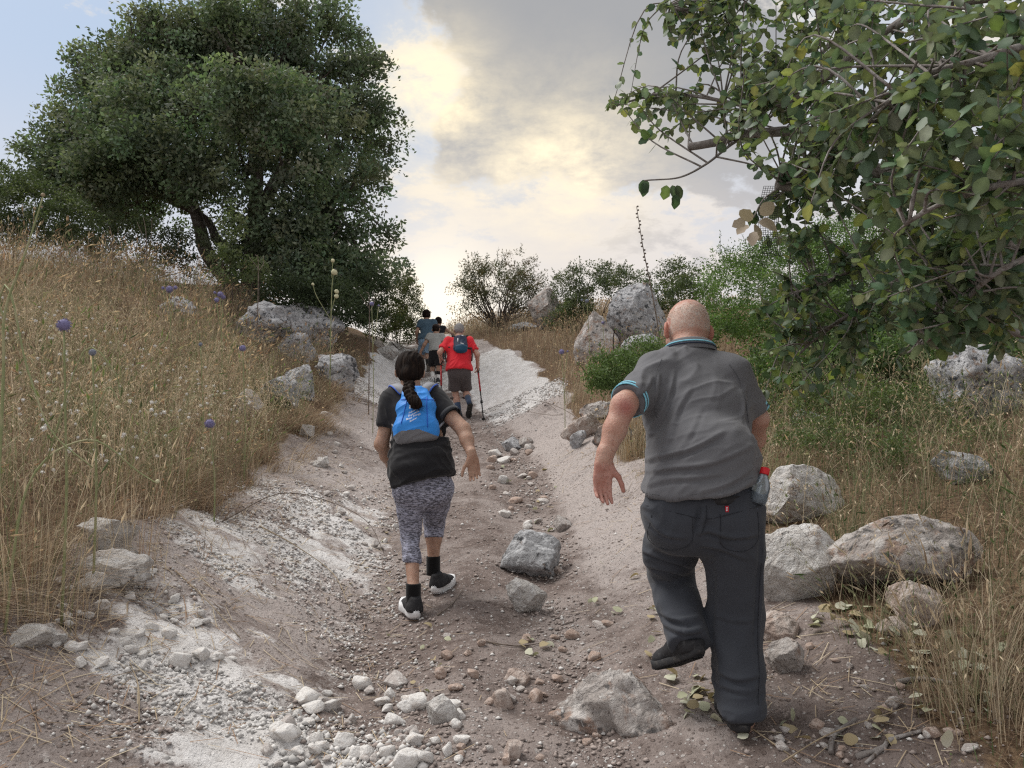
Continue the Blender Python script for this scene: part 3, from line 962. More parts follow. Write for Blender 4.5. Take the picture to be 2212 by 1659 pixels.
def grass_object(name, label, x, y, h, colours, probs, width, head=0.5, lean=(.05, .55), segs=3, spread=.45):
    n = len(x)
    base = np.stack([x, y, ground(x, y) - .02], 1)
    ci = RNG.choice(len(colours), n, p=probs)
    c = np.array(colours)[ci] * RNG.uniform(.6, 1.3, (n, 1)) * (1 + .35 * fbm(np.stack([x * .9, y * .9, 0 * x], 1), 3, 71))[:, None]
    lean_ = RNG.uniform(*lean, n) ** 1.2
    lean_ = np.where(RNG.uniform(0, 1, n) < .14, lean_ + RNG.uniform(.5, 1.3, n), lean_)
    az = RNG.normal(0, 1, n) * spread * 4 + 2.6 * vnoise(np.stack([x * .8, y * .8, 0 * x], 1), 5)
    V, F, k, tip, td = blade_arrays(base, h, az, lean_, width * RNG.uniform(.6, 1.4, n), segs)
    T = np.repeat(c, k, 0)
    m = np.nonzero(RNG.uniform(0, 1, n) < head)[0]
    if len(m):
        HV, HF = heads_arrays(tip[m], td[m], h[m] * RNG.uniform(.06, .16, len(m)), width[m] * RNG.uniform(2.2, 4.5, len(m)) + .001)
        F = np.concatenate([F, HF + len(V)])
        V = np.concatenate([V, HV])
        T = np.concatenate([T, np.repeat(c[m] * np.array((1.12, 1.08, 1.0)), 8, 0)])
    o = link(name, make_mesh(name, V, [F], M['grass'], T))
    return tag(o, label, kind='stuff')


TAN, STRAW, BROWN, RUST, GREEN, OLIVE = (.48, .385, .27), (.62, .53, .39), (.26, .20, .15), (.37, .25, .17), (.145, .19, .095), (.28, .28, .165)


def scatter(n, ylo, yhi, side, ypow=1.6, reach=8.0, dens=None):
    y = ylo + (yhi - ylo) * RNG.uniform(0, 1, n * 4) ** ypow
    X, _ = columns(y)
    r = reach * RNG.uniform(0, 1, n * 4) ** 1.1
    x = X[:, 3] + .15 - r if side < 0 else X[:, 7] - .15 + r
    p = grass_mask(x, y)
    if dens is not None:
        p = p * dens(x, y)
    vis = np.abs(x) < (y + .6) * .74 + .3
    k = np.nonzero((RNG.uniform(0, 1, len(x)) < p) & vis)[0][:n]
    return x[k], y[k]


def branched_grass():
    """oat-like stems whose side threads carry hanging spikelets"""
    x, y = scatter(1900, 2.3, 10, -1, 1.3, 4.5)
    x2, y2 = scatter(500, 2.4, 8, 1, 1.2, 3.5)
    x, y = np.concatenate([x, x2]), np.concatenate([y, y2])
    n = len(x)
    base = np.stack([x, y, ground(x, y) - .02], 1)
    h = RNG.uniform(.35, .85, n)
    az = RNG.uniform(0, 6.28, n)
    c = np.array((STRAW, TAN, OLIVE))[RNG.integers(0, 3, n)] * RNG.uniform(.8, 1.25, (n, 1))
    lean = RNG.uniform(.05, .5, n)
    V, F, k, tip, td = blade_arrays(base, h, az, lean, .0022 + .0003 * y, 4, .5)
    T = [np.repeat(c, k, 0)]
    VV, FF, off = [V], [F], len(V)
    P4 = V.reshape(n, 5, 2, 3).mean(2)
    for j in range(7):
        f = RNG.uniform(.55, 1.0, n)
        i = np.clip((f * 4).astype(int), 0, 3)
        b = P4[np.arange(n), i] + (P4[np.arange(n), i + 1] - P4[np.arange(n), i]) * (f * 4 - i)[:, None]
        V, F, k, tip, td = blade_arrays(b, RNG.uniform(.05, .13, n), RNG.uniform(0, 6.28, n), RNG.uniform(.8, 2.2, n), .0012 + .0002 * y, 2, .6)
        VV.append(V); FF.append(F + off); off += len(V); T.append(np.repeat(c, k, 0))
        V, F = heads_arrays(tip, norm(td + np.array((0, 0, -.9))), RNG.uniform(.016, .03, n), .004 + .0005 * y)
        VV.append(V); FF.append(F + off); off += len(V); T.append(np.repeat(c * 1.1, 8, 0))
    o = link('wild_oats', make_mesh('wild_oats', np.concatenate(VV), [np.concatenate(FF)], M['grass'], np.concatenate(T)))
    tag(o, 'branched dry wild oats among the grass of both banks', kind='stuff')


def build_grass():
    # left bank: high dry grass
    x, y = scatter(24500, 2.2, 15.5, -1, 1.25, 6.5, lambda x, y: ss(fbm(np.stack([x * 1.6, y * 1.6, 0 * x], 1), 2, 91), -.45, .15))
    b = bank(x, y)
    h = (.16 + .40 * ss(b, -.05, 1.0)) * RNG.uniform(.3, 1.35, len(x)) * (1 + .5 * fbm(np.stack([x, y, 0 * x], 1) * .9, 3, 3))
    w = .0016 + .00035 * y
    grass_object('dry_grass', 'high dry tan grass covering the left bank', x, y, h, (TAN, STRAW, BROWN, RUST, OLIVE, GREEN), (.29, .14, .22, .13, .12, .10), w, .45, (.05, .95))
    branched_grass()
    # low litter of broken stems at the lip of the left bank and under the high grass
    x, y = scatter(15000, 2.2, 12, -1, 1.3, 3.0)
    grass_object('grass_litter', 'fallen brown grass stems along the rim of the left bank', x, y, RNG.uniform(.08, .26, len(x)), (BROWN, RUST, TAN), (.45, .3, .25), .002 + .0003 * y, 0, (.8, 2.2), 2)
    # crest grass in front of the oak and right bank
    x, y = scatter(15000, 6.2, 26, 1, 1.0, 6.0, lambda x, y: ss(-x + .30 * y, -2.0, 1.0) + .12)
    b = bank(x, y)
    h = (.14 + .34 * ss(b, -.05, .8)) * RNG.uniform(.5, 1.2, len(x))
    grass_object('dry_grass', 'dry tan grass covering the right bank along the path', x, y, h, (TAN, STRAW, BROWN, RUST, OLIVE), (.40, .24, .16, .12, .08), .0016 + .00035 * y, .55)
    # right of the old man: long mixed green and dry grass
    x, y = scatter(9500, 2.0, 8.5, 1, 1.1, 5.0, lambda x, y: .8 + 0 * x)
    h = (.12 + .34 * ss(bank(x, y), 0, .9)) * RNG.uniform(.4, 1.3, len(x))
    grass_object('mixed_grass', 'long half green grass between the boulders on the right', x, y, h, (GREEN, (.10, .165, .06), OLIVE, TAN, BROWN), (.25, .2, .25, .15, .15), .0018 + .0003 * y, .35, (.1, .9), 4)
    x, y = scatter(6000, 2.0, 8.0, 1, 1.1, 4.0)
    grass_object('grass_litter', 'brown matted stems between the boulders on the right', x, y, RNG.uniform(.06, .22, len(x)), (BROWN, TAN, RUST), (.5, .3, .2), .002 + .0003 * y, 0, (.8, 2.4), 2)
    # rim of the left bank: clumps that lean out and spill over the cut
    y = 2.3 + 10 * RNG.uniform(0, 1, 26000) ** 1.2
    X, _ = columns(y)
    x = X[:, 3] - .22 + RNG.normal(0, .20, len(y))
    k = fbm(np.stack([x * 3.2, y * 3.2, 0 * x], 1), 2, 97) > .12
    k &= RNG.uniform(0, 1, len(x)) < np.prod([ss(np.hypot(x - a, y - b), .8 * r, 1.2 * r) for a, b, r in EXCL], axis=0)
    x, y = x[k][:6500], y[k][:6500]
    n = len(x)
    base = np.stack([x, y, ground(x, y) - .02], 1)
    c = np.array((RUST, TAN, BROWN, STRAW))[RNG.choice(4, n, p=(.3, .3, .25, .15))] * RNG.uniform(.6, 1.3, (n, 1))
    V, F, kk, tip, td = blade_arrays(base, RNG.uniform(.14, .42, n), RNG.normal(-.3, .7, n), RNG.uniform(.6, 2.0, n), (.002 + .0003 * y) * RNG.uniform(.6, 1.4, n), 4)
    o = link('spilling_grass', make_mesh('spilling_grass', V, [F], M['grass'], np.repeat(c, kk, 0)))
    tag(o, 'bent rusty grass spilling over the rim of the left cut', kind='stuff')
    # green stems in patches
    y = 2.3 + 9 * RNG.uniform(0, 1, 9000) ** 1.2
    X, _ = columns(y)
    x = X[:, 3] - .1 - 4.0 * RNG.uniform(0, 1, len(y))
    k = (fbm(np.stack([x * 1.7, y * 1.7, 0 * x], 1), 2, 99) > .18) & (np.abs(x) < y * .7)
    x, y = x[k][:1400], y[k][:1400]
    grass_object('green_stems', 'thin green stems in patches among the dry grass of the left bank', x, y, RNG.uniform(.3, .75, len(x)), (GREEN, (.20, .27, .10), OLIVE), (.35, .4, .25), .0022 + .0003 * y, .3, (.05, .8), 4)
    # scattered straws lying on the bare slopes
    n = 2600
    y = 1.9 + 7 * RNG.uniform(0, 1, n) ** 1.4
    X, _ = columns(y)
    x = np.where(RNG.uniform(0, 1, n) < .75, X[:, 3] + .0 + np.abs(RNG.normal(0, .45, n)), X[:, 7] - np.abs(RNG.normal(0, .35, n)))
    x = np.where(RNG.uniform(0, 1, n) < .2, X[:, 4] + RNG.normal(0, .25, n), x)
    a = RNG.uniform(0, 6.28, n)
    L = RNG.uniform(.03, .17, n)
    V = []
    p0 = np.stack([x, y], 1) - np.stack([np.cos(a), np.sin(a)], 1) * L[:, None] / 2
    p1 = np.stack([x, y], 1) + np.stack([np.cos(a), np.sin(a)], 1) * L[:, None] / 2
    s = np.stack([-np.sin(a), np.cos(a)], 1) * .0016
    q = [p0 - s, p0 + s, p1 + s, p1 - s]
    V = np.stack([np.concatenate([c, (ground(c[:, 0], c[:, 1]) + .008)[:, None]], 1) for c in q], 1).reshape(-1, 3)
    F = np.arange(4 * n).reshape(-1, 4)
    c = np.array((STRAW, TAN, RUST, BROWN))[RNG.integers(0, 4, n)]
    o = link('straw', make_mesh('straw', V, [F], M['grass'], np.repeat(c, 4, 0)))
    tag(o, 'loose straws scattered on the bare slopes', kind='stuff')


build_grass()


def tuft(label, u, v, n, h, spread, colours, probs, lean=(.05, .6), w=.0032, name='grass_tuft', head=.5, Y=None, group=None):
    p = gpoint(u, v) if Y is None else P(u, v, Y)
    az = RNG.uniform(0, 6.28, n)
    r = spread * RNG.uniform(0, 1, n)
    b = np.stack([r * np.cos(az), r * np.sin(az), 0 * r], 1)
    b[:, 2] = ground(p[0] + b[:, 0], p[1] + b[:, 1]) - p[2] - .01
    hh = h * RNG.uniform(.45, 1.1, n)
    c = np.array(colours)[RNG.choice(len(colours), n, p=probs)] * RNG.uniform(.75, 1.2, (n, 1))
    V, F, k, tip, td = blade_arrays(b, hh, az + RNG.normal(0, .6, n), RNG.uniform(*lean, n), np.full(n, w) * RNG.uniform(.6, 1.3, n), 5)
    T = np.repeat(c, k, 0)
    m = np.nonzero(RNG.uniform(0, 1, n) < head)[0]
    if len(m):
        HV, HF = heads_arrays(tip[m], td[m], hh[m] * .14, np.full(len(m), w * 2.4))
        F = np.concatenate([F, HF + len(V)])
        V = np.concatenate([V, HV])
        T = np.concatenate([T, np.repeat(c[m] * 1.1, 8, 0)])
    o = link(name, make_mesh(name, V, [F], M['grass'], T), loc=p)
    return tag(o, label, 'grass tuft', group)


tuft('tall dry grass tuft at the right border in front of the layered boulder', 2080, 1520, 130, .62, .16, (STRAW, TAN, BROWN, OLIVE), (.35, .35, .15, .15), (.05, .55))
tuft('dry grass clump among fallen leaves at the bottom right', 2150, 1560, 150, .45, .22, (STRAW, TAN, BROWN, OLIVE), (.3, .4, .15, .15), (.2, 1.0))
tuft('thin green grass tuft in front of the uppermost white boulder', 1835, 1180, 110, .42, .12, (GREEN, OLIVE, TAN), (.4, .35, .25), (.05, .5))
tuft('dark thin weed stalks between the two white boulders', 1800, 1290, 26, .5, .08, (BROWN, (.09, .06, .04), OLIVE), (.5, .3, .2), (.2, .8), .004)
tuft('golden dry grass clump behind the old man\'s forearm', 1365, 985, 190, .48, .22, (STRAW, TAN, (.45, .30, .14)), (.4, .4, .2), (.05, .45), .0036)
tuft('yellowish short grass above the slanting slab', 1235, 868, 120, .30, .25, (OLIVE, STRAW, TAN), (.4, .3, .3), (.1, .7), .004)
tuft('green grass tuft in front of the layered boulder', 1890, 1390, 60, .34, .16, (GREEN, OLIVE, TAN), (.35, .35, .3), (.1, .8))
tuft('tall pale stalks rising beside the flaky white block', 275, 1225, 70, .62, .2, (STRAW, TAN, RUST), (.45, .4, .15), (.03, .3), .0036)
tuft('pale straw clump at the left border above the half-buried rock', 60, 1330, 90, .7, .25, (STRAW, TAN, OLIVE, GREEN), (.4, .3, .2, .1), (.03, .35), .0036)


# ------------------------------------------------------------------ leaves, shrubs and trees
def leaf_quads(C, D, N, L, W, fold=.12):
    S = norm(np.cross(D, N))
    N = np.cross(S, D)
    L, W = L[:, None], W[:, None]
    V = np.stack([C, C + D * L * .5 + S * W * .5 + N * W * fold, C + D * L, C + D * L * .5 - S * W * .5 + N * W * fold], 1)
    n = len(C)
    F = np.arange(4 * n).reshape(-1, 4)
    return V.reshape(-1, 3), F


def crown_points(lobes, n_clumps, shell=.55):
    """clump centres inside a union of ellipsoids [(centre, radii)], thinner towards the middle"""
    vol = np.array([np.prod(r) ** .70 for c, r in lobes])
    k = RNG.choice(len(lobes), n_clumps, p=vol / vol.sum())
    d = norm(RNG.normal(size=(n_clumps, 3)))
    rr = shell + (1 - shell) * RNG.uniform(0, 1, n_clumps) ** .6
    c = np.array([lobes[i][0] for i in k]) + d * rr[:, None] * np.array([lobes[i][1] for i in k])
    out = d / np.array([lobes[i][1] for i in k])
    return c, norm(out)


def clump_leaves(c, out, per, cr, L, W, up=.4, spread=1.0):
    n = len(c) * per
    cc = np.repeat(c, per, 0)
    off = np.clip(RNG.normal(size=(n, 3)), -1.5, 1.5) * (np.repeat(cr, per)[:, None] * .5) * np.array((1, 1, .75))
    D = norm(np.repeat(out, per, 0) * .6 + RNG.normal(size=(n, 3)) * spread + np.array((0, 0, -.1)))
    N = norm(np.array((0, 0, 1.0)) * up + np.repeat(out, per, 0) * .4 + RNG.normal(size=(n, 3)) * .7)
    return leaf_quads(cc + off, D, N, L * RNG.uniform(.6, 1.3, n), W * RNG.uniform(.6, 1.3, n))


def shrub(label, lobes, n_clumps, per, L, W, colours, name='shrub', cat='shrub', group=None, stems=9, base=None, cr=.16, shell=.4, mat='shrub_leaf', sprigs=0, stem_r=.012):
    c, out = crown_points(lobes, n_clumps, shell)
    g = ground(c[:, 0], c[:, 1])
    k = c[:, 2] > g - .05
    c, out = c[k], out[k]
    if base is None:
        m = np.mean([l[0] for l in lobes], 0)
        base = np.array((m[0], m[1], ground(m[0], m[1])))
    root = thing(name, label, cat, base, group)
    V, F = clump_leaves(c, out, per, np.full(len(c), cr) * RNG.uniform(.6, 1.4, len(c)), L, W)
    cl = np.array(colours)[RNG.integers(0, len(colours), len(c))] * RNG.uniform(.75, 1.3, (len(c), 1))
    T = np.repeat(np.repeat(cl, per, 0) * RNG.uniform(.8, 1.2, (len(c) * per, 1)), 4, 0)
    B = Bag()
    ids = RNG.choice(len(c), min(stems, len(c)), replace=False)
    for i in ids:
        mid = base * .5 + c[i] * .5 + RNG.normal(size=3) * .12 * np.linalg.norm(c[i] - base)
        B.tube(smooth_line([base - (0, 0, .05), mid, c[i]], 8), np.linspace(stem_r, stem_r * .3, 9)[:len(smooth_line([base, mid, c[i]], 8))], 5)
    # single sprigs that stick out of the outline
    SV, SF, ST = [], [], []
    nb = len(V)
    if sprigs:
        ids = RNG.choice(len(c), sprigs)
        for i in ids:
            d = norm(out[i] * .7 + np.array((0, 0, .9)) + RNG.normal(size=3) * .35)
            ln = RNG.uniform(.25, .75) * cr * 4
            pts = c[i] + d * np.linspace(0, ln, 6)[:, None] + np.array((0, 0, -.12)) * (np.linspace(0, 1, 6) ** 2)[:, None] * ln
            B.tube(pts, np.linspace(stem_r * .35, .002, 6), 3, cap=False)
            m = 16
            t = RNG.uniform(.1, 1, m)
            C = np.stack([np.interp(t, np.linspace(0, 1, 6), pts[:, a]) for a in range(3)], 1)
            v, f = leaf_quads(C, norm(d * .8 + RNG.normal(size=(m, 3)) * .7), norm(RNG.normal(size=(m, 3)) + (0, 0, .8)), np.full(m, L), np.full(m, W))
            SV.append(v); SF.append(f + nb); ST.append(np.repeat(np.array(colours)[RNG.integers(0, len(colours), m)], 4, 0))
            nb += len(v)
        V = np.concatenate([V] + SV); F = np.concatenate([F] + SF); T = np.concatenate([T] + ST)
    part('foliage', V, [F], M[mat], root, T)['kind'] = 'stuff'
    if len(ids):
        B.part('stem', M['bark'], root)['kind'] = 'stuff'
    return root


def lobe(u, v, Y, rpx, rpy=None, deep=None):
    k = Y / FPX
    return (P(u, v, Y), np.array((rpx * k, (deep or rpx) * k, (rpy or rpx) * k)))


def oak():
    Y = 18.0
    p0 = P(545, 595, Y)
    p0[2] = ground(p0[0], p0[1]) - .1
    root = thing('oak_tree', 'big dark round-crowned oak standing on the crest of the left bank', 'tree', p0)
    lobes = [(P(cu, cv, cy), np.array((cr_ * cy / FPX, cr_ * cy / FPX, ch * cy / FPX))) for cu, cv, cy, cr_, ch in ((285, 185, Y, 110, 90), (215, 280, Y, 110, 90), (150, 345, Y, 85, 70))] + [lobe(560, 90, Y, 150, 95), lobe(420, 110, Y, 130, 90), lobe(700, 115, Y + .3, 115, 100), lobe(190, 385, Y, 105, 60), lobe(765, 210, Y, 80, 110), lobe(780, 330, Y + .2, 82, 110),
             lobe(740, 440, Y - .5, 115, 110), lobe(700, 550, Y - .9, 135, 85), lobe(610, 470, Y - 1.6, 90, 70), lobe(480, 270, Y - 2.2, 170, 110), lobe(620, 260, Y - 2.2, 150, 115),
             lobe(330, 310, Y - 1.8, 140, 85), lobe(600, 370, Y - 2.3, 150, 75), lobe(250, 375, Y - 1.2, 90, 55), lobe(450, 385, Y - 2.0, 85, 40), lobe(670, 600, Y - 1.2, 110, 55),
             lobe(560, 200, Y + 2, 190, 130), lobe(380, 240, Y + 2, 170, 110), lobe(700, 330, Y + 2, 150, 150), lobe(770, 530, Y, 70, 80), lobe(560, 40, Y, 55, 45), lobe(640, 45, Y, 60, 45), lobe(340, 405, Y - .5, 75, 30), lobe(250, 290, Y - 1, 120, 90), lobe(200, 320, Y + .5, 100, 80), lobe(330, 220, Y - 1.4, 120, 90), lobe(120, 375, Y + .4, 60, 45), lobe(370, 150, Y + .5, 110, 90), lobe(400, 95, Y, 90, 60), lobe(480, 60, Y + .3, 90, 50), lobe(250, 425, Y + 1.2, 110, 45), lobe(150, 415, Y - .3, 100, 45), lobe(270, 400, Y - .6, 110, 48), lobe(360, 385, Y - .8, 100, 45), lobe(270, 160, Y, 90, 70), lobe(190, 230, Y + .3, 80, 70), lobe(300, 450, Y + 2.2, 110, 40), lobe(440, 420, Y + 2, 90, 45), lobe(640, 530, Y - 1.6, 90, 80), lobe(590, 580, Y + .8, 110, 60), lobe(780, 590, Y - .6, 60, 60)]
    small = [(c_, r_ * .66) for c_, r_ in lobes]
    bc, bo = crown_points(small, 215, .62)
    nb = 10
    d = norm(RNG.normal(size=(len(bc) * nb, 3)) + np.repeat(bo, nb, 0) * .7 + np.array((0, -.1, .55)))
    c = np.repeat(bc, nb, 0) + d * np.repeat(RNG.uniform(.5, .85, len(bc)), nb)[:, None] * RNG.uniform(.75, 1.05, (len(d), 1)) * np.array((1, 1, .75))
    out = d
    c2, out2 = crown_points([(c_, r_ * .93) for c_, r_ in lobes], 1350, .5)
    c, out = np.concatenate([c, c2]), np.concatenate([out, out2])
    per = 54
    cr = RNG.uniform(.24, .42, len(c))
    V, F = clump_leaves(c, out, per, cr, .11, .066, .6)
    cl = RNG.uniform(.6, 1.5, (len(c), 1)) * (1 + RNG.uniform(-.12, .12, (len(c), 3)))
    T = np.repeat(np.repeat(cl, per, 0) * RNG.uniform(.75, 1.25, (len(c) * per, 1)), 4, 0)
    part('crown', V, [F], M['oak_leaf'], root, T)
    B = Bag()
    fork = P(545, 545, Y)
    B.tube(smooth_line([p0 - (0, 0, .3), p0 * .4 + fork * .6, fork, P(552, 440, Y), P(560, 300, Y), P(575, 150, Y)], 24), np.linspace(.27, .06, 26)[:len(smooth_line([0 * p0] * 6, 24))], 9)
    B.tube(smooth_line([p0 - (0, 0, .2), P(452, 555, Y - .3), P(432, 490, Y - .4), P(408, 410, Y - .4), P(380, 300, Y), P(330, 210, Y)], 24), np.linspace(.19, .05, 26)[:len(smooth_line([0 * p0] * 6, 24))], 8)
    B.tube(smooth_line([P(500, 545, Y), P(470, 520, Y), P(440, 470, Y + .5), P(330, 420, Y + .6), P(230, 380, Y)], 20), np.linspace(.15, .03, 21)[:len(smooth_line([0 * p0] * 5, 20))], 7)
    B.tube(smooth_line([P(540, 520, Y), P(590, 400, Y + .2), P(660, 280, Y + .2), P(700, 150, Y)], 20), np.linspace(.2, .04, 21)[:len(smooth_line([0 * p0] * 4, 20))], 7)
    B.tube(smooth_line([P(545, 560, Y), P(610, 520, Y - .2), P(690, 460, Y), P(760, 380, Y)], 20), np.linspace(.16, .04, 21)[:len(smooth_line([0 * p0] * 4, 20))], 7)
    hubs = np.array([P(552, 430, Y), P(560, 300, Y), P(405, 390, Y - .4), P(380, 300, Y), P(330, 420, Y + .6), P(620, 350, Y + .2), P(690, 460, Y), P(660, 280, Y + .2), P(240, 385, Y), P(570, 190, Y)])
    for i in RNG.choice(len(c), 210, replace=False):
        h = hubs[np.argmin(np.linalg.norm(hubs - c[i], axis=1) + RNG.uniform(0, .8, len(hubs)))]
        mid = (h + c[i]) / 2 + RNG.normal(size=3) * .22
        pts = smooth_line([h, mid, c[i]], 9)
        B.tube(pts, np.linspace(.06, .010, len(pts)), 4, cap=False)
    B.part('trunk', M['bark'], root)


oak()

G1, G2, G3 = (.062, .085, .045), (.085, .115, .055), (.12, .15, .075)
shrub('dense olive shrub at the left border below the oak', [lobe(60, 455, 14.5, 120, 85), lobe(-60, 440, 14.5, 120, 110), lobe(140, 480, 14.2, 70, 55), lobe(10, 390, 15, 40, 45)], 420, 60, .06, .03, (G2, G1, (.10, .125, .06)), sprigs=40)
shrub('sparse grey-green undergrowth between oak trunk and dry grass', [lobe(300, 535, 16, 110, 60), lobe(430, 545, 16, 100, 50), lobe(210, 510, 16.4, 80, 55)], 240, 46, .06, .035, (G1, G2, (.11, .125, .085)), sprigs=30)
shrub('young pale oak sapling with upright stem in front of the oak trunk', [lobe(500, 475, 13.6, 34, 42), lobe(488, 545, 13.6, 30, 30), lobe(520, 585, 13.6, 60, 30)], 60, 34, .06, .042, (G3, (.15, .175, .10), G2), cr=.13, stems=8, name='sapling', cat='sapling')
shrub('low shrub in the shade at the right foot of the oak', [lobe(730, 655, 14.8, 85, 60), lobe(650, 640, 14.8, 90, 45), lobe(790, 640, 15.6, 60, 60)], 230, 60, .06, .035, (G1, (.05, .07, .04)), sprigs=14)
shrub('olive bush at the right end of the crest beside the climbing man', [lobe(862, 650, 20.5, 48, 72), lobe(885, 690, 20.5, 40, 50), lobe(830, 690, 19.5, 60, 50), lobe(870, 600, 21, 26, 28)], 260, 60, .055, .03, ((.10, .115, .045), G2, (.13, .14, .05)), sprigs=24)
shrub('thin dark bush with bare reddish twigs against the bright sky', [lobe(1075, 610, 21, 80, 55), lobe(1010, 640, 20.6, 45, 40), lobe(1120, 590, 22, 50, 50), lobe(1140, 640, 22, 70, 45), lobe(1020, 590, 21, 30, 45)], 270, 44, .075, .024, ((.085, .095, .05), (.07, .08, .045), (.13, .10, .06)), sprigs=70, stems=60, cr=.2, stem_r=.018)
shrub('grey-green bush line behind the split outcrop', [lobe(1270, 605, 19, 75, 35), lobe(1345, 610, 18, 60, 32), lobe(1235, 640, 19, 55, 40), lobe(1310, 585, 19, 26, 22)], 200, 48, .055, .028, (G2, (.10, .115, .06), G1), sprigs=40)
shrub('bush rising behind the right crag against the sky', [lobe(1462, 600, 16.5, 50, 40), lobe(1420, 640, 16.5, 60, 42), lobe(1500, 640, 15.5, 60, 50)], 200, 50, .05, .028, (G2, (.115, .14, .06), G1), sprigs=34)
shrub('low green bush left of the leaning standing rock', [lobe(1215, 690, 19, 40, 26), lobe(1250, 665, 18.6, 36, 30)], 70, 50, .05, .028, (G2, G3), sprigs=10)
shrub('large bright green mastic bush behind the old man\'s head', [lobe(1600, 640, 11.5, 110, 95), lobe(1700, 590, 12.5, 115, 95), lobe(1790, 560, 13, 100, 85), lobe(1540, 700, 10.8, 60, 55), lobe(1620, 560, 12.5, 60, 40), lobe(1660, 700, 10.5, 90, 50), lobe(1560, 575, 12.5, 35, 40), lobe(1880, 600, 12.5, 110, 90), lobe(1760, 660, 11, 110, 70), lobe(1980, 640, 12, 110, 80), lobe(1830, 530, 13, 100, 80), lobe(1960, 545, 13, 110, 85), lobe(2110, 560, 12.5, 130, 110)], 1750, 52, .042, .022, ((.10, .17, .055), (.13, .21, .065), (.075, .125, .04)), sprigs=60, cr=.17)
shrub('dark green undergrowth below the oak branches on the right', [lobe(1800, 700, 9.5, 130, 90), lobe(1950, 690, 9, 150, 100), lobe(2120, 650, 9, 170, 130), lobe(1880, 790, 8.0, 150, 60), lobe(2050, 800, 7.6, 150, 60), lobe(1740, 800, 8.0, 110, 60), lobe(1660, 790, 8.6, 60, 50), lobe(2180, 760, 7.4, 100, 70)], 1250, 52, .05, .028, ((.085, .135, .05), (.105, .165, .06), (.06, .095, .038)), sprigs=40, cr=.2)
shrub('low bright green bush on the bank left of the old man\'s shoulder', [lobe(1335, 800, 8.4, 62, 40), lobe(1400, 770, 8.8, 60, 40), lobe(1300, 818, 8.2, 36, 25)], 190, 60, .034, .016, ((.11, .165, .06), (.09, .14, .05), (.13, .19, .08)), sprigs=20, cr=.12, base=gpoint(1335, 838))
shrub('fine-leaved weeds under the oak branches beside the sleeve', [lobe(1700, 860, 6.6, 80, 60), lobe(1830, 870, 6.4, 120, 55), lobe(1960, 880, 6.2, 110, 50), lobe(2080, 960, 5.6, 90, 40), lobe(1760, 940, 5.8, 90, 40), lobe(1900, 960, 5.4, 90, 40)], 330, 42, .032, .012, ((.10, .145, .055), (.13, .16, .07), (.075, .11, .045)), sprigs=40, cr=.12, stem_r=.005, name='weed_patch', cat='weeds')

# ------------------------------------------------------------------ oak branches that hang in from the right
def leaf_shape(seed):
    r = np.random.default_rng(seed)
    t = np.array([0, .12, .3, .5, .7, .88, 1.0])
    w = np.array([0.0, .22, .33, .36, .31, .18, 0.0]) * r.uniform(.85, 1.1)
    bend = -.16 * t ** 2 * r.uniform(-.6, 2.0) + .05 * np.sin(t * 5) * r.uniform(0, 1)
    fold = r.uniform(-.1, .45)
    mid = np.stack([t, 0 * t, bend], 1)
    wob = 1 + .13 * np.cos(np.arange(7) * math.pi + r.uniform(0, 3))
    lf = np.stack([t, w * wob, bend + w * fold], 1)
    rt = np.stack([t, -w * wob[::-1], bend + w * fold], 1)
    V = np.concatenate([mid, lf[1:-1], rt[1:-1]])
    F, T = [], []
    L = lambda i: 7 + i - 1
    Rr = lambda i: 12 + i - 1
    for i in range(1, 5):
        F.append((i, i + 1, L(i + 1), L(i)))
        F.append((i + 1, i, Rr(i), Rr(i + 1)))
    T += [(0, 1, L(1)), (0, Rr(1), 1), (5, 6, L(5)), (6, 5, Rr(5))]
    return V, np.array(F), np.array(T)


LEAF = [leaf_shape(k) for k in range(8)]
LEAF_TINT = np.concatenate([np.full((7, 1), 1.32), np.tile(np.array([[.9], [1.02], [.86], [1.0], [.9]]), (2, 1))]) * np.ones((1, 3))


def frame_(D, N):
    S = norm(np.cross(N, D))
    return np.stack([D, S, np.cross(D, S)], -1)


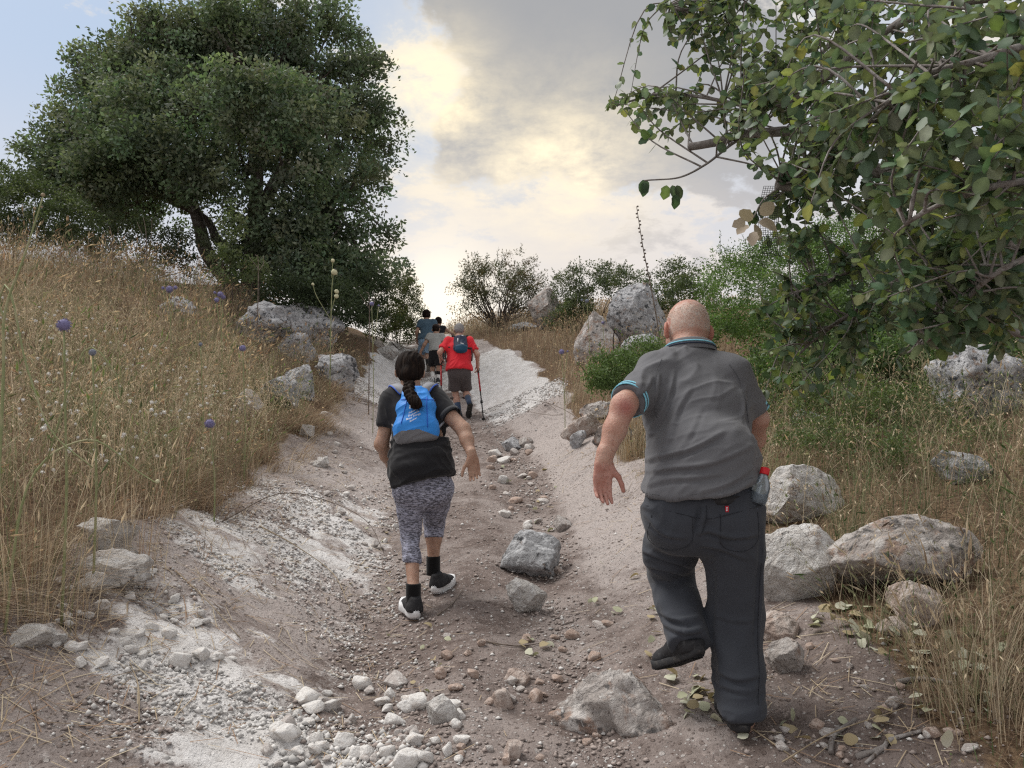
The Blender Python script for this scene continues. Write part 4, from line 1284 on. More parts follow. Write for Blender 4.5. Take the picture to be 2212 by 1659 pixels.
def hanging_oak():
    base = np.array((4.6, 4.2, 0.0))
    base[2] = ground(base[0], base[1])
    root = thing('oak_tree', 'near oak whose broad-leaved branches hang in from the right border', 'tree', base)
    hub = base + np.array((-.1, -.2, 2.3))
    wood = Bag()
    wood.tube(smooth_line([base - (0, 0, .2), base + (.05, 0, 1.2), hub, hub + (-.2, -.3, 1.2)], 14), np.linspace(.26, .14, 15)[:len(smooth_line([0 * base] * 4, 14))], 10)
    main = [  # measured limbs: points (u, v, Y) from the tree outwards, start and end radius
        ([(2500, -60, 3.0), (2212, -20, 2.7), (2016, 16, 2.8), (1865, 99, 3.0), (1730, 208, 3.2), (1626, 172 + 60, 3.3), (1459, 200, 3.45), (1334, 229, 3.55)], .028, .004),
        ([(2500, 330, 3.4), (2212, 395, 3.2), (2063, 376, 3.1), (1876, 365, 3.05), (1800, 344, 3.0), (1760, 372, 3.0), (1719, 401, 2.95), (1673, 401, 2.95)], .036, .020),
        ([(2450, 200, 3.6), (2212, 240, 3.5), (1900, 300, 3.4), (1709, 286, 3.3), (1626, 289, 3.25), (1553, 309, 3.2), (1484, 318, 3.2)], .030, .017),
        ([(1626, 289, 3.25), (1574, 320, 3.2), (1520, 355, 3.15), (1464, 386, 3.1), (1391, 393, 3.1)], .007, .003),
        ([(2500, 560, 3.2), (2300, 560, 3.0), (2150, 520, 2.9), (2000, 560, 3.0), (1900, 640, 3.1), (1800, 700, 3.2), (1700, 790, 3.3)], .022, .004),
        ([(2400, 700, 2.9), (2212, 720, 2.8), (2090, 640, 2.8), (2020, 560, 2.9), (1940, 470, 3.0)], .018, .005),
        ([(2500, 60, 2.0), (2300, 90, 1.9), (2120, 120, 1.85), (1980, 170, 1.9), (1880, 260, 2.0)], .016, .004),
        ([(2500, 330, 2.0), (2330, 380, 1.8), (2180, 400, 1.7), (2060, 430, 1.75), (1960, 480, 1.85)], .014, .004),
        ([(2450, -200, 2.8), (2100, -120, 2.9), (1850, -60, 3.1), (1650, -20, 3.3), (1500, 20, 3.4), (1420, 10, 3.4)], .024, .004),
        ([(2200, -200, 3.6), (1900, 0, 3.6), (1780, 110, 3.6), (1690, 230, 3.5), (1600, 300, 3.4)], .018, .004),
        ([(2500, 500, 2.4), (2300, 520, 2.2), (2140, 600, 2.15), (2040, 700, 2.3), (1960, 760, 2.4)], .014, .004),
        ([(2063, 376, 3.1), (1960, 460, 3.1), (1870, 560, 3.1), (1760, 620, 3.2), (1690, 640, 3.3)], .012, .004),
    ]
    nodes = []
    for pts, r0, r1 in main:
        w = [P(*p) for p in pts]
        s = smooth_line(w, 36)
        s = s + .012 * np.stack([fbm(s * 5 + k * 7, 2, 3 + k) for k in range(3)], 1)
        wood.tube(s, np.linspace(r0, r1, len(s)) * (1 + .12 * vnoise(s * 25, 4)), 8)
        nodes.append(s)
        if r0 > .02:
            wood.tube(smooth_line([hub, (hub + s[0]) / 2 + (0, 0, .2), s[0]], 8), np.linspace(.07, r0, 9)[:len(smooth_line([hub, hub, s[0]], 8))], 7)
    nodes = np.concatenate(nodes)
    # leafy twigs: more of them where the photograph is dense
    areas = [  # u range, v range, Y range, number
        ((1590, 2212), (-60, 260), (2.3, 3.7), 150), ((1430, 1640), (-30, 120), (3.2, 3.6), 20), ((1560, 1760), (120, 330), (3.0, 3.6), 22), ((1750, 2260), (220, 470), (2.0, 3.5), 140),
        ((1960, 2280), (0, 480), (1.55, 2.3), 58), ((1860, 2260), (430, 720), (2.0, 3.3), 115), ((1690, 1900), (430, 640), (2.8, 3.4), 18), ((1660, 1980), (620, 830), (2.9, 3.5), 22),
        ((1960, 2260), (640, 760), (2.2, 3.2), 34), ((1340, 1560), (190, 290), (3.2, 3.6), 15), ((1620, 1760), (360, 500), (2.9, 3.2), 12), ((1300, 1360), (205, 275), (3.45, 3.6), 5), ((1730, 1830), (820, 860), (3.2, 3.5), 5), ((1630, 1780), (480, 700), (3.1, 3.5), 12), ((1440, 1600), (-20, 110), (3.2, 3.6), 14), ((1640, 1960), (700, 850), (3.0, 3.5), 8), ((1620, 1800), (0, 160), (3.0, 3.6), 22)]
    C, D, N, L = [], [], [], []
    for (u0, u1), (v0, v1), (y0, y1), n in areas:
        for _ in range(n):
            tip = P(RNG.uniform(u0, u1), RNG.uniform(v0, v1), RNG.uniform(y0, y1))
            dist = np.linalg.norm(nodes - tip, axis=1)
            k = RNG.choice(np.argsort(dist)[:25])
            a = nodes[k]
            ln = np.linalg.norm(tip - a)
            if ln > .75:
                a = tip + (a - tip) / ln * .75
                a = a + RNG.normal(size=3) * .05
                ln = .75
            mid = (a + tip) / 2 + np.array((0, 0, .10)) * ln + RNG.normal(size=3) * .10 * ln
            s = smooth_line([a, mid, tip], 10)
            wood.tube(s, np.linspace(.0045, .0016, len(s)), 4, cap=False)
            m = RNG.integers(13, 21)
            t = np.sort(RNG.uniform(.18, 1, m) ** .8)
            t[-2:] = 1.0
            pos = np.stack([np.interp(t, np.linspace(0, 1, len(s)), s[:, q]) for q in range(3)], 1)
            ax = norm(tip - mid)
            az = np.arange(m) * 2.4 + RNG.uniform(0, 6)
            p1 = norm(np.cross(ax, (.3, .2, 1)))
            p2 = np.cross(ax, p1)
            d = norm(ax * RNG.uniform(.2, 1.0, (m, 1)) + np.cos(az)[:, None] * p1 + np.sin(az)[:, None] * p2 + np.array((0, 0, -.22)) + RNG.normal(size=(m, 3)) * .2)
            nn = norm(np.array((0, -.12, 1.0)) + RNG.normal(size=(m, 3)) * .5)
            C.append(pos); D.append(d); N.append(nn); L.append(RNG.uniform(.030, .055, m))
    # two withered twigs and the broken-off tip against the sky
    for (u, v, Y) in ((1391, 393, 3.1), (1396, 388, 3.1), (1452, 400, 3.1), (1440, 400, 3.1), (1462, 400, 3.1), (1458, 420, 3.1)):
        p = P(u, v, Y)
        C.append(p[None]); D.append(norm(np.array([[RNG.normal() * .3, .1, -1]]))); N.append(norm(np.array([[.2, -1.0, .2]]))); L.append(np.array([.06]))
    C, D, N, L = map(np.concatenate, (C, D, N, L))
    wood.part('branch', M['pale_bark'], root)
    n = len(C)
    Rm = frame_(D, N)
    kind = RNG.integers(0, len(LEAF), n)
    tint = RNG.uniform(.65, 1.25, (n, 1)) * np.where(RNG.uniform(0, 1, (n, 1)) < .12, np.array([[1.5, 1.35, .75]]), np.array([[1, 1, 1]])) * (1 + RNG.uniform(-.1, .1, (n, 3)))
    # the 300 leaves that show largest are objects of their own
    big = L / np.linalg.norm(C, axis=1) * (np.abs(C[:, 0] / C[:, 1]) < .68) * (C[:, 2] < C[:, 1] * .62)
    order = np.argsort(-big)
    single = order[:300]
    rest = order[300:]
    mats = []
    meshes = {}
    for j in range(8):
        V, F, T = LEAF[j]
        for q in range(4):
            c = tint[single[(j * 4 + q) * 7 % 300]]
            meshes[j, q] = make_mesh('leaf', V, [F, T], M['big_leaf'], np.repeat(c[None], len(V), 0) * LEAF_TINT)
    off = np.array(root.location)
    for i in single:
        o = link('leaf', meshes[int(kind[i]), int(RNG.integers(0, 4))], root, C[i] - off)
        o.rotation_mode = 'QUATERNION'
        o.rotation_quaternion = Matrix(Rm[i].tolist()).to_quaternion()
        o.scale = (float(L[i]),) * 3
    B = Bag()
    for j in range(8):
        V, F, T = LEAF[j]
        ids = rest[kind[rest] == j]
        W = np.einsum('nij,vj->nvi', Rm[ids], V) * L[ids][:, None, None] + C[ids][:, None]
        m = len(ids)
        f = (F[None] + len(V) * np.arange(m)[:, None, None]).reshape(-1, 4)
        t = (T[None] + len(V) * np.arange(m)[:, None, None]).reshape(-1, 3)
        B.add(W.reshape(-1, 3), [f, t], (tint[ids][:, None] * LEAF_TINT[None]).reshape(-1, 3))
    o = B.part('leaves', M['big_leaf'], root)
    o['kind'] = 'stuff'
    # withered cluster that hangs from the broken limb
    p = P(1628, 455, 2.9)
    t = thing('withered_leaves', 'cluster of big pale tan dried leaves hanging under the broken limb', 'dried leaves', p)
    mt = leaf_mat('withered_leaf', (.40, .335, .27), (.46, .40, .33), .15, .7)
    for k, (du, dv, a, s) in enumerate(((-2, 5, 150, .085), (10, 10, -20, .10), (4, 14, -80, .095), (-12, 16, -140, .085), (14, -6, 40, .09), (-18, 8, 200, .07), (0, 30, -100, .08))):
        V, F, T = LEAF[k]
        d = norm(np.array((math.cos(R(a)), -.25, math.sin(R(a)))))
        rm = frame_(d, norm(np.array((.7 * (k % 3 - 1), -1, .6 * (k % 2) - .1))))
        q = P(1628 + du, 470 + dv, 2.9 - .01 * k) - p
        link('leaf', make_mesh('leaf', V @ rm.T * s * .78 * np.array((1, 1, 1)) + q, [F, T], mt, np.ones((len(V), 3))), t)
    st = Bag()
    st.tube(smooth_line([P(1690, 403, 2.95) - p, P(1650, 430, 2.92) - p, P(1628, 470, 2.9) - p], 8), .003, 5)
    link('twig', st.mesh('twig', M['pale_bark']), t)
    # strip of black shade netting caught on the limb
    p = P(1668, 405, 2.98)
    net = Bag()
    for a in range(9):
        s = a / 8
        pts = [P(1650 + 40 * s - 12 * math.sin(v * 3), 402 + 150 * v, 2.98 + .02 * math.sin(5 * s + 7 * v)) - p for v in np.linspace(0, 1, 16)]
        net.tube(pts, .0011, 3, cap=False)
    for b in range(34):
        v = b / 33
        pts = [P(1650 + 40 * s - 12 * math.sin(v * 3), 402 + 150 * v, 2.98 + .02 * math.sin(5 * s + 7 * v)) - p for s in np.linspace(0, 1, 9)]
        net.tube(pts, .0010, 3, cap=False)
    m = pmat('black_netting', [(.025, .025, .028)], .6, None, tint=False)
    tag(link('shade_netting', net.mesh('shade_netting', m), loc=p), 'torn strip of black netting hanging from the broken oak limb', 'netting')


hanging_oak()

# ------------------------------------------------------------------ soft solids for people and their clothes
class Solid:
    def __init__(s, lo, hi, h):
        s.h = h
        s.lo = np.asarray(lo, float) - 3 * h
        n = np.ceil((np.asarray(hi, float) + 3 * h - s.lo) / h).astype(int) + 1
        s.F = np.full(n, 1.0, np.float32)
        s.ax = [s.lo[k] + h * np.arange(n[k]) for k in range(3)]

    def _box(s, lo, hi, pad):
        sl = []
        for k in range(3):
            a = int(max(0, math.floor((lo[k] - pad - s.lo[k]) / s.h)))
            b = int(min(s.F.shape[k], math.ceil((hi[k] + pad - s.lo[k]) / s.h) + 1))
            if b <= a:
                return None, None
            sl.append(slice(a, b))
        g = np.stack(np.meshgrid(*[s.ax[k][sl[k]] for k in range(3)], indexing='ij'), -1)
        return tuple(sl), g

    def _put(s, sl, d, k, op='add'):
        A = s.F[sl]
        d = d.astype(np.float32)
        if op == 'add':
            if k > 0:
                h = np.maximum(k - np.abs(A - d), 0) / k
                s.F[sl] = np.minimum(A, d) - h * h * k * .25
            else:
                s.F[sl] = np.minimum(A, d)
        else:
            d = -d
            if k > 0:
                h = np.maximum(k - np.abs(A - d), 0) / k
                s.F[sl] = np.maximum(A, d) + h * h * k * .25
            else:
                s.F[sl] = np.maximum(A, d)

    def cap(s, a, b, ra, rb, k=.02, op='add'):
        a, b = np.asarray(a, float), np.asarray(b, float)
        r = max(ra, rb)
        sl, g = s._box(np.minimum(a, b) - r, np.maximum(a, b) + r, k + 3 * s.h)
        if sl is None: return
        ab = b - a
        q = g - a
        t = np.clip(q @ ab / max(ab @ ab, 1e-9), 0, 1)
        d = np.linalg.norm(q - t[..., None] * ab, axis=-1) - (ra + (rb - ra) * t)
        s._put(sl, d, k, op)

    def chain(s, pts, rad, k=.02):
        for i in range(len(pts) - 1):
            s.cap(pts[i], pts[i + 1], rad[i], rad[i + 1], k)

    def ecap(s, a, b, ra, rb, lat, k=.03):
        """capsule with elliptical section: ra, rb = (half breadth, half depth); lat = breadth axis"""
        a, b = np.asarray(a, float), np.asarray(b, float)
        ab = b - a
        L = np.linalg.norm(ab)
        w = ab / L
        lat = np.asarray(lat, float)
        lat = norm(lat - w * (lat @ w))
        r = max(*ra, *rb)
        sl, g = s._box(np.minimum(a, b) - r, np.maximum(a, b) + r, k + 3 * s.h)
        if sl is None: return
        q = g - a
        t = np.clip(q @ w / L, 0, 1)
        q = q - t[..., None] * ab
        dep = np.cross(w, lat)
        rx = ra[0] + (rb[0] - ra[0]) * t
        ry = ra[1] + (rb[1] - ra[1]) * t
        rm = np.minimum(rx, ry)
        d = (np.sqrt((q @ lat / rx) ** 2 + (q @ dep / ry) ** 2 + (q @ w / rm) ** 2) - 1) * rm
        s._put(sl, d, k)

    def ell(s, c, rad, axes=None, k=.02, op='add'):
        c, rad = np.asarray(c, float), np.asarray(rad, float)
        A = np.eye(3) if axes is None else np.asarray(axes, float)
        r = rad.max()
        sl, g = s._box(c - r, c + r, k + 3 * s.h)
        if sl is None: return
        q = (g - c) @ A.T
        k0 = np.linalg.norm(q / rad, axis=-1)
        k1 = np.linalg.norm(q / rad ** 2, axis=-1)
        s._put(sl, k0 * (k0 - 1) / np.maximum(k1, 1e-6), k, op)

    def cut(s, p, n, k=.004, lo=None, hi=None):
        """remove what lies on the +n side of the plane (inside a box when given)"""
        p, n = np.asarray(p, float), norm(n)
        lo = s.lo if lo is None else lo
        hi = np.array([a[-1] for a in s.ax]) if hi is None else hi
        sl, g = s._box(np.asarray(lo), np.asarray(hi), 0)
        if sl is None: return
        s._put(sl, -((g - p) @ n), k, 'sub')

    def mesh(s):
        F, h = s.F, s.h
        I = F < 0
        c = np.zeros(tuple(n - 1 for n in F.shape), np.int8)
        sh = lambda A, o: A[o[0]:A.shape[0] - 1 + o[0], o[1]:A.shape[1] - 1 + o[1], o[2]:A.shape[2] - 1 + o[2]]
        corners = [(i, j, k) for i in (0, 1) for j in (0, 1) for k in (0, 1)]
        for o in corners:
            c += sh(I, o)
        ids = np.argwhere((c > 0) & (c < 8))
        pos, cnt = np.zeros((len(ids), 3)), np.zeros(len(ids))
        for o in corners:
            for ax in range(3):
                if o[ax]: continue
                e = list(o); e[ax] = 1
                fa = F[tuple((ids + o).T)]
                fb = F[tuple((ids + e).T)]
                m = (fa < 0) != (fb < 0)
                t = fa[m] / (fa[m] - fb[m])
                q = np.repeat(np.array(o, float)[None], m.sum(), 0)
                q[:, ax] = t
                pos[m] += q
                cnt[m] += 1
        V = s.lo + h * (ids + pos / cnt[:, None])
        num = np.full(c.shape, -1, np.int32)
        num[tuple(ids.T)] = np.arange(len(ids))
        Q = []
        for ax in range(3):
            a1, a2 = (ax + 1) % 3, (ax + 2) % 3
            s0, s1 = [slice(1, -1)] * 3, [slice(1, -1)] * 3
            s0[ax], s1[ax] = slice(0, -1), slice(1, None)
            A, B = I[tuple(s0)], I[tuple(s1)]
            e = np.argwhere(A != B)
            flip = ~A[tuple(e.T)]
            st = np.ones(3, int); st[ax] = 0
            e = e + st
            quad = []
            for d1, d2 in ((-1, -1), (0, -1), (0, 0), (-1, 0)):
                o = e.copy(); o[:, a1] += d1; o[:, a2] += d2
                quad.append(num[tuple(o.T)])
            q = np.stack(quad, 1)
            q[flip] = q[flip][:, ::-1]
            Q.append(q)
        Q = np.concatenate(Q)
        return V, Q[(Q >= 0).all(1)]


def relax(V, Q, n=2, w=.5):
    for _ in range(n):
        S, c = np.zeros_like(V), np.zeros(len(V))
        for k in range(4):
            np.add.at(S, Q[:, k], V[Q[:, (k + 1) % 4]] + V[Q[:, (k + 3) % 4]])
            np.add.at(c, Q[:, k], 2)
        V = V * (1 - w) + w * S / np.maximum(c, 1)[:, None]
    return V


def vnormals(V, Q):
    n = np.cross(V[Q[:, 2]] - V[Q[:, 0]], V[Q[:, 3]] - V[Q[:, 1]])
    N = np.zeros_like(V)
    for k in range(4):
        np.add.at(N, Q[:, k], n)
    return norm(N)


def folds(V, Q, along, across, amp, fa, fc, seed, sharp=2.0, mask=None):
    """raise cloth folds that run along one direction"""
    q = np.stack([V @ norm(along) * fa, V @ norm(across) * fc, (V @ np.cross(norm(along), norm(across))) * fc * .6], 1)
    q[:, 1] += 1.2 * fbm(V * 4, 2, seed + 50)
    r = 1 - np.abs(fbm(q, 2, seed)) * 2.2
    r = np.sign(r) * np.abs(r) ** sharp if sharp != 1 else r
    m = 1 if mask is None else mask
    return V + vnormals(V, Q) * (amp * (np.clip(r, -.4, 1)) * m)[:, None]


def creases(V, Q, lines, amp, width):
    """sharp cloth folds along measured lines [(u, v, Y), ...] on the side that faces the path's lower end"""
    N = vnormals(V, Q)
    m = ss(-N[:, 1], -.15, .25)
    D = np.zeros(len(V))
    for ln in lines:
        w, a = width, amp
        if isinstance(ln[-1], float):
            a, ln = amp * ln[-1], ln[:-1]
        p = smooth_line([P(*q) for q in ln], 14)[:, [0, 2]]
        q = V[:, [0, 2]]
        best, tt, sg = np.full(len(V), 9.0), np.zeros(len(V)), np.zeros(len(V))
        for i in range(len(p) - 1):
            ab = p[i + 1] - p[i]
            t = np.clip(((q - p[i]) @ ab) / (ab @ ab), 0, 1)
            e = q - p[i] - t[:, None] * ab
            d = np.linalg.norm(e, axis=1)
            k = d < best
            best[k], tt[k] = d[k], (i + t[k]) / (len(p) - 1)
            sg[k] = np.sign(ab[0] * e[k, 1] - ab[1] * e[k, 0])
        sd = best * sg
        prof = np.exp(-(sd / w) ** 2) - .75 * np.exp(-((sd + 1.7 * w) / (w * .8)) ** 2)
        D += a * prof * np.sin(np.clip(tt, 0, 1) * math.pi) ** .6
    return V + N * (D * m)[:, None]


def axes_of(fwd, up):
    f = norm(fwd)
    l = norm(np.cross(up, f))          # the person's left
    return np.stack([l, f, np.cross(f, l)])


def head(s, c, fwd, up, sc=1.0, ears=True):
    """cranium, jaw, face and ears into a Solid; returns axes (left, forward, up)"""
    A = axes_of(fwd, up)
    l, f, u = A
    q = lambda x, y, z: np.asarray(c) + sc * (l * x + f * y + u * z)
    s.ell(q(0, -.012, .028), np.array((.078, .098, .088)) * sc, A, .02)
    s.ell(q(0, -.035, -.005), np.array((.070, .068, .070)) * sc, A, .03)
    s.ell(q(0, .035, -.035), np.array((.064, .060, .080)) * sc, A, .03)
    s.ell(q(0, .052, -.092), np.array((.042, .042, .030)) * sc, A, .03)
    s.cap(q(0, .088, .008), q(0, .114, -.034), .009 * sc, .014 * sc, .016)
    for e in (-1, 1):
        s.ell(q(.033 * e, .094, .012), np.array((.020, .014, .013)) * sc, A, .005, 'sub')
        s.ell(q(.033 * e, .082, .012), np.array((.0135, .0135, .0125)) * sc, A, .003)
        s.cap(q(.014 * e, .094, .030), q(.050 * e, .078, .030), .008 * sc, .006 * sc, .012)
        s.ell(q(.045 * e, .062, -.022), np.array((.022, .022, .018)) * sc, A, .02)
        if ears:
            B = axes_of(f * .8 + l * e * .5, u)
            s.ell(q(.084 * e, -.008, -.010), np.array((.011, .026, .036)) * sc, axes_of(norm(f * .85 + l * e * -.4), norm(u - f * .15)), .006)
            s.ell(q(.094 * e, -.004, -.008), np.array((.007, .013, .020)) * sc, axes_of(norm(f * .85 + l * e * -.4), u), .003, 'sub')
    s.cap(q(-.020, .098, -.066), q(.020, .098, -.066), .007 * sc, .007 * sc, .006)
    s.cap(q(-.018, .096, -.077), q(.018, .096, -.077), .007 * sc, .007 * sc, .006)
    return A


def hand(s, w, fdir, palm, thumb, sz=1.0, curl=(.25, .45, .4), spread=.10, tcurl=.3, k=.004, fat=1.0):
    """palm, four separate fingers and a thumb; palm = way the palm faces, thumb = side the thumb is on"""
    f = norm(fdir)
    n = norm(palm - f * np.dot(palm, f))
    t = norm(np.asarray(thumb) - f * np.dot(thumb, f) - n * np.dot(thumb, n))
    w = np.asarray(w, float)
    P_ = lambda a, b, c: w + sz * (f * a + t * b + n * c)
    s.cap(P_(-.03, 0, 0), P_(.02, 0, 0), .026 * sz * fat, .026 * sz * fat, .02)
    for b in (-.026, -.009, .009, .026):
        s.cap(P_(.015, b * .6, 0), P_(.078, b, 0), .0155 * sz * fat, .0125 * sz * fat, .012)
    s.cap(P_(.02, .022, .006), P_(.055, .026, .008), .017 * sz * fat, .012 * sz, .012)      # ball of the thumb
    s.cap(P_(.02, -.024, .005), P_(.06, -.026, .004), .013 * sz * fat, .012 * sz, .012)
    for i, (b, ln) in enumerate(((.029, .92), (.0095, 1.0), (-.0105, .95), (-.0295, .76))):
        d0 = norm(f + t * b * spread * 40 * .6)
        p = P_(.082, b, 0)
        ang = 0
        r = .0092 * sz * fat * (1 if i < 3 else .88)
        for j, (sl, cu) in enumerate(zip((.044, .027, .022), curl)):
            ang += cu * (1 + .12 * i)
            d = norm(d0 * math.cos(ang) + n * math.sin(ang))
            q = p + d * sl * ln * sz
            s.cap(p, q, r, r * .93, k if j else .008)
            p, r = q, r * .92
    p = P_(.030, .030, .008)
    for j, (sl, a, r) in enumerate(((.042, .75, .0125), (.032, .45, .0105), (.026, .25, .0095))):
        d = norm(f * math.cos(a) + t * math.sin(a) + n * tcurl)
        q = p + d * sl * sz
        s.cap(p, q, r * sz * fat, r * sz * fat * .88, .006 if j else .012)
        p = q


SKIN = {}


def skin_mat(name, a, b, c):
    m, nt, bs = new_mat(name)
    vec = nt.nodes.new('ShaderNodeTexCoord').outputs['Object']
    at = nt.nodes.new('ShaderNodeAttribute')
    at.attribute_name = 'tint'
    k = _mix(nt, _ramp(nt, _noise(nt, 16, 6, .65, .4, vec), .40, .60), a, b)
    k = _mix(nt, _ramp(nt, _noise(nt, 80, 4, .65, 0, vec), .56, .68), k, c)
    k = _mix(nt, 1.0, k, at.outputs['Color'], 'MULTIPLY')
    nt.links.new(k, bs.inputs['Base Color'])
    bs.inputs['Roughness'].default_value = .55
    bs.inputs['Specular IOR Level'].default_value = .35
    bs.inputs['Subsurface Weight'].default_value = .12
    bs.inputs['Subsurface Radius'].default_value = (.012, .005, .003)
    bs.inputs['Subsurface Scale'].default_value = .6
    _bump(nt, bs, _noise(nt, 110, 5, .7, .3, vec), .55, .006)
    return m


def cloth_mat(name, colour, rough=.9, weave=900, bump=.15, sheen=.15, tint=False, mottle=.12):
    m, nt, bs = new_mat(name)
    vec = nt.nodes.new('ShaderNodeTexCoord').outputs['Object']
    n = _noise(nt, 6, 5, .6, .3, vec)
    k = _mix(nt, n, tuple(x * (1 - mottle) for x in colour), tuple(min(1, x * (1 + mottle)) for x in colour))
    k = _mix(nt, _noise(nt, weave * .5, 2, .6, 0, vec), k, tuple(min(1, x * 1.12) for x in colour))
    if tint:
        at = nt.nodes.new('ShaderNodeAttribute')
        at.attribute_name = 'tint'
        k = _mix(nt, 1.0, k, at.outputs['Color'], 'MULTIPLY')
    nt.links.new(k, bs.inputs['Base Color'])
    bs.inputs['Roughness'].default_value = rough
    bs.inputs['Specular IOR Level'].default_value = .2
    bs.inputs['Sheen Weight'].default_value = sheen
    if bump:
        _bump(nt, bs, _noise(nt, weave, 2, .5, 0, vec), bump, .002)
    return m


def solid_part(s, name, mat, root, smooth_n=1, tintf=None, fold=(), crease=None):
    V, Q = s.mesh()
    V = relax(V, Q, smooth_n)
    for f in fold:
        V = folds(V, Q, **{k: (v(V) if k == 'mask' else v) for k, v in f.items()})
    if crease:
        for c in crease:
            V = creases(V, Q, *c)
    return part(name, V, [Q], mat, root, tintf(V) if tintf else np.ones((len(V), 3))), V, Q


def bounds(pts, pad):
    p = np.array(pts)
    return p.min(0) - pad, p.max(0) + pad


def limb_ring(a, b, t, r, w, thick=.0035, n=28, lat=None, squash=1.0, bulge=None):
    """a band of cloth round a limb at share t of a -> b; returns V, F of a torus-like strip"""
    a, b = np.asarray(a), np.asarray(b)
    d = norm(b - a)
    c = a + (b - a) * t
    u = norm(np.cross(d, (0.1, 0.3, 1.0))) if lat is None else norm(np.asarray(lat) - d * np.dot(lat, d))
    v = np.cross(d, u)
    ang = np.linspace(0, 2 * math.pi, n, endpoint=False)
    prof = [(-w / 2, 0), (-w / 2, thick), (w / 2, thick), (w / 2, 0)]
    V = np.array([[c + d * x + (math.cos(q) * u + math.sin(q) * v * squash) * (r + y) for x, y in prof] for q in ang]).reshape(-1, 3)
    F = []
    for i in range(n):
        for j in range(3):
            F.append((i * 4 + j, ((i + 1) % n) * 4 + j, ((i + 1) % n) * 4 + j + 1, i * 4 + j + 1))
    return V, np.array(F)[:, ::-1]


# a shoe in its own frame: x = left, y = toe, z = up; sole bottom at z = 0, heel at y = 0
def shoe_outline(L, W, n=44):
    out = []
    t = np.linspace(0, 2 * math.pi, n, endpoint=False)
    y = .5 - .5 * np.cos(t)
    side = np.where(t < math.pi, 1, -1)
    base = np.sqrt(np.clip(1 - (2 * y - 1) ** 4, 0, 1))
    w = base * (.74 + .30 * ss(y, .35, .75) - .10 * np.exp(-((y - .45) / .13) ** 2)) * .5
    return np.stack([side * w * W + .006 * np.sin(y * math.pi), y * L], 1)


def make_shoe(root, heel, toe_dir, up, L=.29, W=.105, H=.075, upper='shoe_upper', sole='shoe_sole', sole_t=.028, collar=.06, tread=True, name='shoe', scale=1.0, h=.005, wave=0.0, stripe=None):
    """heel = point under the back of the sole"""
    f = norm(toe_dir)
    u = norm(np.asarray(up) - f * np.dot(up, f))
    l = np.cross(u, f)
    B = np.stack([l, f, u])                     # rows
    W2 = lambda V: np.asarray(heel) + np.asarray(V) @ B * scale
    s = Solid((-.07, -.03, -.01), (.07, L + .03, .16), h)
    s.ecap((0, .055, .045), (0, .062, .075 + collar * .5), (.040, .050), (.036, .046), (1, 0, 0), .02)
    s.ecap((0, .055, .045), (0, .14, .045), (.042, .05), (.042, .036), (1, 0, 0), .03)
    s.cap((0, .05, .048), (0, .13, .062), .040, .034, .02)
    s.cap((0, .13, .055), (0, L - .055, .036), .040, .036, .03)
    s.ell((0, L - .055, .034), (.046, .054, .034), None, .02)
    s.cut((0, 0, sole_t * .8), (0, 0, -1))
    s.cut((0, .055, .075 + collar), (0, -.3, 1))
    V, Q = s.mesh()
    V = relax(V, Q, 2)
    V[:, 0] *= W / .105
    o = part(name, W2(V), [Q], M[upper], root, np.ones((len(V), 3)))
    out = shoe_outline(L, W)
    n = len(out)
    ctr = out.mean(0)
    rings = []
    for k, (z, g) in enumerate(((.004, .90), (0.0, .97), (.006, 1.03), (sole_t * .5, 1.035), (sole_t * .93, 1.03), (sole_t, .97))):
        p = ctr + (out - ctr) * g
        zz = np.full(n, z)
        if k == 0: zz = np.full(n, .0035)
        yy = p[:, 1] / L
        curve = .018 * ss(yy, .72, 1.05) + .010 * ss(-yy, -.12, .02)       # toe and heel spring
        if wave and k >= 3:
            zz = zz + wave * (np.sin(yy * 34) * .5 + .3) * ss(yy, .3, .5)
        rings.append(np.stack([p[:, 0], p[:, 1], zz + curve], 1))
    V = np.concatenate(rings)
    Fq = []
    for k in range(5):
        for i in range(n):
            j = (i + 1) % n
            Fq.append((k * n + i, k * n + j, (k + 1) * n + j, (k + 1) * n + i))
    BG = Bag()
    cap_b = np.concatenate([rings[0], [[*ctr, .0035]]])
    cap_t = np.concatenate([rings[5], [[*ctr, sole_t]]])
    i = np.arange(n); j = (i + 1) % n
    BG.add(W2(V), [np.array(Fq)[:, ::-1]])
    BG.add(W2(cap_b), [np.stack([i, j, np.full(n, n)], 1)])
    BG.add(W2(cap_t), [np.stack([j, i, np.full(n, n)], 1)])
    so = BG.part('sole', M[sole], o, smooth=False)
    if tread:
        T = Bag()
        for r_, y in enumerate(np.arange(.02, L - .015, .018)):
            yy = y / L
            wv = W * .5 * math.sqrt(max(0, 1 - (2 * yy - 1) ** 4)) * (.74 + .30 * float(ss(yy, .35, .75)))
            zc = .018 * float(ss(yy, .72, 1.05)) + .010 * float(ss(-yy, -.12, .02))
            for x0, x1 in ((-.92, -.36), (-.28, .28), (.36, .92)):
                a = .004 * (1 if x0 < -.3 else -1 if x0 > .3 else 0)
                b = np.array([(x0 * wv, y + a, 0), (x1 * wv, y - a, 0), (x1 * wv, y + .010 - a, 0), (x0 * wv, y + .010 + a, 0)])
                v = np.concatenate([b + (0, 0, zc + .006), b + (0, 0, zc - .004)])
                T.add(W2(v), [np.array([(4, 7, 6, 5), (0, 1, 5, 4), (1, 2, 6, 5), (2, 3, 7, 6), (3, 0, 4, 7)])])
        T.part('tread', M[sole], o, smooth=False)
    if stripe is not None:
        S = Bag()
        for dx in (-.007, .007):
            S.tube(W2([(dx, -.002, sole_t + .008), (dx, .004, .055), (dx, .012, .078)]), .0028, 5)
        S.part('heel_stripe', stripe, o)
    return o


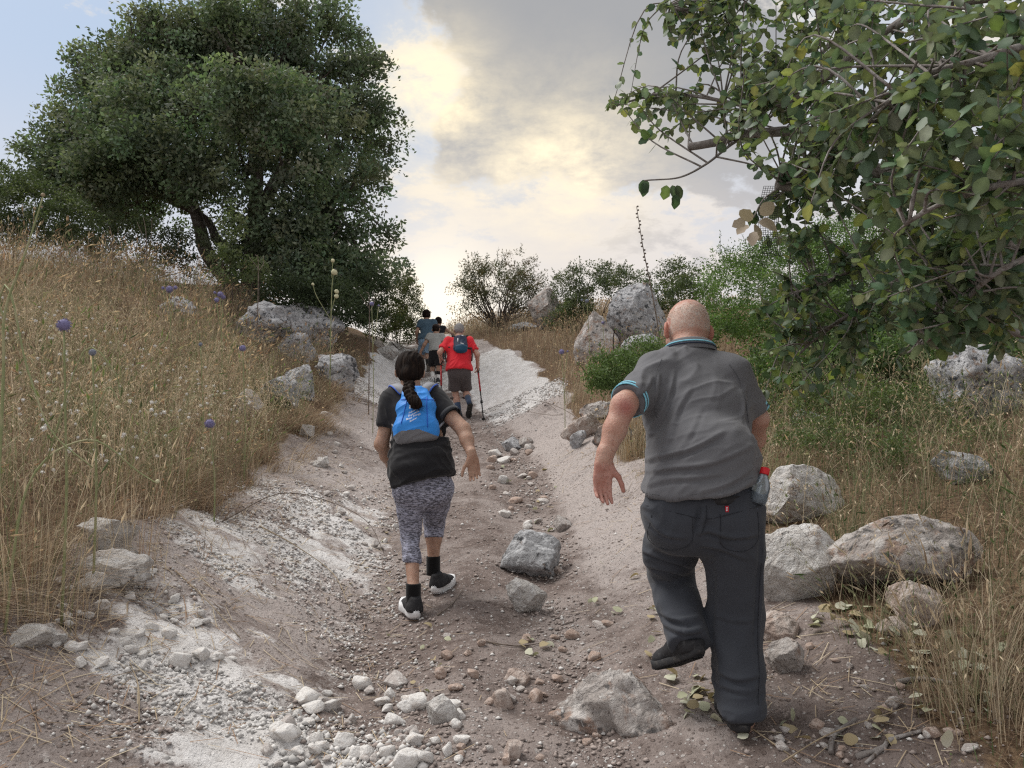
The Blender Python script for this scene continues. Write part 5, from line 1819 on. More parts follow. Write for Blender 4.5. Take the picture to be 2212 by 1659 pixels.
def hair_strands(c, A, sc, n, keep, length, width, colour, droop=.6):
    """short hairs standing on a skull ellipsoid; keep(l, f, u) -> probability"""
    d = norm(RNG.normal(size=(n * 3, 3)))
    pr = keep(d)
    d = d[RNG.uniform(0, 1, len(d)) < pr][:n]
    rad = np.array((.0815, .1015, .0915)) * sc
    p = np.asarray(c) + (d * rad) @ A + A[1] * -.012 * sc + A[2] * .026 * sc
    nr = norm((d / rad) @ A)
    D = norm(nr * .5 - A[2] * droop + RNG.normal(size=(len(d), 3)) * .25)
    return leaf_quads(p - nr * .004, D, norm(nr + RNG.normal(size=(len(d), 3)) * .4), length * RNG.uniform(.6, 1.4, len(d)), np.full(len(d), width), .0)

# ------------------------------------------------------------------ people
SK1 = skin_mat('fair_skin', (.50, .315, .25), (.45, .25, .19), (.37, .18, .135))
SK2 = skin_mat('tanned_skin', (.42, .265, .195), (.36, .21, .15), (.30, .165, .115))
M['grey_polo'] = cloth_mat('grey_jersey', (.122, .124, .136))
M['cyan_trim'] = cloth_mat('cyan_trim', (.22, .55, .70))
M['navy_trim'] = cloth_mat('dark_trim', (.03, .04, .07))
M['charcoal'] = cloth_mat('charcoal_twill', (.046, .051, .063), .85, 700, .12, .1, mottle=.35)
M['black_rubber'] = pmat('black_rubber', [(.030, .030, .033), ((.075, .07, .066), 40, .5, .7)], .8, (120, .3, .002), tint=False)
M['black_shoe'] = pmat('black_shoe_fabric', [(.022, .022, .025), ((.05, .05, .053), 60, .5, .7)], .75, (300, .3, .002), tint=False)
M['white_foam'] = pmat('white_foam', [(.74, .75, .77), ((.6, .59, .58), 18, .55, .7)], .6, None, tint=False)
M['black_cotton'] = cloth_mat('black_cotton', (.016, .016, .019), .9, 800, .12, .12)
M['black_sock'] = cloth_mat('black_sock', (.008, .008, .009), .95, 500, .2)
M['hair_dark'] = pmat('dark_brown_hair', [(.010, .0065, .0055), ((.024, .015, .011), 60, .45, .65)], .75, (160, .5, .003), tint=False, spec=.08, stretch=(1, 1, .18))
M['grey_panel'] = cloth_mat('grey_nylon', (.15, .15, .165), .6, 600, .15)
M['strap_grey'] = cloth_mat('pale_grey_mesh', (.27, .28, .31), .8, 500, .3)
M['pack_blue'] = cloth_mat('blue_nylon', (.035, .235, .68), .5, 600, .15, .05)
M['piping_blue'] = cloth_mat('royal_blue_tape', (.02, .10, .52), .6)
M['print_white'] = cloth_mat('white_print', (.78, .80, .84), .6, 500, 0)


def face_tint(V, c, A, sc, brow=(.5, .42, .38), lips=(1.0, .62, .6), hair=None):
    """colour of eyes, brows and lips of the face"""
    q = (V - np.asarray(c)) @ A.T / sc
    T = np.ones((len(V), 3))
    for e in (-1, 1):
        d = np.linalg.norm(q - np.array((.033 * e, .095, .012)), axis=1)
        T[d < .0135] = (1.5, 2.2, 2.6)
        T[np.linalg.norm(q - np.array((.033 * e, .096, .012)), axis=1) < .0065] = (.14, .14, .14)
        b = (np.abs(q[:, 2] - .033) < .006) & (np.abs(q[:, 0] - .033 * e) < .019) & (q[:, 1] > .07)
        T[b] = brow
    m = (np.abs(q[:, 2] + .0715) < .011) & (np.abs(q[:, 0]) < .022) & (q[:, 1] > .09)
    T[m] = lips
    return T


def old_man():
    foot = P(1607, 1592, 2.80)
    foot[2] = ground(foot[0], foot[1])
    root = thing('person', 'bald old man in a grey polo shirt and dark trousers, one foot raised', 'person', foot)
    hd = P(1484, 714, 3.22)
    fw, up = norm((-.10, .93, -.34)), norm((.02, .34, .94))
    neck = P(1490, 772, 3.13)
    shL, shR = P(1418, 806, 3.08), P(1578, 812, 3.08)
    elL, wrL = P(1347, 876, 2.84), P(1304, 994, 2.79)
    elR, wrR = P(1634, 905, 3.10), P(1624, 985, 3.33)
    chest, waist, pelv = P(1506, 885, 3.04), P(1517, 1000, 2.95), P(1520, 1085, 2.90)
    hiL, hiR = P(1452, 1105, 2.89), P(1586, 1105, 2.89)
    knL, anL = P(1449, 1240, 3.20), P(1486, 1378, 2.95)
    knR, anR = P(1590, 1330, 2.98), P(1604, 1545, 2.84)
    lat = norm(shR - shL)
    # ---- body
    s = Solid(*bounds([hd + (0, 0, .14), elL, wrL - (0.06, 0, .2), wrR + (.03, .16, -.1), anL, anR - (0, 0, .04), elR, shL, shR], .10), .0045)
    A = head(s, hd, fw, up, 1.10)
    s.cap(hd + A[2] * -.05 + A[1] * -.03, neck, .062, .068, .04)
    s.cap(neck, chest, .07, .10, .05)
    s.cap(shL, shR, .055, .055, .05)
    s.ecap(chest, waist, (.16, .11), (.17, .12), lat, .05)
    s.ecap(waist, pelv, (.17, .12), (.17, .12), lat, .05)
    s.chain([shL, elL], [.058, .046], .03)
    s.chain([elL, elL * .55 + wrL * .45, wrL], [.045, .042, .028], .02)
    s.ell(elL + (0, -.018, -.005), (.034, .03, .034), None, .03)
    s.chain([shR, elR, elR * .5 + wrR * .5, wrR], [.058, .045, .043, .028], .03)
    s.chain([hiL, knL, anL], [.085, .058, .042], .03)
    s.chain([hiR, knR, anR], [.085, .058, .042], .03)
    s.cap(anR, anR + (0, .02, -.05), .042, .04)
    s.cap(anL, anL + (0, .02, -.05), .042, .04)
    hand(s, wrL, (-.06, .02, -1), (.30, -1, -.05), (1, .25, .1), .95, (.14, .32, .30), .02, .15, fat=1.02)
    hand(s, wrR, (-.1, .75, -.65), (-.95, 0, -.2), (.1, .6, .8), 1.0, (.4, .6, .5), .05, .3, fat=1.1)
    V, Q = s.mesh()
    V = relax(V, Q, 1)
    T = face_tint(V, hd, A, 1.10, (1.1, 1.2, 1.25))
    q = (V - hd) @ A.T
    near_ = np.linalg.norm(q, axis=1) < .17
    aa = np.abs(np.arctan2(q[:, 0], -q[:, 1]))
    stub = near_ * ss(q[:, 2], -.055, -.035) * ss(-q[:, 2] + .02 * vnoise(V * 60, 5), -.085, -.045) * ss(-aa, -2.0, -1.6) * (np.abs(q[:, 0]) < .092) * (.75 + .4 * vnoise(V * 130, 7))
    T = T * (1 + np.clip(stub, 0, 1)[:, None] * np.array((.14, .50, .66)))
    T *= np.where((ss(q[:, 2], .05, .10) * ss(-np.linalg.norm(q, axis=1), -.2, -.12))[:, None] > 0, 1, 1)
    crown_red = (ss(q[:, 2], .055, .115) * (np.linalg.norm(q, axis=1) < .16))[:, None]
    T = T * (1 + crown_red * np.array((.02, -.16, -.16)))
    ear = ((np.abs(q[:, 0]) > .085) & (np.linalg.norm(q, axis=1) < .16))[:, None]
    T = T * np.where(ear, (1.0, .74, .72), 1)
    el = np.exp(-(np.linalg.norm(V - elL - (0, -.05, -.01), axis=1) / .035) ** 2)[:, None]
    T = T * (1 - el * np.array((.12, .42, .36)))
    ha = ss(-V[:, 2], -wrL[2] - .0, -wrL[2] + .03)[:, None] * (V[:, 0] < -.0 + wrL[0] + .09)[:, None] * (np.abs(V[:, 1] - wrL[1]) < .15)[:, None]
    T = T * (1 - ha * np.array((.0, .14, .10)))
    body = part('body', V, [Q], SK1, root, T)
    # nape wrinkles
    # ---- hair: a short white fringe round the back and sides
    def keep(d):
        ang = np.abs(np.arctan2(d[:, 0], -d[:, 1]))
        return ss(d[:, 2], -.42, -.22) * ss(-d[:, 2], -.50, -.20) * ss(-ang, -2.1, -1.6)
    V, F = hair_strands(hd, A, 1.10, 3000, keep, .0085, .0011, None)
    part('hair', V, [F], pmat('white_stubble', [(.54, .42, .35)], .6, None, tint=False), root)
    # ---- polo shirt
    s = Solid(*bounds([neck + (0, 0, .06), shL, shR, elL, elR, pelv - (0, 0, .10), pelv + (.2, 0, 0), pelv - (.2, 0, 0)], .18), .006)
    s.ecap(P(1488, 792, 3.11), chest, (.135, .085), (.190, .130), lat, .08)
    s.ecap(chest, waist, (.190, .130), (.194, .150), lat, .08)
    s.ecap(waist, P(1518, 1085, 2.90), (.194, .152), (.212, .170), lat, .06)
    s.ecap(P(1518, 1085, 2.90), P(1518, 1140, 2.89), (.212, .170), (.206, .165), lat, .06)
    s.ecap(P(1500, 985, 2.87), P(1560, 985, 2.87), (.10, .12), (.10, .12), (0, 1, 0), .08)
    s.cap(shL, shR, .070, .070, .07)
    s.cap(P(1488, 782, 3.12), neck, .085, .066, .04)
    cuL, cuR = shL * .14 + elL * .86, shR * .10 + elR * .90
    s.cap(shL, shL * .2 + elL * .8, .074, .067, .06)
    s.cap(shR, shR * .15 + elR * .85, .074, .066, .06)
    dL, dR = norm(elL - shL), norm(elR - shR)
    s.cut(cuL, dL, .004, cuL - .13, cuL + .13)
    s.cut(cuR, dR, .004, cuR - .12, cuR + .12)
    hem0 = P(1430, 1082, 2.76)
    s.cut(hem0, norm((.15, .22, -1)), .004)
    s.cut(P(1488, 752, 3.12), norm((0, .2, 1)), .004, P(1488, 752, 3.12) - .11, P(1488, 752, 3.12) + .12)
    low = lambda V: ss(-V[:, 2], -P(0, 900, 2.9)[2], -P(0, 1010, 2.9)[2])
    side = lambda V: ss(V[:, 0], P(1600, 950, 2.95)[0], P(1450, 950, 2.95)[0])
    solid_part(s, 'polo_shirt', M['grey_polo'], root, 2, None, [
        dict(along=(.35, 0, .9), across=(.9, 0, -.35), amp=.010, fa=1.6, fc=9, seed=3, sharp=2.0, mask=lambda V: .9 * ss(V[:, 2], P(0, 980, 2.9)[2], P(0, 850, 2.9)[2]) * side(V) + .12),
        dict(along=(.95, 0, .28), across=(-.28, 0, .95), amp=.010, fa=1.4, fc=9, seed=8, sharp=2.0, mask=lambda V: low(V) * 1.0 + .1),
        dict(along=(.7, .2, .4), across=(-.4, .1, .9), amp=.008, fa=4, fc=18, seed=15, sharp=1.5, mask=lambda V: .5 + 0 * V[:, 0])], [
        ([[(1395, 960, 2.9), (1420, 905, 2.93), (1440, 850, 2.98), (1452, 800, 3.02)], [(1420, 985, 2.85), (1440, 940, 2.88), (1462, 880, 2.92), (1490, 835, 2.95), .8],
          [(1440, 1000, 2.83), (1475, 945, 2.86), (1510, 880, 2.92), .35], [(1395, 1000, 2.85), (1430, 985, 2.82), (1490, 968, 2.80), (1560, 930, 2.83), 1.2], [(1400, 1020, 2.83), (1450, 1010, 2.8), (1530, 1000, 2.78), (1620, 960, 2.85)],
          [(1395, 1050, 2.83), (1440, 1035, 2.8), (1500, 1030, 2.77), (1560, 1020, 2.78), .8], [(1500, 1062, 2.77), (1560, 1045, 2.78), (1620, 1010, 2.82)], [(1530, 1075, 2.77), (1585, 1058, 2.78), (1630, 1030, 2.82), .8], [(1610, 980, 2.9), (1604, 900, 2.93), (1598, 840, 2.98), .6],
          [(1400, 900, 2.95), (1405, 860, 3.0), (1412, 810, 3.05), 1.1], [(1370, 860, 2.9), (1390, 840, 2.95), (1402, 815, 3.0), .7], [(1590, 920, 2.93), (1605, 870, 2.96), (1608, 830, 3.0), .6]], .0095, .0085)])
    shirt = root.children[-1]
    for j, (m, off, w) in enumerate((('navy_trim', -.012, .007), ('cyan_trim', -.022, .009), ('cyan_trim', -.005, .007))):
        for a, b, r in ((shL, elL, .0690), (shR, elR, .0678)):
            L = np.linalg.norm(b - a)
            t = (.86 if a is shL else .90) + off / L
            V, F = limb_ring(a, b, t, r, w)
            part('cuff_stripe', V, [F], M[m], shirt)
    # collar
    B = Bag()
    cc = P(1490, 756, 3.13)
    ang = np.linspace(-.15 * math.pi, 1.15 * math.pi, 40) + math.pi
    for r0, r1, z0, z1 in ((.082, .076, -.018, .030),):
        ring0 = np.array([cc + np.array((math.cos(a) * r0 * 1.12, math.sin(a) * r0 * .95, z0 - .016 * math.sin(a))) for a in ang])
        ring1 = np.array([cc + np.array((math.cos(a) * r1 * 1.1, math.sin(a) * r1 * .95, z1 - .016 * math.sin(a))) for a in ang])
        ring2 = ring1 * 1.0 + (ring0 - cc) * .12 + (0, 0, -.004)
        ring3 = ring0 + (ring0 - cc) * np.array((.25, .25, 0)) + (0, 0, .002)
        V = np.concatenate([ring0, ring1, ring2, ring3])
        n = len(ang)
        F = [(k * n + i, k * n + i + 1, (k + 1) * n + i + 1, (k + 1) * n + i) for k in range(3) for i in range(n - 1)]
        B.add(V, np.array(F))
        c = B.part('collar', M['grey_polo'], shirt)
        for zo, m in ((.30, 'cyan_trim'), (.55, 'navy_trim')):
            T_ = Bag()
            T_.tube((ring2 * (1 - zo) + ring3 * zo) + (ring0 - cc) * .02, .0032, 5)
            T_.part('collar_stripe', M[m], shirt)
    # ---- trousers
    s = Solid(*bounds([pelv + (.22, 0, .1), pelv - (.22, 0, 0), knL, anL - (0, 0, .06), anR - (0, 0, .1), knR], .14), .006)
    s.ecap(P(1519, 1068, 2.90), P(1519, 1120, 2.89), (.186, .130), (.200, .140), lat, .04)
    s.chain([hiL, hiL * .45 + knL * .55, knL], [.104, .096, .086], .05)
    s.chain([knL, knL * .45 + anL * .55, anL + norm(anL - knL) * .035], [.086, .078, .074], .03)
    s.chain([hiR + (.004, 0, 0), P(1580, 1180, 2.91)], [.102, .108], .05)
    s.chain([P(1583, 1180, 2.91), knR, P(1594, 1450, 2.92), P(1602, 1560, 2.84)], [.108, .098, .088, .080], .04)
    s.ell(P(1465, 1130, 2.86), (.10, .09, .10), None, .05)
    s.ell(P(1575, 1135, 2.86), (.10, .09, .10), None, .05)
    s.cut(P(1602, 1553, 2.80), norm((0, .12, -1)), .004, anR - .16, anR + (.16, .16, .05))
    s.cut(anL + norm(anL - knL) * .03, norm(anL - knL), .004, anL - .15, anL + (.085, .15, .15))
    solid_part(s, 'trousers', M['charcoal'], root, 2, None, [
        dict(along=(.95, .1, -.25), across=(.25, 0, .95), amp=.010, fa=2.2, fc=9, seed=23, sharp=2.0, mask=lambda V: ss(V[:, 0], P(1540, 1300, 2.9)[0], P(1500, 1300, 2.9)[0]) * .9 + .15),
        dict(along=(.2, 0, .97), across=(.97, 0, -.2), amp=.008, fa=1.5, fc=8, seed=27, sharp=1.8, mask=lambda V: .8 + 0 * V[:, 0]),
        dict(along=(.9, .2, .3), across=(-.3, 0, .95), amp=.010, fa=3, fc=14, seed=29, sharp=2.0, mask=lambda V: ss(-V[:, 2], -P(0, 1400, 2.85)[2], -P(0, 1530, 2.85)[2]) + .12)], [
        ([[(1395, 1195, 2.95), (1425, 1200, 2.95), (1470, 1215, 2.95), (1500, 1230, 2.95), 1.3], [(1400, 1225, 3.0), (1440, 1228, 3.0), (1490, 1245, 3.0), .9], [(1440, 1335, 2.9), (1470, 1345, 2.88), (1520, 1335, 2.9), 1.0], [(1440, 1360, 2.87), (1480, 1368, 2.86), (1522, 1360, 2.88), .9],
          [(1500, 1150, 2.8), (1530, 1145, 2.77), (1580, 1160, 2.76), (1640, 1150, 2.82), .8], [(1510, 1175, 2.8), (1560, 1185, 2.77), (1620, 1210, 2.79), .7], [(1520, 1095, 2.75), (1516, 1120, 2.75), (1505, 1155, 2.78), 1.2], [(1640, 1130, 2.85), (1646, 1280, 2.85), (1643, 1430, 2.85), .7],
          [(1545, 1330, 2.86), (1590, 1345, 2.84), (1640, 1335, 2.88), .3], [(1550, 1450, 2.83), (1590, 1470, 2.8), (1640, 1455, 2.84), .7], [(1560, 1490, 2.78), (1600, 1500, 2.76), (1640, 1490, 2.8), .6], [(1400, 1110, 2.8), (1430, 1150, 2.8), (1480, 1160, 2.8), .7], [(1555, 1200, 2.78), (1565, 1300, 2.82), (1560, 1420, 2.84), .6]], .013, .009)])
    trs = root.children[-1]

    def drape(o, pts, r, nm, mat, n=24):
        """a stitched seam that lies on the back of a garment"""
        VV = np.array([v.co[:] for v in o.data.vertices]) + np.array(root.location)
        VV = VV[VV[:, 1] < np.median(VV[:, 1]) + .04]
        p = smooth_line([P(*q) for q in pts], n)
        for i in range(len(p)):
            dd = (VV[:, 0] - p[i, 0]) ** 2 + (VV[:, 2] - p[i, 2]) ** 2
            p[i, 1] = VV[np.argsort(dd)[:6], 1].min() - r * .3
        p[:, 1] = np.convolve(np.pad(p[:, 1], 2, mode='edge'), np.ones(5) / 5, 'valid')
        B = Bag(); B.tube(p, r, 5)
        B.part(nm, mat, o)
    M['dark_thread'] = cloth_mat('dark_thread', (.022, .024, .032))
    M['grey_thread'] = cloth_mat('grey_thread', (.085, .088, .098))
    for pts in ([(1548, 1108, 2.8), (1552, 1172, 2.8), (1595, 1190, 2.8), (1634, 1168, 2.8), (1634, 1106, 2.8)], [(1408, 1112, 2.8), (1408, 1168, 2.8), (1446, 1190, 2.8), (1488, 1172, 2.8), (1488, 1114, 2.8)]):
        drape(trs, pts, .0012, 'pocket_seam', M['dark_thread'], 40)
    drape(trs, [(1395, 1092, 2.8), (1455, 1106, 2.8), (1518, 1118, 2.8), (1580, 1106, 2.8), (1640, 1092, 2.8)], .0012, 'yoke_seam', M['dark_thread'])
    drape(trs, [(1518, 1090, 2.8), (1517, 1120, 2.8), (1508, 1150, 2.8)], .0012, 'seat_seam', M['dark_thread'])
    drape(trs, [(1640, 1180, 2.85), (1642, 1300, 2.85), (1640, 1420, 2.85), (1634, 1540, 2.8)], .0012, 'side_seam', M['dark_thread'], 40)
    drape(shirt, [(1398, 1066, 2.8), (1440, 1070, 2.8), (1500, 1064, 2.8), (1560, 1052, 2.8), (1622, 1030, 2.8)], .0010, 'hem_seam', M['grey_thread'], 40)
    drape(shirt, [(1428, 775, 3.0), (1408, 815, 3.0), (1404, 870, 3.0), (1412, 905, 3.0)], .0013, 'sleeve_seam', M['grey_thread'])
    drape(shirt, [(1572, 785, 3.0), (1594, 825, 3.0), (1602, 880, 3.0), (1606, 915, 3.0)], .0013, 'sleeve_seam', M['grey_thread'])
    V, F = limb_ring(P(1519, 1062, 2.90), P(1519, 1090, 2.90), .5, .196, .034, .004, 48, lat, .70)
    part('belt', V, [F], M['black_rubber'], root)
    B = Bag()
    tb = P(1572, 1100, 2.75)
    vv = np.array([v.co[:] for v in trs.data.vertices]) + np.array(root.location)
    tb[1] = vv[np.argsort((vv[:, 0] - tb[0]) ** 2 + (vv[:, 2] - tb[2]) ** 2 + (vv[:, 1] > 2.9))[:6], 1].min() - .003
    B.add(np.array([tb + (a, b, c) for b in (0, .02) for a, c in ((-.006, -.011), (.006, -.011), (.006, .011), (-.006, .011))]), np.array([(0, 1, 2, 3), (7, 6, 5, 4), (0, 4, 5, 1), (2, 6, 7, 3), (0, 3, 7, 4), (1, 5, 6, 2)]))
    o = B.part('pocket_tab', cloth_mat('red_tab', (.55, .03, .05)), trs, smooth=False)
    B = Bag()
    for k in range(3):
        c = tb + (-.001, -.0006, .005 - k * .005)
        B.add(np.array([c + (-.0025, 0, -.0014), c + (.0025, 0, -.0014), c + (.0025, 0, .0014), c + (-.0025, 0, .0014)]), np.array([(0, 1, 2, 3)]))
    B.part('tab_mark', M['print_white'], o, smooth=False)
    # ---- shoes
    f = norm((.06, 1, .10))
    hz = P(1608, 1590, 2.77)
    hz = np.array((hz[0], 2.775, ground(hz[0], 2.84) + .006))
    make_shoe(root, hz, f, (0, -.1, 1), .29, .106, collar=-.005, upper='black_shoe', sole='black_rubber')
    d = norm((-.40, .80, -.40))
    make_shoe(root, P(1519, 1416, 2.86), d, norm((-.24, .46, .84)), .29, .108, collar=.0, upper='black_shoe', sole='black_rubber')
    # ---- bottle in his hip pocket
    a, b = P(1641, 1068, 2.80), P(1653, 1013, 2.815)
    ax = norm(b - a)
    bt = thing('water_bottle', 'clear plastic bottle with a red cap stuck in the old man\'s hip pocket', 'bottle', a)
    L = np.linalg.norm(b - a)
    prof = [(-.035, .001), (-.035, .026), (-.02, .030), (.0, .030), (.012, .031), (.03, .031), (.05, .026), (.068, .016), (.076, .0125), (.090, .0125)]
    def lathe(pr, n=24):
        u = norm(np.cross(ax, (0, 1, .2))); v = np.cross(ax, u)
        an = np.linspace(0, 2 * math.pi, n, endpoint=False)
        V = np.array([[a + ax * z + r * (math.cos(q) * u + math.sin(q) * v) for q in an] for z, r in pr]).reshape(-1, 3)
        F = np.array([(i * n + j, i * n + (j + 1) % n, (i + 1) * n + (j + 1) % n, (i + 1) * n + j) for i in range(len(pr) - 1) for j in range(n)])
        return V, F
    m, nt, bs = new_mat('clear_plastic')
    bs.inputs['Base Color'].default_value = (.42, .50, .58, 1)
    bs.inputs['Roughness'].default_value = .12
    bs.inputs['Transmission Weight'].default_value = .75
    bs.inputs['IOR'].default_value = 1.25
    V, F = lathe(prof)
    part('bottle_body', V, [F], m, bt)
    V, F = lathe([(.076, .001), (.076, .0165), (.079, .017), (.098, .017), (.101, .0155), (.101, .001)])
    part('cap', V, [F], pmat('red_cap', [(.62, .02, .03)], .4, None, tint=False), bt)


old_man()


def woman():
    foot = P(893, 1330, 4.5)
    foot[2] = ground(foot[0], foot[1])
    root = thing('person', 'woman with a dark braid in a black t-shirt and mottled grey leggings climbing the path', 'person', foot)
    hd = P(886, 803, 4.93)
    fw, up = norm((-.05, .95, -.28)), norm((0, .28, .95))
    neck, chest, waist, pelv = P(888, 842, 4.88), P(894, 885, 4.82), P(905, 950, 4.74), P(912, 1020, 4.69)
    shL, shR = P(848, 866, 4.83), P(938, 864, 4.83)
    elL, wrL = P(824, 960, 4.78), P(846, 1008, 4.98)
    elR, wrR = P(1001, 928, 4.67), P(1020, 986, 4.55)
    hiL, hiR = P(884, 1048, 4.70), P(944, 1048, 4.72)
    knL, anL = P(888, 1160, 4.74), P(893, 1272, 4.53)
    knR, anR = P(938, 1130, 4.99), P(936, 1212, 4.93)
    lat = norm((1, 0, 0))
    s = Solid(*bounds([hd + (0, 0, .13), elL, wrL, wrR + (.05, 0, -.18), anL - (0, 0, .03), anR, knR, elR], .09), .005)
    A = head(s, hd, fw, up, 1.0)
    s.cap(hd + A[2] * -.05 + A[1] * -.02, neck, .05, .055, .04)
    s.cap(neck, chest, .055, .09, .05)
    s.cap(shL, shR, .05, .05, .05)
    s.ecap(chest, waist, (.13, .09), (.135, .10), lat, .05)
    s.ecap(waist, pelv, (.135, .10), (.15, .11), lat, .05)
    s.chain([shL, elL, elL * .5 + wrL * .5, wrL], [.052, .041, .039, .026], .03)
    s.chain([shR, elR], [.056, .045], .03)
    s.chain([elR, elR * .6 + wrR * .4, wrR], [.045, .041, .025], .02)
    s.chain([hiL, knL, knL * .6 + anL * .4, anL, anL + (0, .02, -.05)], [.08, .046, .044, .033, .034], .02)
    s.chain([hiR, knR, knR * .6 + anR * .4, anR, anR + (0, .02, -.05)], [.08, .048, .050, .034, .034], .02)
    hand(s, wrR, (.14, -.05, -1), (.1, -1, -.1), (-1, .15, .15), .95, (.30, .45, .35), .08, .2)
    hand(s, wrL, (.1, .8, -.4), (.95, 0, -.2), (0, .5, .8), .92, (.4, .5, .5), .05, .3)
    V, Q = s.mesh()
    V = relax(V, Q, 1)
    part('body', V, [Q], SK2, root, face_tint(V, hd, A, 1.0, (.15, .13, .12)))
    # ---- hair pulled back into a braid
    s = Solid(*bounds([hd, P(905, 878, 4.60)], .16), .005)
    q = lambda x, y, z: hd + A[0] * x + A[1] * y + A[2] * z
    s.ell(q(0, -.018, .034), (.090, .104, .094), A, .01)
    s.ell(q(0, -.045, -.015), (.082, .075, .078), A, .03)
    s.cut(q(0, .055, 0), A[1] + A[2] * -.55, .01, hd - .2, hd + .2)
    s.ell(q(0, -.10, -.06), (.045, .040, .050), A, .03)
    br = smooth_line([P(884, 826, 4.80), P(883, 842, 4.675), P(890, 857, 4.615), P(896, 868, 4.59), P(900, 876, 4.58)], 16)
    tb = np.linspace(0, 1, len(br))
    for i in range(len(br)):
        e = 1 if i % 2 else -1
        r = (.026, .025)[i % 2] * (1 - .25 * abs(tb[i] - .4))
        s.ell(br[i] + (e * .011, 0, 0), (r, r * .8, r * .95), None, .006)
    V, Q = s.mesh()
    V = relax(V, Q, 1)
    V = folds(V, Q, (0, .3, 1), (1, 0, 0), .007, 3, 45, 4, 1.0)
    hair = part('hair', V, [Q], M['hair_dark'], root)
    n = 520
    t = RNG.uniform(0, 1, n)
    c = np.stack([np.interp(t, tb, br[:, k]) for k in range(3)], 1) + RNG.normal(size=(n, 3)) * (.016, .010, .014)
    end = t > .8
    D = norm(RNG.normal(size=(n, 3)) * .7 + np.array((.15, -.25, -1.0)))
    V, F = leaf_quads(c, D, norm(RNG.normal(size=(n, 3)) + (0, -1, 0)), np.where(end, .045, .024) * RNG.uniform(.5, 1.3, n), np.full(n, .0022), 0)
    d = norm(RNG.normal(size=(2600, 3))); d = d[d[:, 1] < .25]
    p = q(0, -.018, .034) + (d * np.array((.088, .104, .093))) @ A
    V2, F2 = leaf_quads(p, norm(norm(q(0, -.11, -.06) - p) + d @ A * .35 + RNG.normal(size=(len(d), 3)) * .12), norm(d @ A), RNG.uniform(.03, .075, len(d)), np.full(len(d), .0022), 0)
    part('loose_strands', np.concatenate([V, V2]), [F, F2 + len(V)], M['hair_dark'], hair)
    # ---- black t-shirt
    s = Solid(*bounds([neck + (0, 0, .04), shL - (.06, 0, 0), elL, elR, pelv - (.22, 0, .08), pelv + (.22, 0, 0)], .2), .006)
    s.ecap(P(888, 852, 4.86), chest, (.12, .075), (.165, .115), lat, .06)
    s.ecap(chest, waist, (.165, .115), (.168, .125), lat, .06)
    s.ecap(waist, P(911, 1010, 4.69), (.162, .128), (.186, .168), lat, .06)
    s.ecap(P(911, 1010, 4.69), P(911, 1060, 4.69), (.186, .168), (.188, .168), lat, .05)
    s.cap(shL, shR, .062, .062, .06)
    s.cap(shL, shL * .45 + elL * .55, .068, .064, .05)
    s.cap(shR, shR * .5 + elR * .5, .068, .066, .05)
    dL, dR = norm(elL - shL), norm(elR - shR)
    cuL, cuR = shL * .38 + elL * .62, shR * .42 + elR * .58
    s.cut(cuL, dL, .004, cuL - .14, cuL + (.05, .14, .14))
    s.cut(cuR, dR, .004, cuR - (.06, .12, .12), cuR + .14)
    s.cut(P(930, 1030, 4.53), norm((.24, -.1, -1)), .004)
    s.cut(P(888, 842, 4.86), norm((0, .25, 1)), .004, P(888, 842, 4.86) - .09, P(888, 842, 4.86) + .09)
    V, Q = solid_part(s, 't_shirt', M['black_cotton'], root, 2, None, [
        dict(along=(1, 0, .15), across=(-.15, 0, 1), amp=.012, fa=2.5, fc=11, seed=33, sharp=2.0, mask=lambda V: ss(-V[:, 2], -P(0, 930, 4.7)[2], -P(0, 965, 4.7)[2]) * .9 + .15),
        dict(along=(.6, 0, -.7), across=(.7, 0, .6), amp=.008, fa=3, fc=14, seed=36, sharp=1.6, mask=lambda V: .7 + 0 * V[:, 0])])[1:]
    shirt = root.children[-1]
    V, F = limb_ring(shR, elR, .555, .071, .030, .003)
    part('rolled_cuff', V, [F], cloth_mat('faded_black', (.035, .037, .042)), shirt)
    # ---- leggings
    m, nt, bs = new_mat('mottled_leggings')
    vec = nt.nodes.new('ShaderNodeTexCoord').outputs['Object']
    a = _noise(nt, 85, 3, .6, .8, vec, (.45, .45, 1.6))
    c = _mix(nt, _ramp(nt, a, .42, .60), (.075, .075, .10), (.36, .37, .48))
    c = _mix(nt, _ramp(nt, _noise(nt, 150, 3, .6, .6, vec, (.4, .4, 1.7)), .56, .68), c, (.52, .53, .62))
    nt.links.new(c, bs.inputs['Base Color'])
    bs.inputs['Roughness'].default_value = .85
    s = Solid(*bounds([pelv + (.2, 0, .05), pelv - (.2, 0, 0), knL, anL, knR, anR], .18), .006)
    s.ecap(P(912, 1025, 4.70), P(912, 1060, 4.70), (.165, .115), (.175, .125), lat, .03)
    s.ell(P(882, 1058, 4.655), (.095, .10, .09), None, .03)
    s.ell(P(942, 1058, 4.665), (.095, .10, .09), None, .03)
    s.chain([hiL + (0, 0, -.02), hiL * .5 + knL * .5, knL, knL * .55 + anL * .45], [.094, .080, .060, .058], .02)
    s.chain([hiR + (.01, 0, -.02), hiR * .5 + knR * .5, knR, knR * .5 + anR * .5], [.096, .085, .065, .058], .02)
    e = P(893, 1216, 4.60)
    s.cut(e, norm((-.10, -.2, -1)), .003, e - .2, e + (.065, .2, .02))
    e = P(938, 1160, 4.92)
    s.cut(e, norm((0, -.2, -1)), .003, e - (.065, .25, .25), e + (.2, .25, .02))
    solid_part(s, 'leggings', m, root, 2, None, [dict(along=(1, 0, .1), across=(0, 0, 1), amp=.004, fa=4, fc=22, seed=43, sharp=1.5, mask=lambda V: .8 + 0 * V[:, 0])])
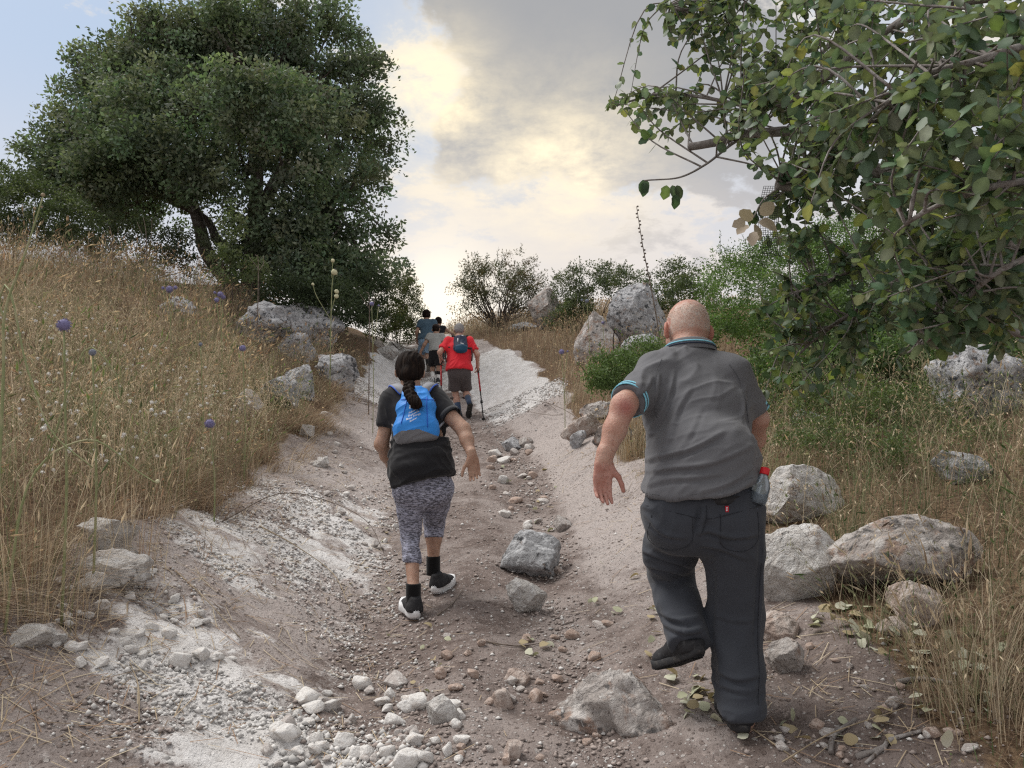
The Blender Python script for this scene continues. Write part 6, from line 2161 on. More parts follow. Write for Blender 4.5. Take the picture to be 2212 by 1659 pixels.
    # ---- socks and shoes
    for an in (anL, anR):
        V, F = tube(smooth_line([an + (0, -.002, .03), an + (0, -.002, .0), an + (0, .006, -.085)], 8), .0445, 16)
        part('sock', V, F, M['black_sock'], root)
    st = pmat('silver_stripe', [(.5, .52, .55)], .35, None, tint=False)
    p = P(893, 1328, 4.46)
    p[2] = ground(p[0], p[1] + .12) - .002
    p = P(899, 1325, 4.46) * (1, 0, 0) + (0, 4.46, ground(-.57, 4.56) - .004)
    make_shoe(root, p, norm((-.38, 1, .10)), (0.1, -.12, 1), .265, .108, upper='black_shoe', sole='white_foam', sole_t=.042, collar=.05, wave=.010, stripe=st)
    p = P(938, 1262, 4.86) * (1, 0, 0) + (0, 4.86, ground(-.50, 4.96) + .004)
    make_shoe(root, p, norm((.36, 1, .10)), (-.1, -.12, 1), .265, .108, upper='black_shoe', sole='white_foam', sole_t=.042, collar=.05, wave=.010, stripe=st)

    # ---- backpack: a thing of its own
    bp = thing('backpack', 'blue backpack with white print and grey bottom worn by the woman', 'backpack', P(899, 900, 4.66))
    s = Solid(*bounds([P(897, 832, 4.75), P(855, 960, 4.56), P(948, 940, 4.56)], .10), .0045)
    s.ecap(P(897, 846, 4.735), P(898, 880, 4.675), (.082, .036), (.108, .062), lat, .03)
    s.ecap(P(898, 880, 4.675), P(899, 925, 4.635), (.108, .062), (.124, .070), lat, .03)
    s.ecap(P(899, 925, 4.635), P(899, 945, 4.625), (.124, .070), (.120, .066), lat, .03)
    s.ecap(P(870, 936, 4.62), P(930, 930, 4.62), (.03, .055), (.03, .055), (0, 1, 0), .05)
    s.cut(P(899, 957, 4.6), norm((.16, -.1, -1)), .02)
    V, Q = s.mesh()
    V = relax(V, Q, 2)
    pk = lambda V: ss(-np.abs(V[:, 2] - P(0, 860, 4.65)[2]), -.09, -.02)
    V = folds(V, Q, (.1, 0, 1), (1, 0, 0), .008, 1.5, 16, 52, 2.0, pk(V) + .1)
    V = folds(V, Q, (1, 0, .3), (-.3, 0, 1), .004, 4, 18, 55, 1.5, None)
    zc = V[Q].mean(1)
    hx = zc[:, 0] - P(899, 0, 4.6)[0]
    edge = P(0, 929, 4.56)[2] - .16 * np.clip(np.abs(hx) - .055, 0, 1) * 3 + .10 * hx
    bot = zc[:, 2] < edge
    for nm, sel, mt in (('pack_body', ~bot, 'pack_blue'), ('bottom_panel', bot, 'grey_panel')):
        ids, inv = np.unique(Q[sel].ravel(), return_inverse=True)
        part(nm, V[ids], [inv.reshape(-1, 4)], M[mt], bp)
    VV, QQ = V, Q
    N_ = vnormals(V, Q)

    def skin_at(x, z):
        """back surface of the pack at world x, z"""
        d = (VV[:, 0] - x) ** 2 + (VV[:, 2] - z) ** 2 + (VV[:, 1] > 4.70) * 1.0
        k = np.argsort(d)[:10]
        return VV[k, 1].min() * .6 + VV[k, 1].mean() * .4

    def on_pack(xs, zs, lift=.003):
        return np.array([(x, skin_at(x, z) - lift, z) for x, z in zip(xs, zs)])
    pb = bp.children[0]
    # seams and zip
    u0 = P(899, 900, 4.58)[0]
    k = 4.58 / FPX
    for du0, du1, m in ((28, 26, 'piping_blue'), (-30, -34, 'piping_blue')):
        zs = np.linspace(P(0, 856, 4.6)[2], P(0, 926, 4.58)[2], 14)
        B = Bag(); B.tube(on_pack(u0 + k * np.linspace(du0 * .7, du1, 14), zs, .001), .0028, 5); B.part('seam', M[m], pb)
    zs = np.linspace(P(0, 858, 4.6)[2], P(0, 875, 4.6)[2], 7)
    B = Bag(); B.tube(on_pack(u0 + k * np.linspace(33, 40, 7), zs, .002), .004, 6); B.part('zip', M['black_rubber'], pb)
    xs = u0 + k * np.linspace(-38, 36, 16)
    B = Bag(); B.tube(on_pack(xs, np.full(16, P(0, 862, 4.6)[2]), .001), .002, 5); B.part('seam', M['piping_blue'], pb)
    # print
    def text(body, uc, vc, hpx, name='print'):
        cu = bpy.data.curves.new('lettering', 'FONT')
        cu.body = body; cu.align_x = 'CENTER'; cu.align_y = 'CENTER'; cu.size = 1.0
        cu.resolution_u = 3; cu.offset = .012
        tmp = bpy.data.objects.new('lettering', cu); col.objects.link(tmp)
        me0 = tmp.evaluated_get(bpy.context.evaluated_depsgraph_get()).to_mesh()
        V = np.array([v.co[:] for v in me0.vertices]); F3 = [tuple(p.vertices) for p in me0.polygons]
        tmp.to_mesh_clear(); bpy.data.objects.remove(tmp); bpy.data.curves.remove(cu)
        x = P(uc, vc, 4.57)[0] + V[:, 0] * hpx * k
        z = P(uc, vc, 4.57)[2] + V[:, 1] * hpx * k + (V[:, 0] * hpx * k) * .12 + .012 * np.sin(V[:, 0] * hpx * k * 40)
        W = on_pack(x, z, .0028)
        tri = []
        for f in F3:
            for i in range(1, len(f) - 1): tri.append((f[0], f[i], f[i + 1]))
        return part(name, W, [np.array(tri)], M['print_white'], pb, smooth=False)
    for i, ln in enumerate(('Industrial', 'Engineers', 'Make Things', 'Better')):
        text(ln, 893 + (0, 0, -.5, 0)[i], 886 + 6.8 * i, 6.0)
    text('8', 886, 876.5, 15, 'logo')
    tri = np.array([(894, 873.5), (901, 872), (906, 880.5), (891, 880.5)])
    g = []
    for a in np.linspace(0, 1, 5):
        l_, r_ = tri[0] * (1 - a) + tri[3] * a, tri[1] * (1 - a) + tri[2] * a
        g += [l_ * (1 - b) + r_ * b for b in np.linspace(0, 1, 5)]
    w = np.array([P(x, y, 4.57) for x, y in g])
    W = on_pack(w[:, 0], w[:, 2], .0028)
    F = np.array([(i * 5 + j, i * 5 + j + 1, i * 5 + j + 6, i * 5 + j + 5) for i in range(4) for j in range(4)])
    part('logo', W, [F[:, ::-1]], M['print_white'], pb, smooth=False)
    # straps over the shoulders
    for e, pts in ((-1, [P(875, 850, 4.72), P(862, 838, 4.75), P(852, 834, 4.83), P(850, 842, 4.92), P(856, 870, 4.97)]), (1, [P(915, 848, 4.72), P(924, 836, 4.75), P(934, 831, 4.83), P(936, 840, 4.92), P(930, 870, 4.97)])):
        s_ = smooth_line(pts, 20)
        t_ = norm(np.gradient(s_, axis=0))
        sd = norm(np.cross(t_, (0, 0, 1.0)) + np.array((.0, .0, 0)))
        sd[:] = norm(np.array((1.0, .15 * e, -.25 * e)))
        nn = norm(np.cross(sd, t_)) * e * -1
        nn = np.where((nn[:, 2:] < 0), -nn, nn)
        off = np.array([(-.028, 0), (.028, 0), (.028, .010), (-.028, .010)])
        V = np.concatenate([s_ + sd * a + nn * (b + .004) for a, b in off])
        n = len(s_)
        F = np.array([(a * n + i, a * n + i + 1, b * n + i + 1, b * n + i) for a, b in ((0, 1), (1, 2), (2, 3), (3, 0)) for i in range(n - 1)])
        st_ = part('strap', V, [F], M['strap_grey'], bp)
        B = Bag()
        B.tube(s_ + sd * .029 * e + nn * .009, .0055, 6)
        B.part('strap_edge', M['piping_blue'], st_)
    B = Bag(); B.tube(smooth_line([P(946, 925, 4.66), P(958, 912, 4.72), P(963, 900, 4.80)], 8), .008, 5); B.part('side_strap', M['strap_grey'], bp)
    B = Bag(); B.tube(smooth_line([P(856, 928, 4.66), P(848, 918, 4.70), P(842, 905, 4.78)], 8), .006, 5); B.part('side_strap', M['strap_grey'], bp)


woman()


def walker(label, J, sc, skin, hair, shirt, shorts, sock, shoe, sole, h=.009, capm=None, bald=0, hips_r=.10, torso=(.2, .13), sleeve=.55, leg_end=(.9, .9), sock_h=.14, feet=None, belly=0, hair_grow=1.0):
    """a person farther up the path; J = joint positions"""
    ft = J['feet'][0][0]
    root = thing('person', label, 'person', ft)
    lat = norm(J['shR'] - J['shL'])
    allp = [J[k] for k in J if k != 'feet' and k not in ('fw', 'up', 'hdirL', 'hdirR')]
    s = Solid(*bounds(allp, .17), h)
    A = head(s, J['head'], J['fw'], J['up'], sc)
    s.cap(J['head'] - A[2] * .05, J['neck'], .052 * sc, .056 * sc, .03)
    s.ecap(J['neck'], J['chest'], (.06, .06), (.13, .09), lat, .05)
    s.ecap(J['chest'], J['pelv'], (.13, .09), (.14, .10), lat, .05)
    s.cap(J['shL'], J['shR'], .05, .05, .04)
    for e in 'LR':
        s.chain([J['sh' + e], J['el' + e], J['wr' + e]], [.052 * sc, .042 * sc, .028 * sc], .025)
        s.chain([J['hi' + e], J['kn' + e], J['kn' + e] * .6 + J['an' + e] * .4, J['an' + e]], [.08, .056 * sc, .056 * sc, .038 * sc], .025)
        hand(s, J['wr' + e], J['hdir' + e], np.array((.9 if e == 'L' else -.9, -.3, -.1)), np.array((.1, .8, .5)), 1.0 * sc, (.5, .7, .6), .05, .2, k=.003)
    V, Q = s.mesh()
    part('body', V, [Q], skin, root, face_tint(V, J['head'], A, sc, (.3, .27, .25)))
    hc = J['head']
    q = lambda x, y, z: hc + sc * (A[0] * x + A[1] * y + A[2] * z)
    s = Solid(hc - .17, hc + .17, .007)
    s.ell(q(0, -.018, .032), np.array((.086, .104, .092)) * sc * hair_grow, A, .01)
    s.ell(q(0, -.045, -.02), np.array((.078, .07, .07)) * sc * hair_grow, A, .02)
    s.cut(q(0, .06, .0), A[1] - A[2] * .5, .01)
    if bald:
        s.cut(q(0, 0, .02 + .07 * (1 - bald)), A[2] + A[1] * .3, .02)
    V, Q = s.mesh()
    V = folds(V, Q, (0, .2, 1), (1, 0, 0), .003 * hair_grow, 10, 50, 4, 1.0)
    part('hair', V, [Q], hair, root)
    if capm is not None:
        s = Solid(hc - .22, hc + .22, .007)
        s.ell(q(0, -.015, .045), np.array((.094, .112, .088)) * sc, A, .01)
        s.cut(q(0, 0, .012), -A[2] - A[1] * .1, .006)
        s.ell(q(0, .13, .022), np.array((.07, .07, .008)) * sc, A, .01)
        V, Q = s.mesh()
        part('cap', V, [Q], capm, root)
    # shirt
    s = Solid(*bounds([J['neck'] + (0, 0, .05), J['shL'], J['shR'], J['elL'], J['elR'], J['hem'] - (0, 0, .06)], .22), h * .9)
    tx, ty = torso
    s.ecap(J['neck'] - (0, .0, .04), J['chest'], (.11, .075), (tx, ty), lat, .06)
    s.ecap(J['chest'], J['hem'], (tx, ty), (tx * 1.02 + belly, ty * 1.1 + belly), lat, .05)
    s.ecap(J['hem'], J['hem'] - (0, 0, .06), (tx * 1.02 + belly, ty * 1.1 + belly), (tx * 1.02 + belly, ty * 1.1 + belly), lat, .05)
    s.cap(J['shL'], J['shR'], .066, .066, .05)
    for e in 'LR':
        a, b = J['sh' + e], J['el' + e]
        s.cap(a, a + (b - a) * (sleeve - .05), .074, .072, .05)
        c = a + (b - a) * sleeve
        ex = np.array((.13, .13, .13))
        inner = .05
        lo, hi = c - ex, c + ex
        if e == 'L': hi[0] = c[0] + inner
        else: lo[0] = c[0] - inner
        s.cut(c, b - a, .004, lo, hi)
    s.cut(J['hem'], norm((0, -.1, -1)), .004)
    solid_part(s, 'shirt', shirt, root, 1, None, [dict(along=(.5, 0, .8), across=(.8, 0, -.5), amp=.010, fa=3, fc=11, seed=int(1000 * abs(ft[0])), sharp=1.8)])
    # shorts
    s = Solid(*bounds([J['hiL'], J['hiR'], J['knL'], J['knR'], J['hem'] + (0, 0, .05)], .2), h * .9)
    m = (J['hiL'] + J['hiR']) / 2
    s.ecap(J['hem'] + (0, 0, .02), m, (tx * .95, ty * 1.02), (tx * .95, ty * 1.05), lat, .03)
    for e, g in zip('LR', leg_end):
        a, b = J['hi' + e], J['kn' + e]
        s.cap(a, a + (b - a) * 1.15, hips_r, hips_r * .98, .03)
        s.cut(a + (b - a) * g, b - a, .004, a + (b - a) * g - .13, a + (b - a) * g + .13)
    solid_part(s, 'shorts', shorts, root, 1, None, [dict(along=(0, 0, 1), across=(1, 0, 0), amp=.008, fa=3, fc=14, seed=9, sharp=1.6)])
    for e, (p, toe, upv, tread) in zip('LR', J['feet']):
        an = J['an' + e]
        kn = J['kn' + e]
        d = norm(kn - an)
        V, F = tube([an - d * .05, an, an + d * sock_h * .5, an + d * sock_h], [.045, .044, .050, .056], 14)
        part('sock', V, F, sock, root)
        make_shoe(root, p, toe, upv, .28, .105, upper=shoe, sole=sole, tread=tread, h=.008)
    return root


M['red_shirt'] = cloth_mat('red_jersey', (.62, .022, .035), .85, 400, .1)
M['brown_shorts'] = cloth_mat('brown_grey_canvas', (.075, .062, .064), .9, 400, .1, mottle=.3)
M['blue_sock'] = cloth_mat('dark_blue_sock', (.05, .075, .13))
M['hiking_boot'] = pmat('dark_grey_boot', [(.04, .042, .046), ((.09, .09, .09), 40, .5, .7)], .8, None, tint=False)
M['boot_sole'] = pmat('boot_sole', [(.045, .042, .04), ((.12, .11, .10), 30, .5, .7)], .9, None, tint=False)
M['pale_sole'] = pmat('pale_sole', [(.30, .27, .24), ((.18, .16, .14), 30, .5, .7)], .9, None, tint=False)
M['grey_tee'] = cloth_mat('light_grey_cotton', (.33, .335, .325))
M['black_short'] = cloth_mat('black_shorts', (.014, .013, .015))
M['teal_shirt'] = cloth_mat('slate_blue_cotton', (.060, .105, .150))
M['pale_blue'] = cloth_mat('pale_blue_cotton', (.22, .33, .46))
M['white_sock'] = cloth_mat('white_sock', (.72, .71, .70))


def on_ground(u, v, Y, lift=0):
    p = P(u, v, Y)
    p[2] = ground(p[0], p[1]) + lift
    return p


def red_man():
    Y = 13.2
    g = lambda u, v, dy=0: P(u, v, Y + dy)
    J = dict(head=g(992, 714, .32), fw=norm((0, .92, -.4)), up=norm((0, .4, .92)), neck=g(991, 731, .22), chest=g(991, 755, .12), pelv=g(991, 800, 0), hem=g(992, 800, 0),
             shL=g(968, 737, .16), shR=g(1014, 737, .16), elL=g(950, 761, -.04), elR=g(1031, 766, .06), wrL=g(952, 773, .16), wrR=g(1032, 789, .2),
             hiL=g(981, 808), hiR=g(1003, 808), knL=g(983, 846, .12), knR=g(1006, 844, .22), anL=g(990, 885, .02), anR=g(1013, 868, -.12),
             hdirL=norm((0, .5, -.9)), hdirR=norm((0, .4, -.9)))
    pl = on_ground(991, 900, Y + .0)
    J['anL'] = pl + (0.0, .06, .12)
    J['feet'] = [(pl, norm((.02, 1, .22)), (0, -.2, 1), False), (J['anR'] + np.array((.03, -.045, -.03)), norm((-.14, .38, -.88)), norm((-.05, .85, .45)), True)]
    walker('grey-haired man in a red t-shirt climbing with two trekking poles', J, 1.05, SK1, pmat('grey_hair', [(.26, .25, .25), ((.12, .115, .11), 40, .5, .7)], .6, None, tint=False), M['red_shirt'], M['brown_shorts'], M['blue_sock'], 'hiking_boot', 'boot_sole',
           torso=(.205, .15), belly=.012, sleeve=.72, leg_end=(.90, .90), hips_r=.112, sock_h=.17, hair_grow=.96)
    # his backpack
    bp = thing('backpack', 'small navy backpack with a teal pocket on the man in red', 'backpack', g(995, 742, -.05))
    s = Solid(*bounds([g(978, 722, 0), g(1012, 763, -.2)], .12), .007)
    la = (1, 0, 0)
    s.ecap(g(994, 731, .06), g(995, 752, -.04), (.110, .06), (.128, .078), la, .03)
    V, Q = s.mesh(); V = relax(V, Q, 2); V = folds(V, Q, (0, 0, 1), (1, 0, 0), .006, 4, 20, 3, 1.5)
    pb = part('pack_body', V, [Q], cloth_mat('navy_nylon', (.018, .028, .060), .6), bp)
    s = Solid(*bounds([g(978, 745, 0), g(1012, 765, -.2)], .12), .007)
    s.ecap(g(996, 750, -.075), g(996, 756, -.085), (.112, .055), (.112, .060), la, .03)
    V, Q = s.mesh(); V = relax(V, Q, 2)
    part('front_pocket', V, [Q], cloth_mat('teal_nylon', (.012, .060, .115), .6), bp)
    B = Bag(); B.tube([g(989, 731, -.02), g(989, 738, -.06)], .008, 6); B.part('zip_pull', M['print_white'], pb)
    B = Bag(); B.tube([g(995, 741, -.125), g(1002, 743, -.12)], .007, 6); B.part('label_mark', M['print_white'], pb)
    B = Bag(); B.tube([g(997, 724.5, -.005), g(1001, 725, -.005)], .008, 6); B.part('label_mark', M['print_white'], pb)
    for pts in ([g(982, 727, .1), g(978, 725, .2), g(977, 732, .32)], [g(1006, 727, .1), g(1009, 725, .2), g(1010, 732, .32)], [g(982, 752, .0), g(968, 750, .02), g(963, 748, .16)], [g(1008, 752, 0), g(1018, 752, .04), g(1022, 748, .16)]):
        B = Bag(); B.tube(smooth_line(pts, 8), .016, 6); B.part('strap', M['black_rubber'], bp)
    for pts in ([g(962, 752, .02), g(963, 775, -.02), g(964, 782, .0)], [g(1019, 754, .02), g(1020, 768, -.04), g(1019, 780, -.02)]):
        B = Bag(); B.tube(smooth_line(pts, 8), .012, 6); B.part('loose_strap', M['black_rubber'], bp)
    red = pmat('red_pole', [(.35, .02, .025)], .4, None, tint=False)
    blk = pmat('black_pole', [(.02, .02, .022)], .4, None, tint=False)
    for lab, hp, tip in (('red and black trekking pole in the red-shirted man\'s left hand', J['wrL'] + np.array((0, .06, -.05)), on_ground(954, 890, Y - .35)), ('red and black trekking pole planted right of the red-shirted man', J['wrR'] + np.array((0, .05, -.06)), on_ground(1045, 919, Y - .42))):
        t = thing('trekking_pole', lab, 'pole', tip)
        d = norm(hp - tip); L = np.linalg.norm(hp - tip)
        B = Bag(); B.tube([hp + d * .07, hp + d * .05, hp, hp - d * .10], [.012, .020, .017, .019], 10); B.part('grip', blk, t)
        B = Bag(); B.tube([hp - d * .10, hp - d * .52], [.016, .015], 10); B.part('upper_shaft', red, t)
        B = Bag(); B.tube([hp - d * .52, tip + d * .04], [.012, .010], 8); B.part('lower_shaft', blk, t)
        B = Bag(); B.tube([hp - d * (L * .62), hp - d * (L * .62 + .045)], [.022, .022], 10); B.part('clamp', blk, t)
        B = Bag(); B.tube([tip + d * .05, tip + d * .06], [.03, .03], 12); B.tube([tip + d * .05, tip], [.009, .003], 6); B.part('tip', blk, t)
        B = Bag(); B.tube(smooth_line([hp + d * .05, hp + (.03, -.06, .0), hp + (.02, -.05, -.05), hp - d * .01], 10), .006, 5); B.part('wrist_loop', blk, t)


red_man()


def grey_person():
    Y = 17.2
    g = lambda u, v, dy=0: P(u, v, Y + dy)
    J = dict(head=g(942, 712, .3), fw=norm((.1, .93, -.35)), up=norm((0, .35, .93)), neck=g(941, 723, .22), chest=g(941, 738, .14), pelv=g(942, 760, 0), hem=g(943, 759, 0),
             shL=g(928, 727, .16), shR=g(954, 727, .16), elL=g(917, 744, .06), elR=g(963, 748, .1), wrL=g(909, 760, .12), wrR=g(962, 766, .25),
             hiL=g(936, 765), hiR=g(950, 765), knL=g(934, 790, .24), knR=g(948, 796, .04), anL=g(935, 812, -.02), anR=g(946, 822, -.08),
             hdirL=norm((-.3, .3, -.9)), hdirR=norm((0, .5, -.8)))
    p = on_ground(946, 831, Y - .02)
    J['anR'] = p + (0, .06, .11)
    J['feet'] = [(J['anL'] + np.array((0, -.05, -.05)), norm((-.1, .5, -.8)), norm((0, .8, .5)), True), (p, norm((-.05, 1, .22)), (0, -.2, 1), False)]
    walker('person in light grey t-shirt, black shorts and dark cap', J, .98, SK2, M['hair_dark'], M['grey_tee'], M['black_short'], M['white_sock'], 'hiking_boot', 'white_foam', torso=(.165, .12), capm=cloth_mat('dark_cap', (.028, .018, .016)), sleeve=.5, leg_end=(.9, .78), hips_r=.105, sock_h=.10)


def blue_man():
    Y = 18.4
    g = lambda u, v, dy=0: P(u, v, Y + dy)
    J = dict(head=g(921.5, 681, .26), fw=norm((0, .95, -.3)), up=norm((0, .3, .95)), neck=g(922, 692, .2), chest=g(922, 705, .14), pelv=g(919, 733, 0), hem=g(920, 734, 0),
             shL=g(909, 696, .14), shR=g(937, 696, .14), elL=g(900.5, 717, .04), elR=g(945, 718, .1), wrL=g(901, 734, .14), wrR=g(943, 734, .3),
             hiL=g(914, 738), hiR=g(928, 738), knL=g(912, 762, .28), knR=g(923, 764, .05), anL=g(912, 782, .12), anR=g(924, 784, -.2),
             hdirL=norm((0, .2, -1)), hdirR=norm((0, .5, -.8)))
    p = on_ground(911, 790, Y + .2)
    J['anL'] = p + (0, .06, .11)
    J['feet'] = [(p, norm((0, 1, .22)), (0, -.2, 1), False), (J['anR'] + np.array((.01, -.06, -.02)), norm((.05, .40, -.90)), norm((0, .85, .45)), True)]
    walker('tall man in slate blue shirt and pale blue shorts', J, 1.05, SK2, M['hair_dark'], M['teal_shirt'], M['pale_blue'], M['black_sock'], 'hiking_boot', 'pale_sole', torso=(.185, .13), sleeve=.62, leg_end=(.92, .92), hips_r=.108, sock_h=.10, hair_grow=1.10)


def dark_person():
    Y = 19.6
    g = lambda u, v, dy=0: P(u, v, Y + dy)
    J = dict(head=g(947.5, 695, .2), fw=norm((.2, .95, -.1)), up=norm((0, .1, 1)), neck=g(948, 706, .12), chest=g(948, 718, .08), pelv=g(946, 740, 0), hem=g(946, 742, 0),
             shL=g(938, 712, .1), shR=g(958, 710, .1), elL=g(933, 727, .0), elR=g(965, 713, .1), wrL=g(934, 740, .1), wrR=g(973, 718.5, .1),
             hiL=g(941, 745), hiR=g(951, 745), knL=g(941, 762, .2), knR=g(951, 764, .05), anL=g(941, 775, .1), anR=g(951, 778, -.1),
             hdirL=norm((0, .2, -1)), hdirR=norm((.9, .1, -.4)))
    p, q = on_ground(941, 780, Y + .15), on_ground(951, 782, Y - .1)
    J['anL'], J['anR'] = p + (0, .06, .11), q + (0, .06, .11)
    J['feet'] = [(p, norm((0, 1, .2)), (0, -.2, 1), False), (q, norm((0, 1, .2)), (0, -.2, 1), False)]
    walker('dark-haired person in a dark top with one arm stretched out, half hidden behind the others', J, 1.0, SK2, M['hair_dark'], M['black_cotton'], M['black_short'], M['black_sock'], 'hiking_boot', 'boot_sole', torso=(.15, .11), sleeve=.62, hips_r=.10, hair_grow=1.05)


grey_person()
blue_man()
dark_person()

# ------------------------------------------------------------------ wild flowers, stalks, fallen leaves, twigs
M['thistle_blue'] = pmat('thistle_blue', [(.17, .155, .31), ((.27, .255, .42), 90, .45, .6)], .8, None, tint=False)
M['thistle_grey'] = pmat('thistle_grey', [(.17, .19, .24), ((.26, .28, .34), 90, .45, .6)], .8, None, tint=False)
M['white_flower'] = pmat('white_flower', [(.74, .73, .70)], .8, None, tint=False)
M['cream_flower'] = pmat('cream_flower', [(.56, .54, .36)], .8, None, tint=False)
M['dry_stem'] = pmat('dry_stem', [(.36, .29, .20), ((.24, .19, .13), 20, .45, .6)], .8, None, tint=False)
M['green_stem'] = pmat('green_stem', [(.24, .27, .13), ((.34, .33, .19), 12, .45, .6)], .7, None, tint=False)
M['dead_wood'] = pmat('dead_wood', [(.20, .165, .14), ((.11, .085, .07), 25, .45, .6)], .9, (60, .5, .004), tint=False)


def spiky(r, n, spike, w):
    V, F = icosphere(2)
    B = Bag()
    B.add(V * r * .78, [F])
    d = norm(RNG.normal(size=(n, 3)))
    v, f = leaf_quads(d * r * .7, d, norm(np.cross(d, RNG.normal(size=(n, 3)))), np.full(n, r * spike) * RNG.uniform(.8, 1.15, n), np.full(n, w), 0)
    B.add(v, [f])
    return B


_head = {k: spiky(.5, 150, .34, .05).mesh('flower_head', M[k]) for k in ('thistle_blue', 'thistle_grey')}


def thistle(label, heads, base_uv, kind='thistle_blue', group=None):
    """heads: (u, v, Y, size in px)"""
    h0 = P(*heads[0][:3])
    b = np.array((h0[0] + .04, h0[1] + .03, 0))
    b[2] = ground(b[0], b[1])
    t = thing('globe_thistle', label, 'thistle', b, group)
    B = Bag()
    fork = b * .35 + h0 * .65 + (.01, 0, 0)
    B.tube(smooth_line([b - (0, 0, .03), b * .6 + h0 * .4 + (.015, 0, 0), fork, h0], 10), np.linspace(.006, .0035, 11)[:len(smooth_line([b] * 4, 10))], 5)
    for u, v, Y, px in heads[1:]:
        B.tube(smooth_line([fork, (fork + P(u, v, Y)) / 2 + (0, 0, -.03), P(u, v, Y)], 6), .0035, 4)
    B.part('stem', M['green_stem'], t)
    for u, v, Y, px in heads:
        link('flower_head', _head[kind], t, P(u, v, Y) - b, (RNG.uniform(0, 6), RNG.uniform(0, 6), 0), float(px * Y / FPX / 1.1))


thistle('large violet globe thistle at the far left of the dry bank', [(138, 702, 3.1, 36)], None)
thistle('faded grey-blue thistle ball right below the large violet one', [(200, 761, 3.4, 20)], None, 'thistle_grey')
thistle('globe thistle with three heads above the small flat slab', [(366, 625, 8.6, 20), (352, 622, 8.6, 9), (379, 621, 8.6, 11)], None)
thistle('cluster of four violet thistle heads left of the ribbed outcrop', [(476, 636, 8.8, 17), (468, 648, 8.7, 14), (482, 642, 8.9, 13), (464, 632, 8.8, 8)], None)
thistle('violet globe thistle below the pale ribbed outcrop', [(524, 752, 6.4, 18)], None)
thistle('small dark thistle ball in the middle of the left bank', [(433, 744, 6.2, 11)], None, 'thistle_grey')
thistle('violet globe thistle low in the grass near the knobbly rock', [(453, 915, 4.9, 26)], None)
thistle('violet thistles against the dark shrub at the right foot of the oak', [(803, 656, 10.5, 12), (818, 660, 10.6, 6)], None)
thistle('violet globe thistle alone on the grassy right bank', [(1213, 760, 9.6, 15), (1226, 759, 9.7, 6)], None)
thistle('pale violet thistle heads in front of the green bush on the right bank', [(1268, 650, 12.5, 11), (1257, 648, 12.5, 7)], None, 'thistle_grey')
thistle('violet thistle in front of the tall pale crag', [(1302, 697, 11.0, 8)], None)


def wildflowers(n, label, group, ylo, yhi, reach, hr, size, head_mat, side=-1, stem_mat='dry_stem'):
    V, F = icosphere(1)
    protos = []
    for k in range(6):
        r = np.random.default_rng(900 + k)
        B = Bag()
        lean = r.uniform(-.25, .25, 2)
        B.tube(smooth_line([(0, 0, -.03), (lean[0] * .3, lean[1] * .3, .5), (lean[0], lean[1], 1)], 8), np.linspace(.0035, .002, 9)[:len(smooth_line([(0, 0, 0)] * 3, 8))], 4)
        top = np.array((lean[0], lean[1], 1.0))
        hd = Bag()
        d = norm(r.normal(size=(26, 3)) + (0, 0, .5))
        v, f = leaf_quads(d * .1, d, norm(np.cross(d, r.normal(size=(26, 3)))), np.full(26, .48), np.full(26, .26), .1)
        hd.add(V * .36, [F]); hd.add(v, [f])
        protos.append((B.mesh('stem', M[stem_mat]), hd.mesh('flower_head', M[head_mat]), top))
    y = ylo + (yhi - ylo) * RNG.uniform(0, 1, n * 6) ** 1.25
    X, _ = columns(y)
    r_ = reach * RNG.uniform(0, 1, n * 6)
    x = X[:, 3] - .1 - r_ if side < 0 else X[:, 7] + .2 + r_
    ok = np.nonzero((np.abs(x) < y * .665))[0][:n]
    for i in ok:
        z = ground(float(x[i]), float(y[i]))
        t = thing('wildflower', label, 'wildflower', (x[i], y[i], z), group)
        st, hd, top = protos[RNG.integers(0, 6)]
        h = RNG.uniform(*hr)
        a = RNG.uniform(0, 6.28)
        link('stem', st, t, (0, 0, 0), (0, 0, a), (h, h, h))
        c, s = math.cos(a), math.sin(a)
        link('flower_head', hd, t, (h * (c * top[0] - s * top[1]), h * (s * top[0] + c * top[1]), h), (0, 0, a), float(RNG.uniform(*size) * (.9 + .035 * y[i])))


wildflowers(210, 'dry stem with a small white scabious flower in the grass of the left bank', 'white flowers of the left bank', 2.3, 8.0, 2.6, (.28, .66), (.017, .028), 'white_flower')
wildflowers(28, 'thin stem with a cream seed ball in the grass of the left bank', 'cream seed heads of the left bank', 2.4, 7.0, 2.4, (.35, .8), (.016, .026), 'cream_flower', stem_mat='green_stem')


def stalk(name, label, cat, pts, r0, r1, mat, knobs=(), knob_mat=None, knob_name='flower_head', branches=()):
    pts = [np.asarray(p, float) for p in pts]
    b = pts[0]
    t = thing(name, label, cat, b)
    s = smooth_line(pts, 26)
    B = Bag(); B.tube(s, np.linspace(r0, r1, len(s)), 6)
    for br in branches:
        q = smooth_line([np.asarray(p, float) for p in br], 12)
        B.tube(q, np.linspace(r0 * .6, r1, len(q)), 5)
    B.part('stem', M[mat], t)
    V, F = icosphere(1)
    for p, r in knobs:
        link(knob_name, knob_mesh[knob_mat], t, np.asarray(p) - b, (RNG.uniform(0, 6), 0, RNG.uniform(0, 6)), (float(r),) * 3)
    return t


def _knob(m):
    V, F = icosphere(2)
    V = V * (1 + .25 * fbm(V * 5, 2, 8)[:, None])
    return make_mesh('flower_head', V, [F], M[m])


knob_mesh = {m: _knob(m) for m in ('cream_flower', 'dry_stem', 'dead_wood', 'green_stem')}


def under(u, v, Y):
    p = P(u, v, Y)
    p[2] = ground(p[0], p[1]) - .03
    return p


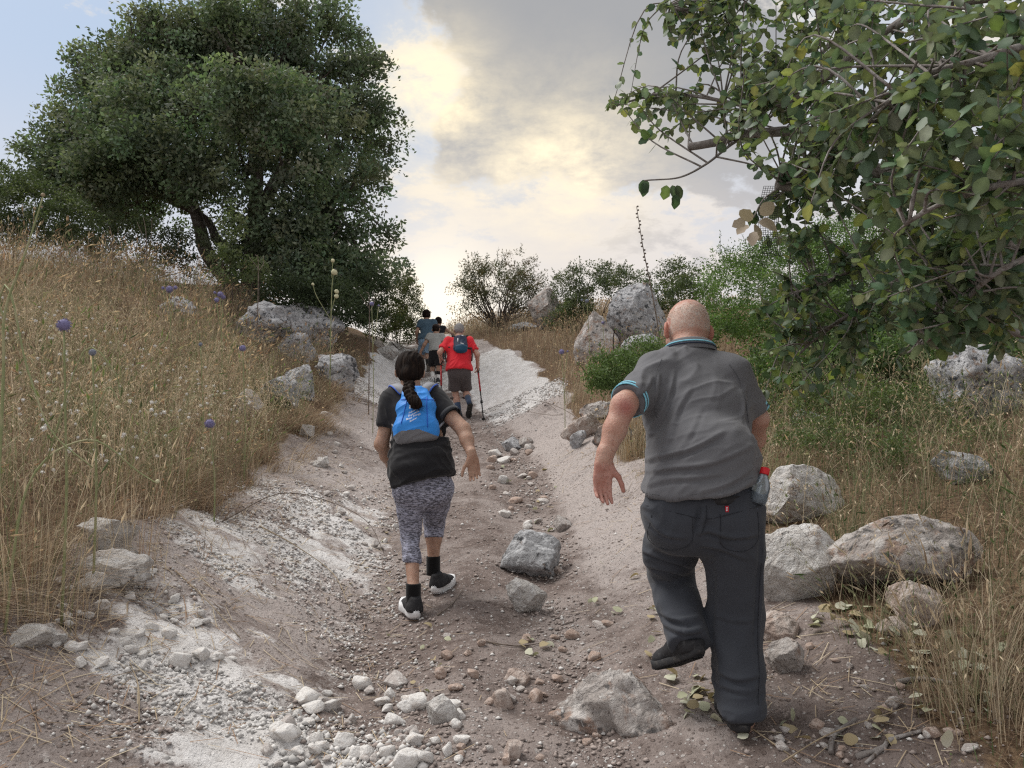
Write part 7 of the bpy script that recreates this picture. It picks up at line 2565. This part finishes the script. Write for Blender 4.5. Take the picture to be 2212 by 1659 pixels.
stalk('tall_stalk', 'tall yellow-green stalk leaning in front of the left border', 'stalk', [under(5, 1000, 2.6), P(6, 850, 2.6), P(10, 680, 2.6), P(52, 555, 2.6), P(93, 425, 2.6)], .006, .0025, 'green_stem', [(P(93, 421, 2.6), .007), (P(75, 450, 2.6), .005), (P(90, 447, 2.6), .004)], 'dry_stem', branches=[[P(10, 690, 2.6), P(-10, 640, 2.6), P(-30, 610, 2.6)]])
stalk('tall_stalk', 'long pale stalk arching down across the flowers of the left bank', 'stalk', [under(-40, 800, 2.8), P(0, 640, 2.8), P(60, 800, 2.75), P(110, 930, 2.7), P(200, 1010, 2.7)], .005, .002, 'green_stem')
stalk('tall_stalk', 'pale branching stalk spread over the lower left bank', 'stalk', [under(20, 1180, 2.9), P(60, 1050, 2.9), P(190, 950, 2.95), P(300, 1020, 3.0), P(340, 1045, 3.0)], .005, .002, 'green_stem', [(P(340, 1040, 3.0), .008), (P(225, 943, 2.95), .008), (P(255, 880, 2.95), .008)], 'cream_flower', branches=[[P(190, 950, 2.95), P(230, 840, 2.95), P(258, 868, 2.95)], [P(100, 1000, 2.9), P(180, 760, 2.9), P(245, 800, 2.9), P(262, 865, 2.9)]])
stalk('wild_onion', 'wild onion with round pale yellow heads standing against the oak shade', 'wild flower', [under(716, 690, 11.5), P(716, 650, 11.5), P(720, 590, 11.5)], .008, .006, 'green_stem',
      [(P(722, 588, 11.5), .048), (P(719, 563, 11.5), .03), (P(727, 630, 11.5), .035), (P(727, 640, 11.5), .035), (P(676, 614, 11.5), .022)], 'cream_flower', branches=[[P(716, 600, 11.5), P(719, 563, 11.5)], [P(716, 670, 11.5), P(727, 632, 11.5)], [P(714, 690, 11.5), P(684, 640, 11.5), P(676, 614, 11.5)]])
sq = [under(1430, 760, 9.2), P(1425, 740, 9.2), P(1408, 630, 9.2), P(1390, 540, 9.2), P(1375, 446, 9.2)]
sl_ = smooth_line(sq, 26)
stalk('squill_stalk', 'tall bare dark stalk with small knobs rising against the sky behind the crag', 'stalk', sq, .012, .004, 'dead_wood', [(sl_[i] + ((-1) ** i * .014, 0, 0), .012) for i in range(13, len(sl_))] + [((sl_[i] + sl_[i + 1]) / 2 - ((-1) ** i * .014, 0, 0), .011) for i in range(14, len(sl_) - 1)], 'dead_wood', 'seed_pod')
for k, (u, lab) in enumerate(((318, 'grey dead stalks before the oak, tallest pair'), (245, 'thin grey dead stalks left of the tallest pair'), (800, 'thin brown dead stalk in front of the shrub under the oak'), (560, 'dry pale stalk at the crest below the oak trunk'))):
    hgt = (95, 70, 60, 50)[k]
    b0 = (565, 560, 690, 600)[k]
    Y = (12.4, 12.6, 11.6, 12.0)[k]
    stalk('dead_stalk', lab, 'stalk', [under(u, b0, Y), P(u - 2, b0 - hgt * .5, Y), P(u - 8, b0 - hgt, Y)], .009, .004, 'dead_wood', branches=[[P(u - 1, b0 - hgt * .3, Y), P(u + 9, b0 - hgt * .6, Y), P(u + 10, b0 - hgt * .95, Y)], [P(u - 2, b0 - hgt * .4, Y), P(u - 14, b0 - hgt * .7, Y), P(u - 22, b0 - hgt * .9, Y)]])


def lay(u, v, lift=.008):
    p = gpoint(u, v)
    return p + (0, 0, lift)


def twig(label, uv, r0, r1, mat='dead_wood', branches=(), bow=0.0, name='twig'):
    pts = [lay(*q) for q in uv]
    for i in range(1, len(pts) - 1):
        pts[i] = pts[i] + (0, 0, bow)
    b = pts[0]
    t = thing(name, label, 'twig', b)
    s = smooth_line(pts, 18)
    B = Bag(); B.tube(s, np.linspace(r0, r1, len(s)) * (1 + .15 * vnoise(s * 40, 3)), 6)
    for br in branches:
        q = smooth_line([lay(*x) + (0, 0, bow * .5) for x in br], 8)
        B.tube(q, np.linspace(r0 * .7, r1, len(q)), 5)
    B.part('wood', M[mat], t)


twig('brown stick lying beside the woman\'s rear shoe', [(945, 1332), (975, 1310), (999, 1280)], .005, .003)
twig('thin dark twig with pale leaves in the middle of the path', [(1030, 1388), (1080, 1396), (1125, 1400), (1165, 1395)], .005, .002)
twig('bent grey branch lying at the bottom right', [(1850, 1650), (1905, 1630), (1925, 1605), (1990, 1585)], .011, .006, 'pale_bark', [[(1905, 1630), (1870, 1655)]])
twig('short forked grey branch right of the old man\'s foot', [(1795, 1640), (1800, 1600), (1830, 1572), (1850, 1560)], .010, .007, 'pale_bark', [[(1805, 1595), (1812, 1575)]])
twig('grey stick among dry stems at the right border', [(1940, 1480), (1990, 1476), (2060, 1484)], .010, .006, 'pale_bark')
twig('long pale straw stalk lying across the bottom right corner', [(1690, 1655), (1800, 1608), (1960, 1540)], .003, .0015, 'dry_stem', bow=.03)
twig('pale straw stalk lying at the old man\'s heel', [(1575, 1545), (1640, 1600), (1720, 1650)], .0035, .002, 'dry_stem', bow=.01)
twig('dry thorny twig stretched over the right cut slope', [(1290, 950), (1240, 915), (1180, 885), (1110, 862)], .007, .003, bow=.10, branches=[[(1215, 905), (1180, 905), (1130, 900)], [(1200, 893), (1170, 870)]])
twig('long bowed bramble stem over the left cut slope', [(480, 1130), (600, 1105), (700, 1115), (790, 1160), (830, 1200)], .005, .002, bow=.12)
twig('dry stem lying down the left cut slope', [(560, 1140), (640, 1190), (720, 1250), (760, 1330)], .004, .002, 'dry_stem', bow=.02)
twig('pale straw lying in the white chalk spill', [(380, 1240), (450, 1310), (520, 1390)], .003, .0018, 'dry_stem', bow=.01)
twig('upright-looking dry straw near the lower left corner', [(300, 1570), (298, 1500), (280, 1440)], .003, .0015, 'dry_stem', bow=.01)


_fallen = [make_mesh('fallen_leaf', LEAF[j][0] * (1, 1, 1.6), [LEAF[j][1], LEAF[j][2]], M['fallen_leaf'], np.repeat(np.array([t]), len(LEAF[j][0]), 0)) for j in range(8) for t in ((1, 1, 1), (.8, .82, .72), (.75, .62, .48))]


def fallen(label, group, spots, size=(.045, .075)):
    for u, v in spots:
        p = gpoint(u, v)
        s = RNG.uniform(*size)
        o = link('fallen_leaf', RNG.choice(_fallen), loc=p + (0, 0, .012 + .01 * RNG.uniform()), rot=(RNG.normal() * .45, RNG.normal() * .45, RNG.uniform(0, 6.28)), scale=s)
        tag(o, label, 'leaf', group)


rr = lambda u0, u1, v0, v1, n: [(RNG.uniform(u0, u1), RNG.uniform(v0, v1)) for _ in range(n)]
fallen('pale green leaf on the twig in the middle of the path', 'leaves on the path twig', [(1122, 1400), (1140, 1398), (1137, 1412), (1165, 1420), (1185, 1400), (1195, 1396), (1150, 1390)], (.05, .07))
fallen('pale curled leaf on the soil between boulder and old man', 'leaves left of the old man', [(1275, 1300), (1292, 1302), (1285, 1310), (1320, 1330), (1345, 1328), (1410, 1320), (1418, 1330), (1415, 1345), (1408, 1375), (1412, 1382), (1405, 1430), (1425, 1330), (1380, 1250), (1300, 1225)], (.04, .065))
fallen('dry leaf in the heap at the old man\'s feet', 'leaf heap at the feet', rr(1455, 1580, 1465, 1560, 26) + [(1520, 1500), (1545, 1510), (1600, 1600), (1690, 1578), (1700, 1572), (1530, 1540)], (.045, .075))
fallen('grey-green fallen leaf below the layered boulder', 'leaves below the boulders', rr(1760, 1900, 1310, 1385, 22) + rr(1840, 1990, 1330, 1420, 14), (.05, .075))
fallen('grey-green fallen leaf caught in the dry grass at the right border', 'leaves in the right grass', rr(1930, 2200, 1370, 1560, 40), (.05, .08))
fallen('fallen leaf on bare soil at the bottom right', 'leaves at the bottom right', rr(1700, 2050, 1540, 1640, 14), (.045, .07))
fallen('small withered leaf in the gravel at the left foot of the path', 'leaves along the left foot', rr(820, 1010, 1340, 1500, 10) + rr(700, 860, 1100, 1300, 10), (.03, .05))
fallen('withered leaf in the washed-out gully', 'leaves in the gully', rr(1080, 1200, 960, 1150, 14), (.05, .08))
